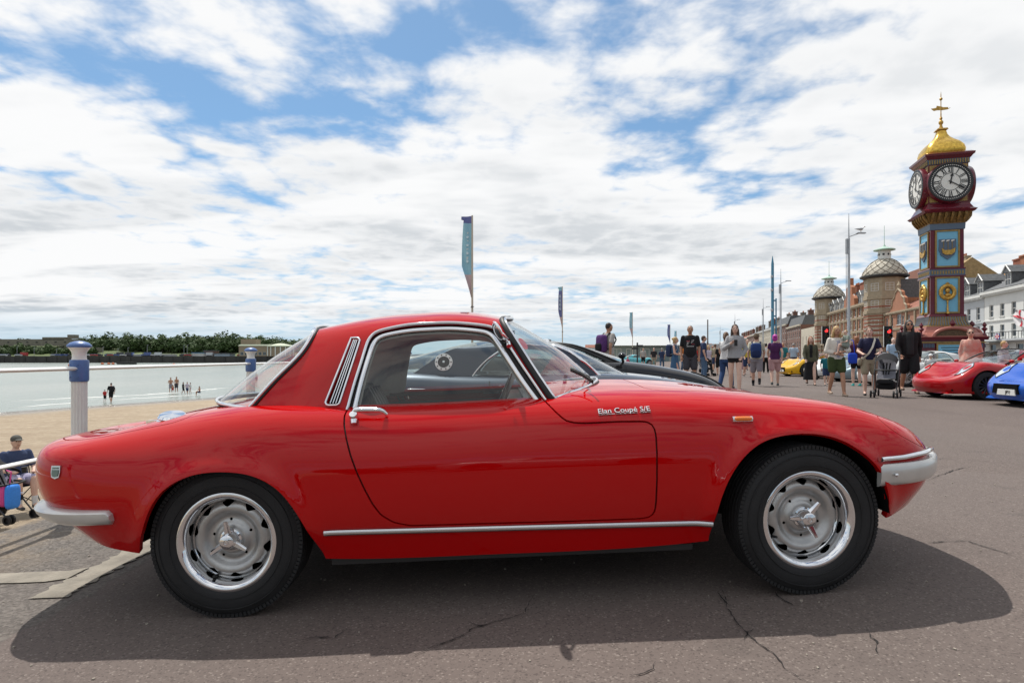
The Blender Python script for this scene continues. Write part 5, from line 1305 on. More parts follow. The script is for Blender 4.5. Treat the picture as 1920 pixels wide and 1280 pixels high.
def build_tower():
    T = thing('clock_tower', 'ornate maroon and blue clock tower with gilded onion dome', 'clock tower', (21.04, 29.3, -.01), math.radians(-15.5))
    def part(nm, m, f, sm=None, par=None):
        t = MB(); f(t); return t.build(nm, m, par or T, smooth=sm)
    def face_M(k, y, z): return Matrix.Rotation(k*PI/2, 4, 'Z') @ Matrix.Translation((0, -y, z)) @ Matrix.Rotation(PI/2, 4, 'X')   # local xy -> face plane, z outward
    # base
    part('base_block', MAROON, lambda t: (frustum(t, 1.40, 0, 1.40, .25), frustum(t, 1.30, .25, 1.28, 1.72), frustum(t, 1.38, 1.72, 1.43, 1.86)))
    part('base_band', GOLDP, lambda t: (frustum(t, 1.32, 1.58, 1.32, 1.64), frustum(t, 1.32, .40, 1.32, .44)))
    part('base_roof', COPPER, lambda t: sq_loft(t, [(1.40, 1.86), (1.30, 1.96), (1.10, 2.08), (.98, 2.24), (.92, 2.40)]), 20)
    for k in range(4):
        Mx = face_M(k, 1.32, 0)
        arc = [(.80*math.cos(a), 1.86+.42*math.sin(a)) for a in np.linspace(0, PI, 21)]
        p = part('pediment', COPPER, lambda t: t.tube([tuple(Mx @ Vector((x, y, .04))) for x, y in arc], .085, 8), 60)
        part('tympanum', mat('dark_gilt_relief', (.10, .06, .03), .5, .3, var=.6, vscale=14, bump=.8, bscale=20), lambda t: t.prism(arc, -.6, .03, Mx), None, p)
        part('pediment_roof', COPPER, lambda t: t.grid([[tuple(Mx @ Vector((x*1.02, y+.02, .03))) for x, y in arc], [tuple(Mx @ Vector((x*1.02, y+.02, -.75))) for x, y in arc]]), 60, p)
        part('pediment_urn', MAROON, lambda t: t.lathe([(.05, 0), (.11, .05), (.05, .12), (.13, .22), (.10, .32), (.03, .38), (.0001, .45)], 14, Matrix.Rotation(k*PI/2, 4, 'Z') @ Matrix.Translation((0, -1.30, 2.26))), 50, p)
        pl = part('plaque', SKYB, lambda t: t.prism([(-.62, .62), (.62, .62), (.62, 1.50), (-.62, 1.50)], .0, .05, Mx))
        part('plaque_frame', GOLDP, lambda t: [t.prism(q, .0, .07, Mx) for q in ([(-.68, .56), (.68, .56), (.68, .62), (-.68, .62)], [(-.68, 1.50), (.68, 1.50), (.68, 1.56), (-.68, 1.56)], [(-.68, .62), (-.62, .62), (-.62, 1.50), (-.68, 1.50)], [(.62, .62), (.68, .62), (.68, 1.50), (.62, 1.50)])], None, pl)
        # lettering far too small to read: plain inscription lines
        part('inscription', BLACKP, lambda t: [t.prism([(-.5+(j % 2)*.05, 1.34-.13*j), (.5-(j % 3)*.07, 1.34-.13*j), (.5-(j % 3)*.07, 1.38-.13*j), (-.5+(j % 2)*.05, 1.38-.13*j)], .05, .054, Mx) for j in range(4)], None, pl)
        for sx in (-1, 1):
            part('corner_grille', SLATEB, lambda t: [t.prism([(sx*.98-.24+.06*j, 1.36), (sx*.98-.205+.06*j, 1.36), (sx*.98-.205+.06*j, 1.54), (sx*.98-.24+.06*j, 1.54)], 0, .03, Mx) for j in range(8)])
        # corner finials
        part('corner_finial', MAROON, lambda t: t.lathe([(.10, 0), (.10, .08), (.04, .14), (.04, .26), (.13, .36), (.04, .46), (.10, .54), (.0001, .70)], 10, Matrix.Rotation(k*PI/2, 4, 'Z') @ Matrix.Translation((-1.28, -1.28, 1.86))), 50)
    # fluted skirt
    part('skirt', GOLDP, lambda t: sq_loft(t, [(.94, 2.38), (.86, 2.44), (.80, 2.62), (.76, 2.86)]), None)
    for k in range(4):
        for j in range(15):
            f = (j-7)/7.5
            part('skirt_rib', mat('skirt_grey', (.16, .17, .19), .5), lambda t: t.tube([tuple(Matrix.Rotation(k*PI/2, 4, 'Z') @ Vector((f*h, -h-.004, z))) for h, z in ((.88, 2.43), (.80, 2.62), (.765, 2.85))], .028, 5))
    part('skirt_top', MAROON, lambda t: frustum(t, .80, 2.86, .74, 2.96))
    # shaft
    part('shaft', MAROON, lambda t: frustum(t, .70, 2.9, .69, 7.3))
    part('mid_band', SLATEB, lambda t: frustum(t, .735, 4.82, .735, 5.12)); part('mid_moulding', MAROON, lambda t: (frustum(t, .755, 4.76, .755, 4.82), frustum(t, .755, 5.12, .755, 5.18)))
    part('upper_band', SLATEB, lambda t: frustum(t, .73, 7.02, .745, 7.30))
    for k in range(4):
        for j in range(12): part('band_dentil', GOLDP, lambda t: t.box(tuple(face_M(k, .74, 4.97) @ Vector(((j-5.5)*.115, 0, 0))), (.06, .02, .16) if k % 2 == 0 else (.02, .06, .16)))
        for z0, z1, nm in ((3.08, 4.68, 'lower'), (5.28, 6.92, 'upper')):
            Mx = face_M(k, .695, 0); pl = part('panel', SKYB, lambda t: t.prism([(-.44, z0), (.44, z0), (.44, z1), (-.44, z1)], 0, .015, Mx))
            part('panel_frame', GOLDP, lambda t: [t.prism(q, 0, .05, Mx) for q in ([(-.51, z0-.07), (.51, z0-.07), (.51, z0), (-.51, z0)], [(-.51, z1), (.51, z1), (.51, z1+.07), (-.51, z1+.07)], [(-.51, z0), (-.44, z0), (-.44, z1), (-.51, z1)], [(.44, z0), (.51, z0), (.51, z1), (.44, z1)])], None, pl)
            if nm == 'upper':      # coat of arms with a ship
                sh = [(-.35, 6.55), (.35, 6.55), (.36, 6.05), (.28, 5.80), (0, 5.58), (-.28, 5.80), (-.36, 6.05)]
                s = part('shield', SLATEB, lambda t: t.prism(sh, .012, .07, Mx), None, pl)
                part('ship_hull', GOLD, lambda t: t.prism([(-.26, 6.12), (-.22, 5.88), (-.08, 5.80), (.14, 5.80), (.28, 5.92), (.30, 6.14), (.18, 6.04), (-.14, 6.02)], .07, .12, Mx), None, s)
                part('ship_masts', GOLDP, lambda t: [t.prism([(x, 6.0), (x+.02, 6.0), (x+.02, 6.5), (x, 6.5)], .07, .09, Mx) for x in (-.18, 0, .17)], None, s)
                part('ship_pennants', mat('shield_white', (.7, .68, .62), .5), lambda t: [t.prism([(x, 6.42), (x+.13, 6.47), (x+.12, 6.52), (x, 6.50)], .07, .1, Mx) for x in (-.26, -.06, .14)], None, s)
            else:                  # gilded portrait wreath
                w = part('wreath', GOLD, lambda t: t.tube([tuple(Mx @ Vector((.28*math.cos(a), 4.02+.31*math.sin(a), .05))) for a in np.linspace(0, 2*PI, 29)[:-1]], [.085+.018*((i % 2)) for i in range(28)], 8, closed=True), 60, pl)
                part('portrait', GOLD, lambda t: (t.sphere(tuple(Mx @ Vector((.0, 4.10, .04))), .115, 12, 8, (1, .9, 1.15)), t.sphere(tuple(Mx @ Vector((.02, 3.88, .03))), .13, 12, 8, (1.15, .9, .8))), 60, w)
                part('wreath_stem', GOLD, lambda t: t.tube([tuple(Mx @ Vector(v)) for v in ((0, 3.68, .05), (0, 3.45, .06), (0, 3.15, .06), (0, 2.98, .10))], [.05, .03, .045, .07], 8), 60, w)
                part('wreath_crown', GOLD, lambda t: t.lathe([(.07, 0), (.10, .06), (.03, .13)], 10, Mx @ Matrix.Translation((0, 4.36, .05)) @ Matrix.Rotation(-PI/2, 4, 'X')), 60, w)
    # bracket course and lower cornice
    part('bracket_course', BRONZE, lambda t: sq_loft(t, [(.74, 7.30), (.78, 7.42), (.90, 7.72), (.94, 7.80)]))
    for k in range(4):
        for j in range(6): part('bracket', BRONZE, lambda t: t.tube([tuple(Matrix.Rotation(k*PI/2, 4, 'Z') @ Vector(((j-2.5)*.27, -y, z))) for y, z in ((.76, 7.36), (.86, 7.50), (.97, 7.66), (1.0, 7.80))], [.05, .075, .07, .05], 6), 50)
    part('lower_cornice', MAROON, lambda t: (frustum(t, 1.02, 7.80, 1.10, 7.90), sq_loft(t, [(1.10, 7.90), (.98, 7.98), (.90, 8.14), (.86, 8.24)])))
    # clock chamber
    part('clock_chamber', MAROON, lambda t: frustum(t, .82, 8.2, .82, 10.12))
    for k in range(4):
        Mx = face_M(k, .82, 9.20)
        for sx in (-1, 1):
            for sz in (-1, 1): part('spandrel', GOLDP, lambda t: t.prism([(sx*.78, sz*.88), (sx*.30, sz*.88), (sx*.78, sz*.45)][::(1 if sx*sz > 0 else -1)], 0, .02, Mx))
        c = part('clock_drum', MAROON, lambda t: t.lathe([(.97, -.1), (.97, .20), (.93, .26), (.9, .26)], 48, Mx), 40)
        part('bezel', BLACKP, lambda t: t.lathe([(.93, .20), (.93, .275), (.88, .29), (.84, .27), (.70, .265)], 48, Mx), 40, c)
        part('dial', DIAL, lambda t: t.lathe([(.745, .262), (.0001, .262)], 48, Mx), None, c)
        part('minute_track', DIAL, lambda t: [t.prism([((.80+dr)*math.sin(a+da), (.80+dr)*math.cos(a+da)) for dr, da in ((-.018, -.022), (-.018, .022), (.018, .022), (.018, -.022))][::-1], .27, .276, Mx) for a in [2*PI*i/60 for i in range(60)]], None, c)
        def rings(t):
            for r in (.735, .405):
                t.lathe([(r-.012, .262), (r-.012, .268), (r+.012, .268), (r+.012, .262)], 48, Mx)
        part('dial_rings', BLACKP, rings, None, c)
        for h, s in enumerate(('XII', 'I', 'II', 'III', 'IIII', 'V', 'VI', 'VII', 'VIII', 'IX', 'X', 'XI')):
            a = -h*PI/6; Rr = Mx @ Matrix.Rotation(a, 4, 'Z') @ Matrix.Translation((0, .572, .263)); t = MB(); wd = sum({'I': .062, 'V': .12, 'X': .12}[q] for q in s); x = -wd/2
            for q in s:
                if q == 'I': t.prism([(x+.012, -.14), (x+.047, -.14), (x+.047, .14), (x+.012, .14)], 0, .007, Rr); x += .062
                elif q == 'V': t.prism([(x, .14), (x+.045, .14), (x+.072, -.14), (x+.048, -.14)][::-1], 0, .007, Rr); t.prism([(x+.095, .14), (x+.12, .14), (x+.078, -.14), (x+.060, -.14)][::-1], 0, .0065, Rr); x += .12
                else: t.prism([(x, .14), (x+.040, .14), (x+.12, -.14), (x+.080, -.14)][::-1], 0, .007, Rr); t.prism([(x+.095, .14), (x+.12, .14), (x+.025, -.14), (x, -.14)][::-1], 0, .0065, Rr); x += .12
            t.build('numeral', BLACKP, c)
        def hand(ang, ln, w, z, nm):
            t = MB(); t.prism([(-w, -.10), (w, -.10), (w*.9, ln*.55), (w*2.6, ln*.66), (w*.8, ln*.8), (0, ln), (-w*.8, ln*.8), (-w*2.6, ln*.66), (-w*.9, ln*.55)], z, z+.012, Mx @ Matrix.Rotation(-ang, 4, 'Z')); t.build(nm, BLACKP, c)
        hand(math.radians(10), .46, .030, .272, 'hour_hand'); hand(math.radians(121), .66, .022, .286, 'minute_hand')
    # upper frieze and cornice
    part('frieze', SLATEB, lambda t: frustum(t, .84, 10.12, .88, 10.36))
    for k in range(4):
        for j in range(16): part('frieze_rib', GOLDP, lambda t: t.box(tuple(Matrix.Rotation(k*PI/2, 4, 'Z') @ Vector(((j-7.5)*.105, -.875, 10.24))), (.05, .03, .20) if k % 2 == 0 else (.03, .05, .20)))
    part('upper_cornice', MAROON, lambda t: (frustum(t, .90, 10.36, .99, 10.50), frustum(t, 1.02, 10.50, 1.04, 10.60), frustum(t, 1.04, 10.60, .90, 10.68)))
    # onion dome on a square plan
    dom = [(.78, 10.66), (.84, 10.76), (.85, 10.90), (.80, 11.08), (.66, 11.28), (.46, 11.45), (.32, 11.60), (.23, 11.76), (.19, 11.92), (.17, 12.02)]
    def onion(t):
        rows = []
        for h, z in dom:
            r = []
            for k in range(33):
                a = 2*PI*k/32+PI/4; c, s = math.cos(a), math.sin(a); e = 2/5.0; r.append((h*math.copysign(abs(c)**e, c), h*math.copysign(abs(s)**e, s), z))
            rows.append(r)
        t.grid(rows, flip=True)
    part('onion_dome', GILT, onion, 50)
    part('finial_base', GOLD, lambda t: (frustum(t, .24, 12.0, .20, 12.07), t.lathe([(.12, 12.05), (.07, 12.2), (.05, 12.28), (.10, 12.36), (.10, 12.44), (.04, 12.52), (.07, 12.60), (.03, 12.68), (.02, 13.0), (.018, 13.75), (.0001, 13.95)], 12)), 40)
    part('vane_ball', GOLD, lambda t: t.sphere((0, 0, 13.55), .07, 10, 8), 60)
    part('weather_vane', GOLD, lambda t: t.prism([(-.42, 13.12), (-.20, 13.14), (-.18, 13.24), (-.05, 13.20), (.10, 13.14), (.30, 13.12), (.30, 13.06), (.42, 13.10), (.30, 13.02), (.05, 13.0), (-.15, 13.02), (-.30, 13.0)][::-1], -.015, .015, Matrix.Rotation(PI/2, 4, 'X') @ Matrix.Translation((0, 0, 0))))
    return T
build_tower()

# ================================================================ buildings
def brick(nm, a, b): 
    k = nodes_mat(nm); 
    n = k.nt.nodes.new('ShaderNodeTexBrick'); k.L.new(k.mapping((1, 1, 1)), n.inputs['Vector']); n.inputs['Scale'].default_value = 2.2
    n.inputs['Color1'].default_value = rgb(a); n.inputs['Color2'].default_value = rgb(b); n.inputs['Mortar'].default_value = rgb(tuple(c*.8+.06 for c in a)); n.inputs['Mortar Size'].default_value = .015
    k.color(k.mix(k.rng(k.noise(.5, 5, .6), .35, .7, 0, .35), n.outputs['Color'], tuple(c*.55 for c in a))); k.b.inputs['Roughness'].default_value = .85
    return k.m
BR_RED = brick('red_brick', (.34, .12, .065), (.28, .095, .055)); BR_BRN = brick('brown_brick', (.20, .095, .065), (.16, .078, .055)); BR_OR = brick('orange_brick', (.42, .17, .08), (.36, .13, .065))
CREAM = mat('cream_render', (.55, .50, .40), .8, var=.08, vscale=.6); WHITE_R = mat('white_render', (.68, .68, .65), .75, var=.07, vscale=.5); PALE_G = mat('pale_grey_render', (.50, .52, .53), .75, var=.07, vscale=.5)
STONE = mat('buff_stone', (.36, .29, .20), .8, var=.15, vscale=1.5); SLATE = mat('slate_roof', (.10, .105, .11), .7, var=.3, vscale=3); TILE = mat('lichen_tile', (.46, .23, .055), .85, var=.35, vscale=2.5); TILE_R = mat('red_tile', (.26, .10, .065), .85, var=.3, vscale=3)
SHELL = mat('scaled_dome', (.48, .44, .36), .7, var=.25, vscale=2); COPPER_G = mat('verdigris', (.36, .50, .42), .7); WIN_W = mat('white_window', (.66, .66, .63), .5); PANE = mat('window_pane', (.035, .045, .055), .06, 0, 0, .6); GUT = mat('dark_iron', (.03, .03, .032), .5)
_WIN = {}
def window_at(parent, M, w, h, bars=(1, 1), frame=WIN_W):
    key = (round(w, 2), round(h, 2), bars, frame.name)
    if key not in _WIN:
        f = .07; t = MB()
        for a, b, c, d in ((-w/2, -h/2, w/2, -h/2+f), (-w/2, h/2-f, w/2, h/2), (-w/2, -h/2+f, -w/2+f, h/2-f), (w/2-f, -h/2+f, w/2, h/2-f)): t.prism([(a, b), (c, b), (c, d), (a, d)], -.06, .02)
        for i in range(1, bars[0]+1): x = -w/2+w*i/(bars[0]+1); t.prism([(x-.025, -h/2+f), (x+.025, -h/2+f), (x+.025, h/2-f), (x-.025, h/2-f)], -.045, .0)
        for i in range(1, bars[1]+1): y = -h/2+h*i/(bars[1]+1); t.prism([(-w/2+f, y-.03), (w/2-f, y-.03), (w/2-f, y+.03), (-w/2+f, y+.03)], -.05, .01)
        fo = t.build('window', frame, parent); p = MB(); p.add([(-w/2+.02, -h/2+.02, -.04), (w/2-.02, -h/2+.02, -.04), (w/2-.02, h/2-.02, -.04), (-w/2+.02, h/2-.02, -.04)], [(0, 1, 2, 3)]); po = p.build('pane', PANE, fo)
        _WIN[key] = (fo.data, po.data); fo.matrix_local = M
    else:
        fd, pd = _WIN[key]; fo = link('window', fd, parent); fo.matrix_local = M; link('pane', pd, fo)
    return fo
def facade(mb, w, h, ops, rev=.16, z0=0.0):
    """wall sheet with real openings; ops: (x, z, w, h); local x along, z up, outward -y"""
    xs = sorted({0.0, w} | {round(x-ww/2, 3) for x, z, ww, hh in ops} | {round(x+ww/2, 3) for x, z, ww, hh in ops}); zs = sorted({z0, h} | {round(z-hh/2, 3) for x, z, ww, hh in ops} | {round(z+hh/2, 3) for x, z, ww, hh in ops})
    for i in range(len(xs)-1):
        for j in range(len(zs)-1):
            cx, cz = (xs[i]+xs[i+1])/2, (zs[j]+zs[j+1])/2
            if any(abs(cx-x) < ww/2 and abs(cz-z) < hh/2 for x, z, ww, hh in ops): continue
            mb.quad((xs[i], 0, zs[j]), (xs[i+1], 0, zs[j]), (xs[i+1], 0, zs[j+1]), (xs[i], 0, zs[j+1]))
    for x, z, ww, hh in ops:
        a, b, c, d = x-ww/2, x+ww/2, z-hh/2, z+hh/2
        mb.quad((a, 0, c), (a, rev, c), (b, rev, c), (b, 0, c)); mb.quad((a, 0, d), (b, 0, d), (b, rev, d), (a, rev, d)); mb.quad((a, 0, c), (a, 0, d), (a, rev, d), (a, rev, c)); mb.quad((b, 0, c), (b, rev, c), (b, rev, d), (b, 0, d))
ST_A = math.atan2(1, .28)      # heading of the street
def street(y, off=0.0):        # point on the building line
    return Vector((40+.28*y+off*math.sin(ST_A), y-off*math.cos(ST_A), 0))
def block(name, label, y0, y1, H, depth, wall, ops, roof=None, setback=0.0, group=None, frame=WIN_W, sills=True, bars=(0, 1), rise=3.0):
    """terrace block: local x runs from far to near along the street, outward face is -y"""
    p1 = street(y1, setback); L = (street(y0, setback)-p1).length
    root = thing(name, label, 'building', tuple(p1-Vector((0, 0, .02))), math.atan2(-(1), -.28), group)
    root.rotation_euler = (0, 0, math.atan2(-1, -.28))
    t = MB(); facade(t, L, H, ops); t.quad((0, depth, 0), (0, 0, 0), (0, 0, H), (0, depth, H)); t.quad((L, 0, 0), (L, depth, 0), (L, depth, H), (L, 0, H)); t.quad((L, depth, 0), (0, depth, 0), (0, depth, H), (L, depth, H)); t.quad((0, 0, H), (L, 0, H), (L, depth, H), (0, depth, H))
    t.build('wall', wall, root)
    for x, z, w, h in ops:
        wo = window_at(root, Matrix.Translation((x, .12, z)) @ Matrix.Rotation(PI/2, 4, 'X'), w, h, bars, frame)
        if sills:
            s = MB(); s.box((0, -h/2-.06, .10), (w+.24, .12, .20)); s.build('sill', frame, wo)
    if roof:
        rt, rm = roof; t = MB(); o = .25
        if rt == 'gable': t.add([(-.1, -o, H), (L+.1, -o, H), (L+.1, depth/2, H+rise), (-.1, depth/2, H+rise), (-.1, depth+o, H), (L+.1, depth+o, H)], [(0, 1, 2, 3), (3, 2, 5, 4), (0, 3, 4), (1, 5, 2)])
        elif rt == 'mansard': t.add([(0, .35, H), (L, .35, H), (L, 1.5, H+rise), (0, 1.5, H+rise), (0, depth, H), (L, depth, H), (L, depth-1, H+rise), (0, depth-1, H+rise)], [(0, 1, 2, 3), (3, 2, 6, 7), (7, 6, 5, 4), (0, 3, 7, 4), (1, 5, 6, 2)])
        t.build('roof', rm, root)
    return root, L
def cornice(root, L, z, h, out, m, nm='cornice'):
    t = MB(); t.box((L/2, -out/2+.02, z), (L+.1, out, h)); t.box((L/2, -out*.35+.02, z-h*.8), (L+.04, out*.7, h*.6)); t.build(nm, m, root)
def chimney(root, x, y, z, w, d, h, m, pots=3):
    t = MB(); t.box((x, y, z+h/2), (w, d, h)); t.box((x, y, z+h+.1), (w+.25, d+.25, .2)); c = t.build('chimney', m, root)
    for i in range(pots):
        p = MB(); px = x+(i-(pots-1)/2)*w*.8/max(1, pots) if w >= d else x; py = y if w >= d else y+(i-(pots-1)/2)*d*.8/max(1, pots)
        p.lathe([(.16, 0), (.13, .5), (.17, .55), (.12, .6)], 8, Matrix.Translation((px, py, z+h+.2))); p.build('chimney_pot', mat('terracotta', (.42, .16, .08), .8), c)
def dormer(root, x, z, w, h, y0, m_roof, m_side):
    t = MB(); t.box((x, y0+1.0, z+h/2), (w, 2.0, h)); d = t.build('dormer', m_side, root)
    r = MB(); r.add([(x-w/2-.2, y0-.25, z+h-.1), (x+w/2+.2, y0-.25, z+h-.1), (x, y0-.25, z+h+w*.5), (x-w/2-.2, y0+2.6, z+h-.1), (x+w/2+.2, y0+2.6, z+h-.1), (x, y0+2.6, z+h+w*.5)], [(0, 1, 2), (0, 2, 5, 3), (1, 4, 5, 2), (0, 3, 4, 1)]); r.build('dormer_roof', m_roof, d)
    b = MB(); b.tube([(x-w/2-.2, y0-.28, z+h-.1), (x, y0-.28, z+h+w*.5), (x+w/2+.2, y0-.28, z+h-.1)], .09, 5); b.build('bargeboard', WIN_W, d)
    window_at(root, Matrix.Translation((x, y0-.05, z+h*.52)) @ Matrix.Rotation(PI/2, 4, 'X'), w*.8, h*.82, (1, 1))

def build_town():
    # white terrace at the right edge, two houses ------------------------------------------------
    def rows(L, n, zs, w, h, x0=None): 
        x0 = L/n/2 if x0 is None else x0; return [(x0+(L-2*x0)*i/(n-1) if n > 1 else L/2, z, w, h) for z in zs for i in range(n)]
    y0, y1 = 62.0, 78.3; L = (street(y0)-street(y1)).length
    ops = rows(L, 6, (4.15, 6.75), 1.05, 1.55, 1.8)+rows(L, 5, (1.5,), 1.6, 2.0, 2.2)
    b, L = block('white_terrace_house', 'white rendered house flying a white and red flag, at the right edge', y0, y1, 9.4, 10, WHITE_R, ops, ('gable', SLATE), bars=(0, 1), rise=2.6)
    cornice(b, L, 9.1, .35, .55, WHITE_R); cornice(b, L, 5.5, .14, .14, WHITE_R, 'string_course'); cornice(b, L, 2.95, .22, 1.3, PALE_G, 'balcony')
    for i in range(26):
        t = MB(); t.tube([(L*i/25, -1.25, 3.0), (L*i/25, -1.25, 3.85)], .03, 5); t.build('balcony_baluster', GUT, b)
    t = MB(); t.tube([(0, -1.25, 3.88), (L, -1.25, 3.88)], .045, 6); t.build('balcony_rail', GUT, b)
    dormer(b, 4.4, 9.5, 1.7, 1.9, .7, SLATE, SLATE); dormer(b, 11.2, 9.3, 1.9, 1.7, .7, TILE_R, WHITE_R); chimney(b, 7.8, 5, 10, 3.3, 1.4, 4.4, mat('grey_render_stack', (.20, .17, .14), .9), 2); chimney(b, 1.2, 5.5, 10, 2.0, 1.6, 3.6, BR_OR, 4)
    t = MB(); t.box((L*.2, -.9, 2.6), (L*.3, 2.2, .12)); t.build('canopy', mat('canopy', (.33, .31, .27), .8), b)
    # flag
    rt = thing('hanging_flag', 'white flag with a red cross draped from the white house', 'flag', tuple(street(69.0, -.35)+Vector((0, 0, 5.35))), math.atan2(-1, -.28))
    def cloth(x0, x1, z0, z1, nm, m, off):
        g = MB(); g.grid([[(x0+(x1-x0)*i/10, -.1-off+.14*math.sin((x0+(x1-x0)*i/10)*3+j), z0+(z1-z0)*j/6-.25*math.sin((x0+(x1-x0)*i/10)*1.1)) for i in range(11)] for j in range(7)]); return g.build(nm, m, rt, smooth=179)
    fc = cloth(-1.4, 1.4, -.95, .95, 'cloth', mat('flag_white', (.75, .73, .73), .8), 0)
    fr = mat('flag_red', (.55, .03, .05), .8); cloth(-1.4, 1.4, -.02, .24, 'cross_bar', fr, .03); cloth(-.1, .14, -.95, .95, 'cross_upright', fr, .05)
    t = MB(); t.tube([(-1.6, -.05, 1.0), (1.6, -.05, .9)], .04, 6); t.build('pole', GUT, rt)
    rt = thing('small_union_flag', 'small red white and blue flag on the balcony of the white house', 'flag', tuple(street(72.0, -1.4)+Vector((0, 0, 3.35))), math.atan2(-1, -.28))
    t = MB(); t.box((0, 0, 0), (1.1, .04, .7)); t.build('cloth', mat('flag_blue', (.03, .05, .25), .8), rt)
    for rr_, w_, m_ in ((.55, .16, 'flag_white'), (-.55, .16, 'flag_white'), (0, .2, 'flag_red'), (PI/2, .2, 'flag_red')):
        t = MB(); ln = .95 if abs(rr_) < 1 else .6; t.prism([(-ln/2, -w_/2), (ln/2, -w_/2), (ln/2, w_/2), (-ln/2, w_/2)], .025, .03+.004*abs(rr_), Matrix.Rotation(PI/2, 4, 'X') @ Matrix.Rotation(rr_, 4, 'Z')); t.build('stripe', MATS[m_], rt)
    y0, y1 = 36, 61.8; L = (street(y0)-street(y1)).length
    b, L = block('cream_corner_house', 'cream rendered house beyond the right edge of the view', y0, y1, 9.8, 10, CREAM, rows(L, 8, (1.6, 4.3, 6.9), 1.1, 1.6, 1.8), ('gable', SLATE), rise=2.6); cornice(b, L, 9.6, .35, .5, WHITE_R); chimney(b, 6, 5, 10.5, 2.2, 1.5, 3.2, BR_OR, 4)
    y0, y1 = 78.4, 97; L = (street(y0)-street(y1)).length
    b, L = block('grey_terrace_house', 'pale grey rendered house half hidden by the clock tower', y0, y1, 9.1, 10, PALE_G, rows(L, 7, (4.15, 6.65), 1.05, 1.7, 1.6)+rows(L, 5, (1.5,), 1.5, 2.0, 2.0), ('gable', SLATE), rise=2.4)
    cornice(b, L, 8.9, .35, .5, WHITE_R); cornice(b, L, 5.4, .14, .14, PALE_G, 'string_course'); cornice(b, L, 2.95, .2, 1.1, PALE_G, 'balcony')
    for x in (4, 9, 13.2, 17): dormer(b, x, 9.2, 1.8, 1.9, .6, SLATE, SLATE if x > 5 else WHITE_R)
    chimney(b, 16.5, 6.5, 10, 1.8, 1.6, 4.3, BR_OR, 4)
    b, L = block('orange_tiled_house', 'house with a lichen-orange roof behind the grey terrace', 98, 114, 12.4, 12, CREAM, [], ('gable', TILE), setback=13, rise=4.2)
    chimney(b, 7, 5, 15.5, 2.2, 1.5, 2.0, TILE_R, 4); chimney(b, 14.5, 5, 14, 2.2, 1.5, 5.2, BR_OR, 4)
    # brick house with a shaped gable -----------------------------------------------------------
    y0, y1 = 97.2, 116.5; L = (street(y0)-street(y1)).length
    ops = rows(L, 7, (1.6, 4.6, 7.4), 1.1, 1.7, 1.5); ops = [o for o in ops if abs(o[0]-L*.40) > 1.9 or o[1] < 6]+[(L*.40, 7.7, 2.4, 1.9)]
    b, L = block('gabled_brick_house', 'orange brick house with a scrolled Dutch gable, left of the clock tower', y0, y1, 9.2, 11, BR_OR, ops, ('gable', TILE_R), bars=(1, 1), rise=2.6)
    gp_ = [(-4.2, 9.2), (4.2, 9.2), (4.0, 10.0), (3.2, 10.4), (2.9, 11.4), (1.7, 11.9), (1.4, 12.6), (.5, 13.0), (0, 13.2), (-.5, 13.0), (-1.4, 12.6), (-1.7, 11.9), (-2.9, 11.4), (-3.2, 10.4), (-4.0, 10.0)]
    Mg = Matrix.Translation((L*.40, 0, 0)) @ Matrix.Rotation(PI/2, 4, 'X'); t = MB(); t.prism(gp_, -.5, .12, Mg); g = t.build('shaped_gable', BR_OR, b)
    t = MB(); t.tube([tuple(Mg @ Vector((x, y, .12))) for x, y in gp_[1:]], .16, 6); t.build('gable_coping', STONE, g); t = MB(); t.lathe([(.3, 0), (.2, .5), (.35, .8), (.0001, 1.6)], 10, Matrix.Translation((L*.40, 0, 13.1))); t.build('gable_urn', STONE, g)
    cornice(b, L, 9.1, .3, .35, STONE); cornice(b, L, 6.1, .3, .15, STONE, 'string_course'); cornice(b, L, 3.1, .3, .15, STONE, 'string_course')
    for f in (.0, .2, .6, .8, 1.0):
        t = MB(); t.box((L*f, -.1, 4.6), (.5, .25, 9.0)); t.build('pilaster', STONE, b)
    b, L = block('brick_backdrop_block', 'red brick block with a stepped parapet behind the hotel turret', 138, 149, 21.3, 10, BR_RED, [], None, setback=15); 
    b, L = block('tiled_backdrop_house', 'house with an ochre tiled roof and a row of chimney pots left of the tower', 127, 137, 17.0, 10, SLATE, [], ('gable', mat('ochre_tile', (.36, .25, .12), .9, var=.25, vscale=2)), setback=14, rise=4.2); chimney(b, 6, 5, 20.6, 5.5, .9, 1.0, STONE, 6)
    # domed hotel ---------------------------------------------------------------------------------
    y0, y1 = 117, 168; L = (street(y0)-street(y1)).length
    ops = []
    for z, h in ((1.9, 2.4), (5.0, 2.1), (8.0, 2.0), (10.8, 1.7)): ops += rows(L, 15, (z,), 1.25, h, 1.8)
    b, L = block('domed_hotel', 'grand red brick and stone hotel with two scaly domed turrets', y0, y1, 12.4, 14, BR_OR, ops, ('mansard', SLATE), bars=(1, 1), rise=3.6)
    for z in (3.5, 6.5, 9.5): cornice(b, L, z, .35, .22, STONE, 'string_course')
    cornice(b, L, 12.3, .5, .6, STONE)
    for i in range(16):
        t = MB(); t.box((L*i/15, -.10, 6.2), (.5, .26, 12.0)); t.build('stone_pier', STONE, b)
    for i in range(11):
        x = L*(i+.5)/11
        if abs(x-L*.5) > 3.4: dormer(b, x, 12.5, 1.9, 2.2, .45, SLATE, WHITE_R)
    gp2 = [(-4.5, 12.4), (4.5, 12.4), (4.2, 14.2), (2.6, 15.2), (2.2, 17), (.8, 17.6), (.7, 19.2), (-.7, 19.2), (-.8, 17.6), (-2.2, 17), (-2.6, 15.2), (-4.2, 14.2)]
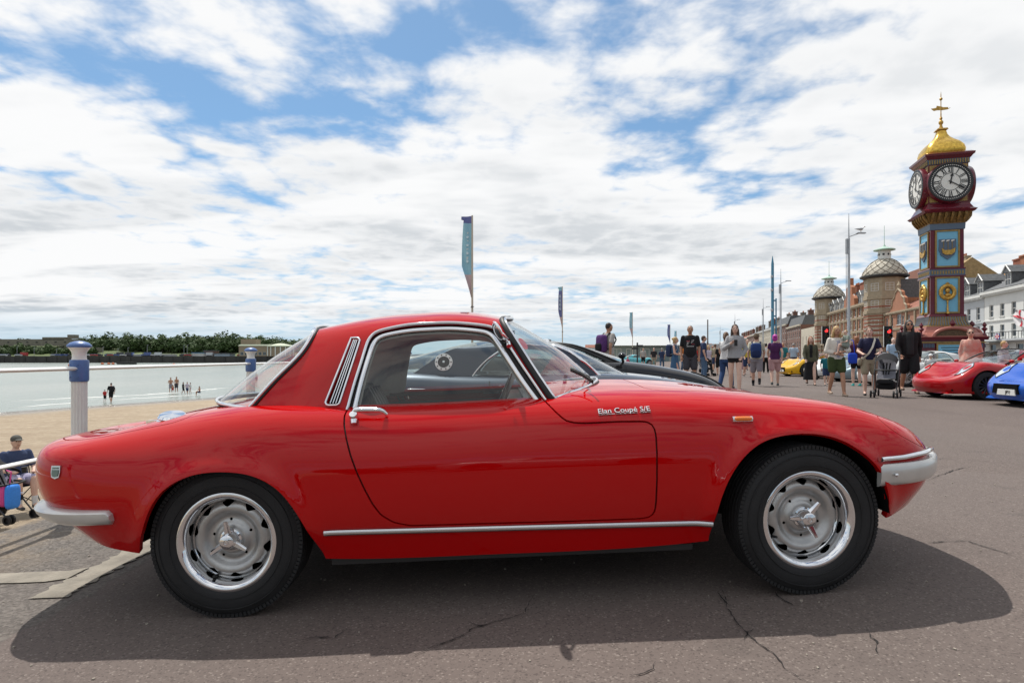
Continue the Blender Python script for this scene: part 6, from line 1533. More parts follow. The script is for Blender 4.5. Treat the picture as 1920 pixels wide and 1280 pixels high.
    Mg = Matrix.Translation((L*.55, 0, 0)) @ Matrix.Rotation(PI/2, 4, 'X'); t = MB(); t.prism(gp2, -.6, .2, Mg); t.build('central_gable', BR_OR, b)
    for f in (.30, .42, .68): chimney(b, L*f, 5, 15.5, 3.4, 1.4, 3.2, BR_RED, 6)
    t = MB(); t.box((L*.5, -2.2, 3.9), (16, 4.0, .35)); pc = t.build('porch_roof', STONE, b)
    for i in range(6):
        t = MB(); t.lathe([(.28, 0), (.22, .3), (.2, 3.5), (.3, 3.75)], 10, Matrix.Translation((L*.5-7.4+i*2.96, -4.0, 0))); t.build('porch_column', STONE, pc, smooth=40)
    for i in range(40):
        t = MB(); t.box((L*.5-7.8+i*.4, -4.1, 4.5), (.06, .06, .8)); t.build('balcony_baluster', GUT, pc)
    for (ty, lab) in ((119.5, 'near'), (163.5, 'far')):
        c = street(ty, -.9); loc = b.matrix_world if False else None
        xl = L*(1-(ty-y0)/(y1-y0)); Tm = Matrix.Translation((L-(street(y0)-street(ty)).length, .9, 0)); R = 3.55; n = 8
        def octa(r, z): return [(r*math.cos(2*PI*(k+.5)/8), r*math.sin(2*PI*(k+.5)/8), z) for k in range(8)]
        t = MB()
        for z0, z1, m_ in ((0, 16.6, 0),):
            vs = octa(R, z0)+octa(R, z1); t.add(vs, [(k, (k+1) % 8, 8+(k+1) % 8, 8+k) for k in range(8)])
        t.v = [tuple(Tm @ Vector(v)) for v in t.v]; tw = t.build('turret', STONE, b)
        for z0, z1 in ((3.7, 4.3), (6.7, 7.1), (9.4, 10.0), (12.2, 12.9), (1.2, 1.6), (2.4, 2.8), (4.9, 5.3), (5.9, 6.3), (10.6, 10.9), (8.2, 8.5), (7.5, 7.8), (8.8, 9.1)):
            t = MB(); r1 = R+(.06 if z1-z0 < .45 else .2); vs = octa(r1, z0)+octa(r1, z1); t.add([tuple(Tm @ Vector(v)) for v in vs], [(k, (k+1) % 8, 8+(k+1) % 8, 8+k) for k in range(8)]+[tuple(range(7, -1, -1)), tuple(range(8, 16))]); t.build('turret_band', BR_RED if z1-z0 < .45 else STONE, tw)
        for k in range(8):
            a = 2*PI*k/8; ap = R*math.cos(PI/8)
            out = Vector((math.cos(a), math.sin(a), 0))
            if out.y > .3: continue
            for z, h in ((1.9, 2.3), (5.4, 2.0), (8.0-.6, 1.5), (11.2, 1.5), (14.6, 1.5)):
                Mw = Tm @ Matrix.Translation(out*(ap+.02)+Vector((0, 0, z))) @ Matrix.Rotation(a+PI/2, 4, 'Z') @ Matrix.Rotation(PI/2, 4, 'X'); window_at(b, Mw, 1.5, h, (1, 2))
        t = MB(); t.lathe([(R+.1, 16.4), (R+.75, 16.7), (R+.75, 16.95), (R+.3, 17.0)], 24, Tm); t.build('turret_eaves', GUT, tw, smooth=30)
        prof = [(R+.35, 16.98), (R+.28, 17.6), (R*.93, 18.4), (R*.78, 19.2), (R*.56, 19.9), (R*.36, 20.3)]
        t = MB(); t.lathe(prof, 32, Tm); dm = t.build('dome', SHELL, tw, smooth=60)
        # large scales
        seam = mat('lead_seam', (.14, .11, .08), .7)
        for j in range(14):
            for sg in (1, -1):
                t = MB(); pts = []
                for q in np.linspace(0, 1, 10):
                    i = min(4, int(q*5)); f = q*5-i; r = prof[i][0]*(1-f)+prof[i+1][0]*f+.03; z = prof[i][1]*(1-f)+prof[i+1][1]*f; a = 2*PI*j/14+sg*q*1.35; pts.append(tuple(Tm @ Vector((r*math.cos(a), r*math.sin(a), z))))
                t.tube(pts, .055, 4); t.build('dome_seam', seam, dm)
        t = MB(); t.lathe([(1.25, 20.2), (1.15, 20.6), (1.1, 21.9), (1.2, 22.0)], 16, Tm); ln = t.build('lantern', WHITE_R, tw, smooth=30)
        for k in range(8):
            a = 2*PI*(k+.5)/8; t = MB(); t.lathe([(.0001, 0), (.22, 0)], 10, Tm @ Matrix.Translation((1.16*math.cos(a), 1.16*math.sin(a), 21.2)) @ Vector((math.cos(a), math.sin(a), 0)).to_track_quat('Z', 'Y').to_matrix().to_4x4()); t.build('lantern_opening', GUT, ln)
        t = MB(); t.lathe([(1.2, 21.95), (1.95, 22.1), (1.9, 22.25), (.9, 22.6), (.3, 22.85), (.12, 23.2), (.06, 23.3), (.04, 27.0), (.0001, 27.05)], 16, Tm); t.build('lantern_cap', COPPER_G, ln, smooth=40)
    # further terraces -----------------------------------------------------------------------------
    y0, y1 = 170, 196; L = (street(y0)-street(y1)).length
    b, L = block('cream_deco_front', 'plain cream front with tall narrow windows, left of the hotel', y0, y1, 9.8, 12, CREAM, rows(L, 5, (5.2,), .9, 4.2, 3.0), None)
    specs = [('brick_terrace_house', 'brown brick house with a slate roof next to the cream front', 197, 222, 11.5, BR_BRN, ('mansard', SLATE)), ('brick_terrace_house', 'dark brick house with dormers, second from the cream front', 223, 250, 13.0, BR_BRN, ('mansard', SLATE)), ('cream_terrace_house', 'cream terraced house beyond the dark brick ones', 251, 300, 13.0, CREAM, ('gable', SLATE)),
             ('brick_terrace_house', 'distant brick terrace beyond the cream house', 301, 350, 12.5, BR_BRN, ('gable', SLATE)), ('pale_terrace_house', 'distant pale terrace near the end of the street', 351, 430, 12, CREAM, ('gable', TILE_R))]
    for i, (nm, lab, y0, y1, H, m, rf) in enumerate(specs):
        L = (street(y0)-street(y1)).length; n = int(L/3.6); b, L = block(nm, lab, y0, y1, H, 12, m, rows(L, n, (1.7, 5.0, 8.2, 10.8) if H > 11 else (1.7, 5, 8), 1.3, 1.9, 1.8), rf, bars=(0, 1), rise=3.2)
        cornice(b, L, H-.1, .4, .4, CREAM if m != CREAM else WHITE_R)
        for k in range(max(2, int(L/13))): chimney(b, 3+k*13, 5, H+1.6, 2.2, 1.6, 3.6, BR_BRN if k % 2 else mat('grey_render_stack', (.20, .17, .14), .9), 4)
    # buildings closing the far end of the bay -------------------------------------------------------
    rg = random.Random(5)
    for i in range(15):
        px = 1118+i*22; Y = 560+rg.uniform(-60, 60); p = W(px, 668, Y); h = rg.uniform(6, 11)*(1+.03*i); w = rg.uniform(13, 22); m = rg.choice([CREAM, WHITE_R, BR_BRN, STONE, PALE_G])
        r = thing('distant_house', 'small distant house at the far end of the bay, number %d from the left' % (i+1), 'house', (p.x, Y, -.5), rg.uniform(-.2, .2), 'houses at the far end of the bay')
        r['label'] = 'small distant %s house at the far end of the bay, %s from the left' % ({CREAM: 'cream', WHITE_R: 'white', BR_BRN: 'brown', STONE: 'buff', PALE_G: 'grey'}[m], ('first second third fourth fifth sixth seventh eighth ninth tenth eleventh twelfth thirteenth fourteenth fifteenth'.split())[i])
        t = MB(); t.box((0, 0, h/2), (w, 10, h)); t.build('wall', m, r); t = MB(); t.add([(-w/2-.4, -5.5, h), (w/2+.4, -5.5, h), (w/2+.4, 0, h+3), (-w/2-.4, 0, h+3), (-w/2-.4, 5.5, h), (w/2+.4, 5.5, h)], [(0, 1, 2, 3), (3, 2, 5, 4), (0, 3, 4), (1, 5, 2)]); t.build('roof', SLATE if i % 3 else TILE_R, r)
        for k in range(4): window_at(r, Matrix.Translation((-w*.36+k*w*.24, -5.05, h*.55)) @ Matrix.Rotation(PI/2, 4, 'X'), 1.6, 2.4)
        chimney(r, w*.3, 0, h+1.5, 1.6, 1.2, 3, BR_BRN, 2)
    r = thing('beach_pavilion', 'long low grey-green pavilion with a pale roof on the far promenade', 'pavilion', (24.5, 112, -.3), -.12)
    t = MB(); t.box((0, 0, 1.6), (13, 8, 3.2)); t.build('wall', mat('grey_green_boards', (.20, .26, .26), .7), r); t = MB(); t.add([(-7, -5, 3.2), (7, -5, 3.2), (4.6, 0, 5.0), (-4.6, 0, 5.0), (-7, 5, 3.2), (7, 5, 3.2)], [(0, 1, 2, 3), (3, 2, 5, 4), (0, 3, 4), (1, 5, 2)]); t.build('roof', mat('pale_roof', (.46, .48, .48), .6), r)
    for k in range(5): window_at(r, Matrix.Translation((-5+k*2.5, -4.03, 1.9)) @ Matrix.Rotation(PI/2, 4, 'X'), 1.6, 1.5, (1, 0))
build_town()

# ================================================================ street furniture
STEEL = mat('galvanised_steel', (.36, .37, .38), .4, .7, var=.1, vscale=5); TEAL = mat('teal_blue_paint', (.07, .24, .36), .45)
def lamp(px, ytop, H, arm, lab, gull=False):
    Y = (H-EYE)*FPX/(HOR-ytop); x = (px-960)/FPX*Y
    r = thing('street_lamp', lab, 'street lamp', (x, Y, 0), 0, 'tall street lamps along the promenade'); k = H/10
    t = MB(); t.tube([(0, 0, 0), (0, 0, 2.2*k), (0, 0, 2.25*k), (0, 0, 8.4*k), (0, 0, 8.45*k), (0, 0, H)], [.13, .12, .095, .075, .045, .012], 10); t.build('column', STEEL, r, smooth=40)
    t = MB(); t.tube([(0, 0, 8.5*k), (arm*.35, 0, 8.62*k), (arm*.75, 0, 8.74*k)], .03, 6); a = t.build('arm', STEEL, r, smooth=60)
    t = MB(); t.box((arm*.84, 0, 8.75*k), (.62, .24, .07), taper=.8); t.build('lantern', STEEL, a)
    t = MB(); t.box((-.14, 0, 7.9*k), (.10, .16, .95*k)); t.build('control_box', STEEL, r)
    t = MB(); t.tube([(-.17, 0, 8.35*k), (-.17, 0, 3.2*k)], .02, 5); t.build('cable_duct', STEEL, r)
    return r, (x+arm*.84, Y, 8.80*k)
l1, gpos = lamp(1591.5, 400, 10.4, .95, 'tall grey street lamp with a gull on its arm, before the domed hotel')
lamp(1464, 504, 10.4, .95, 'tall grey street lamp just right of the blue mast'); lamp(1431, 560, 10.4, .95, 'tall grey street lamp left of the blue mast'); lamp(1378, 588, 10.4, .95, 'distant street lamp above the woman in the grey hoodie'); lamp(1350.5, 610, 10.4, .9, 'distant street lamp left of the woman in the grey hoodie')
g = thing('gull', 'white gull perched on the lamp arm', 'bird', gpos, 0)
def gull():
    M = Matrix.Diagonal((1.25, 1.25, 1.25, 1))
    t = MB(); rows = []
    for x, r_, z in ((-.28, .008, .17), (-.20, .030, .165), (-.10, .062, .16), (0, .078, .16), (.08, .070, .18), (.13, .045, .23), (.155, .040, .275), (.19, .036, .29), (.215, .02, .29), (.225, .004, .285)):
        rows.append([(x, r_*math.sin(a)*.85, z+r_*math.cos(a)) for a in np.linspace(0, 2*PI, 13)])
    t.grid([[tuple(M @ Vector(p)) for p in r] for r in rows]); t.build('body', mat('gull_white', (.78, .78, .77), .7), g, smooth=179)
    for s in (-1, 1):
        t = MB(); t.grid([[tuple(M @ Vector((x, s*(y+.01*math.sin(j)), z))) for x, y, z in ((.08, .055, .21), (-.02, .07, .215), (-.14, .055, .20), (-.34, .012, .17))] for j, dz in ((0, 0),)]+[[tuple(M @ Vector((x, s*y, z-.07))) for x, y, z in ((.07, .075, .21), (-.03, .088, .205), (-.14, .066, .205), (-.34, .014, .235))]]); t.build('wing', mat('gull_grey', (.35, .37, .39), .7), g, smooth=179)
        t = MB(); t.tube([tuple(M @ Vector((.0, s*.03, .10))), tuple(M @ Vector((.0, s*.03, 0))), tuple(M @ Vector((.04, s*.03, .0)))], .008, 5); t.build('leg', mat('gull_leg', (.55, .28, .10), .6), g)
    t = MB(); t.tube([tuple(M @ Vector((.22, 0, .287))), tuple(M @ Vector((.27, 0, .275)))], [.012, .003], 6); t.build('beak', mat('gull_beak', (.70, .45, .03), .5), g)
gull()
def mast(px, ytop, H, lab, ):
    Y = (H-EYE)*FPX/(HOR-ytop); x = (px-960)/FPX*Y
    r = thing('blue_light_mast', lab, 'mast', (x, Y, 0))
    t = MB(); t.tube([(0, 0, 0), (0, 0, H*.93), (0, 0, H)], [.13, .115, .02], 10); t.build('main_post', TEAL, r, smooth=40)
    t = MB(); t.tube([(.30, 0, 0), (.30, 0, H*.62)], .06, 8); t.build('side_post', TEAL, r, smooth=40)
    for z in (.38, .46, .60): 
        t = MB(); t.box((.15, 0, H*z), (.30, .06, .12)); t.build('cross_bracket', TEAL, r)
    for z in (.80, .68, .50):
        t = MB(); t.lathe([(.0001, 0), (.09, .02), (.10, .2), (.07, .24), (.0001, .25)], 10, Matrix.Translation((-.10, -.1, H*z))); t.build('floodlight', STEEL, r, smooth=40)
mast(1448.5, 480, 9.5, 'tall blue double mast with floodlights, left of the terrace')
for px, yt, H, lab in ((1327, 600, 6.5, 'plain dark post behind the man in the printed T-shirt'),):
    Y = (H-EYE)*FPX/(HOR-yt); r = thing('plain_post', lab, 'post', ((px-960)/FPX*Y, Y, 0)); t = MB(); t.tube([(0, 0, 0), (0, 0, H)], [.12, .09], 8); t.build('column', mat('brown_post', (.14, .12, .11), .6), r, smooth=40); t = MB(); t.lathe([(.1, H), (.11, H+.05), (.0001, H+.1)], 8); t.build('cap', GUT, r)
r = thing('finger_post', 'dark sign post with stubby arms in front of the low pavilion', 'sign', (tuple(W(1195, 668, 46))[0], 46, 0)); t = MB(); t.tube([(0, 0, 0), (0, 0, 2.0)], .06, 8); t.build('post', GUT, r)
for k in range(2):
    t = MB(); t.box((.18-.36*k, 0, 1.75-.2*k), (.5, .05, .14)); t.build('arm', GUT, r)
def banner(px, ytop, H, w, cols, lab, phase):
    Y = (H-EYE)*FPX/(HOR-ytop); x = (px-960)/FPX*Y
    r = thing('banner_flag', lab, 'flag', (x, Y, 0), 0, 'feather banners along the promenade')
    t = MB(); t.tube([(0, 0, 0), (0, 0, H)], [.045, .03], 8); t.build('pole', mat('pole_cream', (.52, .46, .38), .5), r, smooth=50)
    z1, z0 = H-.02, H-2.95
    for i, (f0, f1, c) in enumerate(cols):
        g = MB(); rows = []
        for j in range(13):
            f = f0+(f1-f0)*j/12; z = z1+(z0-z1)*f; wd = w*(.62+.30*math.sin(PI*(f*.85+.08)) if f > .04 else .95)*(1 if f < .62 else max(.05, 1-(f-.62)/.40))
            rows.append([(-wd*k/6-.03, .07*math.sin(k*.9+f*7+phase)*k/6, z-(.04*k/6 if f < .05 else .0)) for k in range(7)])
        g.grid(rows); g.build('cloth', c, r, smooth=179)
    # pale print running down the cloth, unreadable in the photo
    for k in range(4):
        g = MB(); zz = z1-(z1-z0)*(.20+.10*k); g.grid([[(-.12-w*.07*(i % 3), -.035+.02*math.sin(i), zz-.055*i) for i in range(5)], [(-.20-w*.05*(i % 2), -.035+.02*math.sin(i), zz-.055*i) for i in range(5)]]); g.build('print', mat('banner_print', (.55, .66, .70), .8), r)
    t = MB(); t.tube([(0, -.04, z0-.3), (-.06, -.05, z0-.36), (.07, -.05, z0-.33)], .012, 5); t.build('tie', GUT, r)
LB = mat('banner_blue', (.28, .52, .64), .8); DB = mat('banner_indigo', (.14, .16, .36), .8); PKB = mat('banner_pink', (.55, .42, .43), .8)
banner(885.5, 404, 6.0, .38, [(0, .09, DB), (.09, .72, LB), (.72, 1, PKB)], 'nearest feather banner, pale blue with indigo top, above the red roof', 0)
banner(1054.5, 537, 6.0, .30, [(0, .10, LB), (.10, .75, DB), (.75, 1, PKB)], 'indigo feather banner above the windscreens', 2); banner(1186, 585, 6.0, .36, [(0, .62, LB), (.62, 1, PKB)], 'pale blue feather banner by the man with the purple rucksack', 1)
banner(1256.5, 608, 6.0, .45, [(0, 1, DB)], 'small far indigo feather banner', .5); banner(1268.5, 620, 6.0, .45, [(0, 1, LB)], 'smallest far pale blue feather banner', 1.5)
def traffic(px, py, Y, lab):
    p = W(px, py, Y); r = thing('traffic_light', lab, 'traffic light', (p.x, Y, 0)); z = p.z
    t = MB(); t.tube([(0, .12, 0), (0, .12, z+.2)], .05, 8); t.build('post', GUT, r)
    t = MB(); t.box((0, 0, z-.30), (.34, .20, 1.0)); h = t.build('head', mat('matt_black', (.015, .015, .016), .6), r)
    t = MB(); t.box((0, .02, z-.30), (.50, .03, 1.2)); t.build('backing_board', MATS['matt_black'], r); 
    for a, b, c, d in ((-.25, 0, .02, 1.2), (.25, 0, .02, 1.2)):
        t = MB(); t.box((a, .0, z-.30), (c, .05, d)); t.build('board_edge', WIN_W, r)
    for k, (c, e) in enumerate((((1.0, .03, .03), 2.5), ((.05, .03, .005), 0), ((.005, .04, .03), 0))):
        t = MB(); t.lathe([(.105, 0), (.08, .03), (.0001, .045)], 18, Matrix.Translation((0, -.10, z-.30*k)) @ Matrix.Rotation(PI/2, 4, 'X')); t.build('lamp', mat('signal_%d' % k, c, .3, emit=e), h, smooth=60)
        t = MB(); t.lathe([(.12, 0), (.12, .16)], 14, Matrix.Translation((0, -.10, z-.30*k)) @ Matrix.Rotation(PI/2, 4, 'X'), 0, PI); t.build('hood', MATS['matt_black'], h)
traffic(1665, 621, 34, 'traffic light showing red, left of the long-haired man'); traffic(1548, 620, 40, 'traffic light showing red, above the woman in the cream shirt')
# ================================================================ people
SKIN = [mat('skin_light', (.56, .33, .24), .55, var=.06, vscale=8), mat('skin_tan', (.40, .21, .13), .55, var=.06, vscale=8), mat('skin_fair', (.62, .40, .31), .55, var=.06, vscale=8)]
def cloth_mat(nm, c, c2=None, vs=40): return mat('cloth_'+nm, c, .85, spec=.2, var=.10 if c2 is None else 0, col2=c2, vscale=vs, bump=.6, bscale=9)
HAIRM = {k: mat('hair_'+k, c, .55, var=.35, vscale=50) for k, c in dict(brown=(.055, .028, .016), dark=(.02, .013, .010), blonde=(.42, .27, .11), ginger=(.24, .09, .035), grey=(.26, .25, .24), purple=(.42, .03, .30), mid=(.13, .07, .035)).items()}
_REM = []
def remesh(o, vox, sm=4):
    m = o.modifiers.new('r', 'REMESH'); m.mode = 'VOXEL'; m.voxel_size = vox; m.use_smooth_shade = True
    s = o.modifiers.new('s', 'SMOOTH'); s.factor = .5; s.iterations = sm
    _REM.append(o); return o
def bake_remesh():
    dg = bpy.context.evaluated_depsgraph_get(); dg.update()
    for o in _REM:
        me = bpy.data.meshes.new_from_object(o.evaluated_get(dg)); o.modifiers.clear(); old = o.data; o.data = me
        me.name = o.name
        if not me.materials and old.materials: me.materials.append(old.materials[0])
    _REM.clear()
def capsule(mb, p0, p1, r0, r1, seg=12, sq=1.0):
    p0, p1 = Vector(p0), Vector(p1); d = p1-p0
    if d.length < 1e-5: d = Vector((0, 0, 1e-4))
    t = d.normalized(); path = []; rs = []
    for a in (89, 60, 30): path.append(p0-t*r0*math.sin(math.radians(a))); rs.append(max(.001, r0*math.cos(math.radians(a))))
    for f in (0, .5, 1): path.append(p0+d*f); rs.append(r0+(r1-r0)*f)
    for a in (30, 60, 89): path.append(p1+t*r1*math.sin(math.radians(a))); rs.append(max(.001, r1*math.cos(math.radians(a))))
    mb.tube(path, rs, seg)
def loft(mb, rings, seg=16):
    """rings: (cx, cy, z, rx, ry)"""
    rows = [[(cx+rx*math.cos(2*PI*k/seg), cy+ry*math.sin(2*PI*k/seg), z) for k in range(seg)] for cx, cy, z, rx, ry in rings]
    o = len(mb.v); n = seg
    vs = [p for r in rows for p in r]; fs = []
    for i in range(len(rows)-1):
        for k in range(seg): l = (k+1) % seg; fs.append((i*n+k, i*n+l, (i+1)*n+l, (i+1)*n+k))
    fs.append(tuple(range(n-1, -1, -1))); fs.append(tuple((len(rows)-1)*n+k for k in range(n)))
    mb.add(vs, fs)

TORSO_M = [(.80, .150, .105), (.90, .168, .118), (1.00, .158, .115), (1.10, .150, .112), (1.22, .162, .118), (1.34, .178, .118), (1.42, .165, .100), (1.47, .105, .078), (1.50, .060, .062)]
TORSO_F = [(.80, .150, .108), (.90, .172, .122), (1.00, .150, .108), (1.10, .126, .096), (1.22, .142, .120), (1.32, .152, .118), (1.40, .148, .092), (1.46, .090, .070), (1.49, .052, .055)]
POSES = {   # offsets in units of a 1.75 m figure: (left arm elbow, hand), (right arm elbow, hand), (left foot xy, lift), (right foot xy, lift)
    'walk': dict(la=((.06, -.10, -.27), (.02, -.26, -.46)), ra=((-.06, .12, -.26), (-.04, .10, -.52)), lf=(.02, .22, .05), rf=(-.02, -.24, .0)),
    'walk2': dict(la=((.06, .10, -.27), (.05, .06, -.53)), ra=((-.06, -.08, -.27), (-.03, -.22, -.48)), lf=(.02, -.24, .0), rf=(-.02, .20, .06)),
    'stand': dict(la=((.06, .02, -.28), (.05, -.06, -.54)), ra=((-.06, .02, -.28), (-.05, -.06, -.54)), lf=(.03, .03, 0), rf=(-.03, -.02, 0)),
    'phone': dict(la=((.10, .02, -.27), (.00, -.08, -.46)), ra=((-.10, -.06, -.26), (.04, -.26, -.14)), lf=(.0, -.20, 0), rf=(-.01, .12, .03)),
    'push': dict(la=((.10, -.06, -.27), (.02, -.33, -.34)), ra=((-.10, -.06, -.27), (.0, -.33, -.34)), lf=(.02, .20, .05), rf=(-.02, -.20, 0)),
    'carry': dict(la=((.10, -.08, -.26), (-.12, -.24, -.30)), ra=((-.08, -.02, -.28), (.16, -.24, -.36)), lf=(.02, -.20, 0), rf=(-.02, .16, .04)),
    'arms_fold': dict(la=((.10, -.02, -.26), (-.16, -.18, -.28)), ra=((-.10, -.02, -.26), (.16, -.18, -.30)), lf=(.03, .0, 0), rf=(-.03, .02, 0)),
    'sit': dict(la=((.06, -.10, -.26), (-.02, -.30, -.30)), ra=((-.06, -.10, -.26), (.02, -.32, -.28)), sit=True)}
def person(label, px, Y, H, rz, pose, top, bottom, hair, skin=0, sex='m', z=None, vox=.0115, shoes=(.03, .03, .032), x=None, hat=None, face=True, name='person', belly=0.0, group=None, socks=None):
    x = (px-960)/FPX*Y if x is None else x; z = float(ground_z(x)) if z is None else z
    R = thing(name, label, 'person', (x, Y, z), math.radians(rz)-math.atan2(x, Y), group); k = H/1.75; P = POSES[pose]; T = TORSO_M if sex == 'm' else TORSO_F
    sit = P.get('sit'); dz = -.46*1.0 if sit else 0.0
    V = lambda a, b, c: Vector((a*k, b*k, c*k))
    sh = .185 if sex == 'm' else .158; hipz = .92+dz
    if sit: legs = [(V(s*.09, 0, hipz), V(s*.11, -.42, hipz+.06), V(s*.10, -.46-.05*s, .07)) for s in (1, -1)]
    else:
        legs = []
        for s, f in ((1, P['lf']), (-1, P['rf'])):
            ank = V(s*.085+f[0], f[1], .075+f[2]); kn = V(s*.092+f[0]*.5, f[1]*.42-.045-abs(f[2])*.9, .49+f[2]*.4); legs.append((V(s*.088, 0, .90), kn, ank))
    arms = []
    for s, a in ((1, P['la']), (-1, P['ra'])):
        s0 = V(s*sh, .01, 1.40+dz); arms.append((s0, s0+V(*a[0]), s0+V(*a[1])))
    # --- body, one skin
    b = MB(); loft(b, [(0, (.012-belly*.4*math.exp(-((zz-1.05)/.14)**2))*k, (zz+dz)*k, rx*.95*k, (ry*.95+belly*math.exp(-((zz-1.05)/.14)**2))*k) for zz, rx, ry in T])
    capsule(b, V(0, .012, 1.44+dz), V(0, -.005, 1.56+dz), .055*k, .050*k)
    hc = V(0, -.018, 1.635+dz); b.sphere(tuple(hc), 1, 18, 14, (.076*k, .096*k, .112*k)); b.sphere(tuple(hc+V(0, -.022, -.055)), 1, 14, 10, (.058*k, .070*k, .062*k))
    capsule(b, hc+V(0, -.090, .015), hc+V(0, -.112, -.022), .009*k, .014*k)                      # nose
    capsule(b, hc+V(-.02, -.080, -.062), hc+V(.02, -.080, -.062), .010*k, .010*k)                # lips
    for s in (1, -1): b.sphere(tuple(hc+V(s*.077, .008, -.005)), 1, 8, 6, (.012*k, .020*k, .030*k))
    for (s0, el, ha), s in zip(arms, (1, -1)):
        capsule(b, s0, el, (.052 if sex == 'm' else .044)*k, .040*k); capsule(b, el, ha, .040*k, .026*k)
        d = (ha-el).normalized(); side = Vector((1, 0, 0)); side = (side-d*side.dot(d)).normalized(); up = d.cross(side)
        capsule(b, ha, ha+d*.055*k, .030*k, .034*k)                                              # palm
        for i, (o, ln) in enumerate(((-.028, .062), (-.010, .074), (.009, .070), (.027, .056))):
            f0 = ha+d*.075*k+side*o*k; f1 = f0+d*ln*.55*k+up*.008*k; f2 = f1+d*ln*.35*k+up*.026*k; capsule(b, f0, f1, .0095*k, .009*k, 8); capsule(b, f1, f2, .009*k, .0075*k, 8)
        t0 = ha+d*.02*k+side*(-.03*s)*k; capsule(b, t0, t0+(d*.05+side*(-.03*s)+up*.012)*k, .011*k, .009*k, 8)
    for hp, kn, an in legs:
        capsule(b, hp, kn, .083*k, .056*k); capsule(b, kn, kn+(an-kn)*.35, .054*k, .056*k); capsule(b, kn+(an-kn)*.35, an, .056*k, .036*k); capsule(b, an, an+V(0, -.12, -.045), .036*k, .032*k)
    remesh(b.build('body', SKIN[skin], R), vox)
    # --- head details
    if face:
        for s in (1, -1):
            e = MB(); e.sphere(tuple(hc+V(s*.030, -.083, .012)), .011*k, 8, 6, (1, .7, .75)); e.build('eye', mat('eye_dark', (.03, .02, .018), .3), R, smooth=60)
            e = MB(); e.tube([hc+V(s*.014, -.090, .034), hc+V(s*.032, -.088, .039), hc+V(s*.050, -.078, .034)], .0045*k, 5); e.build('eyebrow', HAIRM[hair[0]] if hair else SKIN[1], R)
        e = MB(); e.tube([hc+V(-.020, -.090, -.061), hc+V(0, -.096, -.062), hc+V(.020, -.090, -.061)], .0045*k, 5); e.build('mouth', mat('lips', (.30, .10, .08), .5), R)
    if hair:
        hm, style = HAIRM[hair[0]], hair[1]; h = MB()
        if style == 'short':
            h.sphere(tuple(hc+V(0, .016, .020)), 1, 18, 12, (.083*k, .094*k, .105*k)); h.sphere(tuple(hc+V(0, .04, -.02)), 1, 14, 10, (.074*k, .070*k, .07*k))
        elif style == 'crop':
            h.sphere(tuple(hc+V(0, .020, .022)), 1, 18, 12, (.080*k, .089*k, .099*k))
        else:
            h.sphere(tuple(hc+V(0, .016, .022)), 1, 18, 12, (.087*k, .098*k, .108*k)); h.sphere(tuple(hc+V(0, .040, -.03)), 1, 14, 10, (.088*k, .075*k, .10*k))
            if style == 'bun': h.sphere(tuple(hc+V(0, .11, .05)), .05*k, 12, 8)
            elif style == 'pony':
                capsule(h, hc+V(0, .10, .03), hc+V(0, .15, -.06), .032*k, .035*k); capsule(h, hc+V(0, .15, -.06), hc+V(0, .13, -.22), .035*k, .015*k)
            else:
                L = {'bob': .15, 'long': .30, 'vlong': .38}[style]
                for s in (1, -1):
                    capsule(h, hc+V(s*.070, .0, -.02), hc+V(s*.088, -.030 if style != 'bob' else .01, -L), .034*k, .036*k); capsule(h, hc+V(s*.045, .055, -.02), hc+V(s*.060, .055, -L), .045*k, .045*k)
                    if style != 'bob': capsule(h, hc+V(s*.085, -.03, -L*.7), hc+V(s*.075, -.06, -L*1.2), .034*k, .020*k)
        remesh(h.build('hair', hm, R), vox)
    if hat:
        kind, hm = hat; h = MB()
        if kind == 'cap':
            h.sphere(tuple(hc+V(0, .010, .045)), 1, 18, 10, (.088*k, .104*k, .082*k)); h.sphere(tuple(hc+V(0, -.125, .040)), 1, 14, 6, (.065*k, .075*k, .010*k))
        else:
            h.sphere(tuple(hc+V(0, .010, .055)), 1, 18, 10, (.090*k, .104*k, .075*k)); h.sphere(tuple(hc+V(0, .0, .030)), 1, 20, 6, (.15*k, .165*k, .012*k))
        remesh(h.build('hat', hm, R), vox)
    # --- top garment
    def torso_shell(z0, z1, g, m, nm, sleeve, sl_r=1.0, flare=0.0):
        s = MB(); rr = []
        for zz in np.linspace(z0, z1, 9):
            rx = float(np.interp(zz, [t[0] for t in T], [t[1] for t in T]))*(.5 if nm in ('dress_front', 'shirt_front', 'vest') else 1); ry = float(np.interp(zz, [t[0] for t in T], [t[2] for t in T])); e = flare*max(0, (1.15-zz)/.35)
            bl = belly*math.exp(-((zz-1.05)/.14)**2); rr.append((0, (.012-bl*.4)*k, (zz+dz)*k, (rx+g+e)*k, (ry+g+e+bl)*k))
        loft(s, rr)
        for (s0, el, ha) in arms:
            if sleeve <= 0: continue
            a = min(1, sleeve/.5); capsule(s, s0+V(0, 0, .012), s0+(el-s0)*a, (.060 if sex == 'm' else .052)*k*sl_r, .054*k*sl_r)
            if sleeve > .5: capsule(s, el, el+(ha-el)*min(.95, (sleeve-.5)/.5), .052*k*sl_r, .040*k*sl_r)
        return remesh(s.build(nm, m, R), vox)
    for g in top: torso_shell(*g)
    # --- legs
    kind = bottom[0]; m = bottom[1]
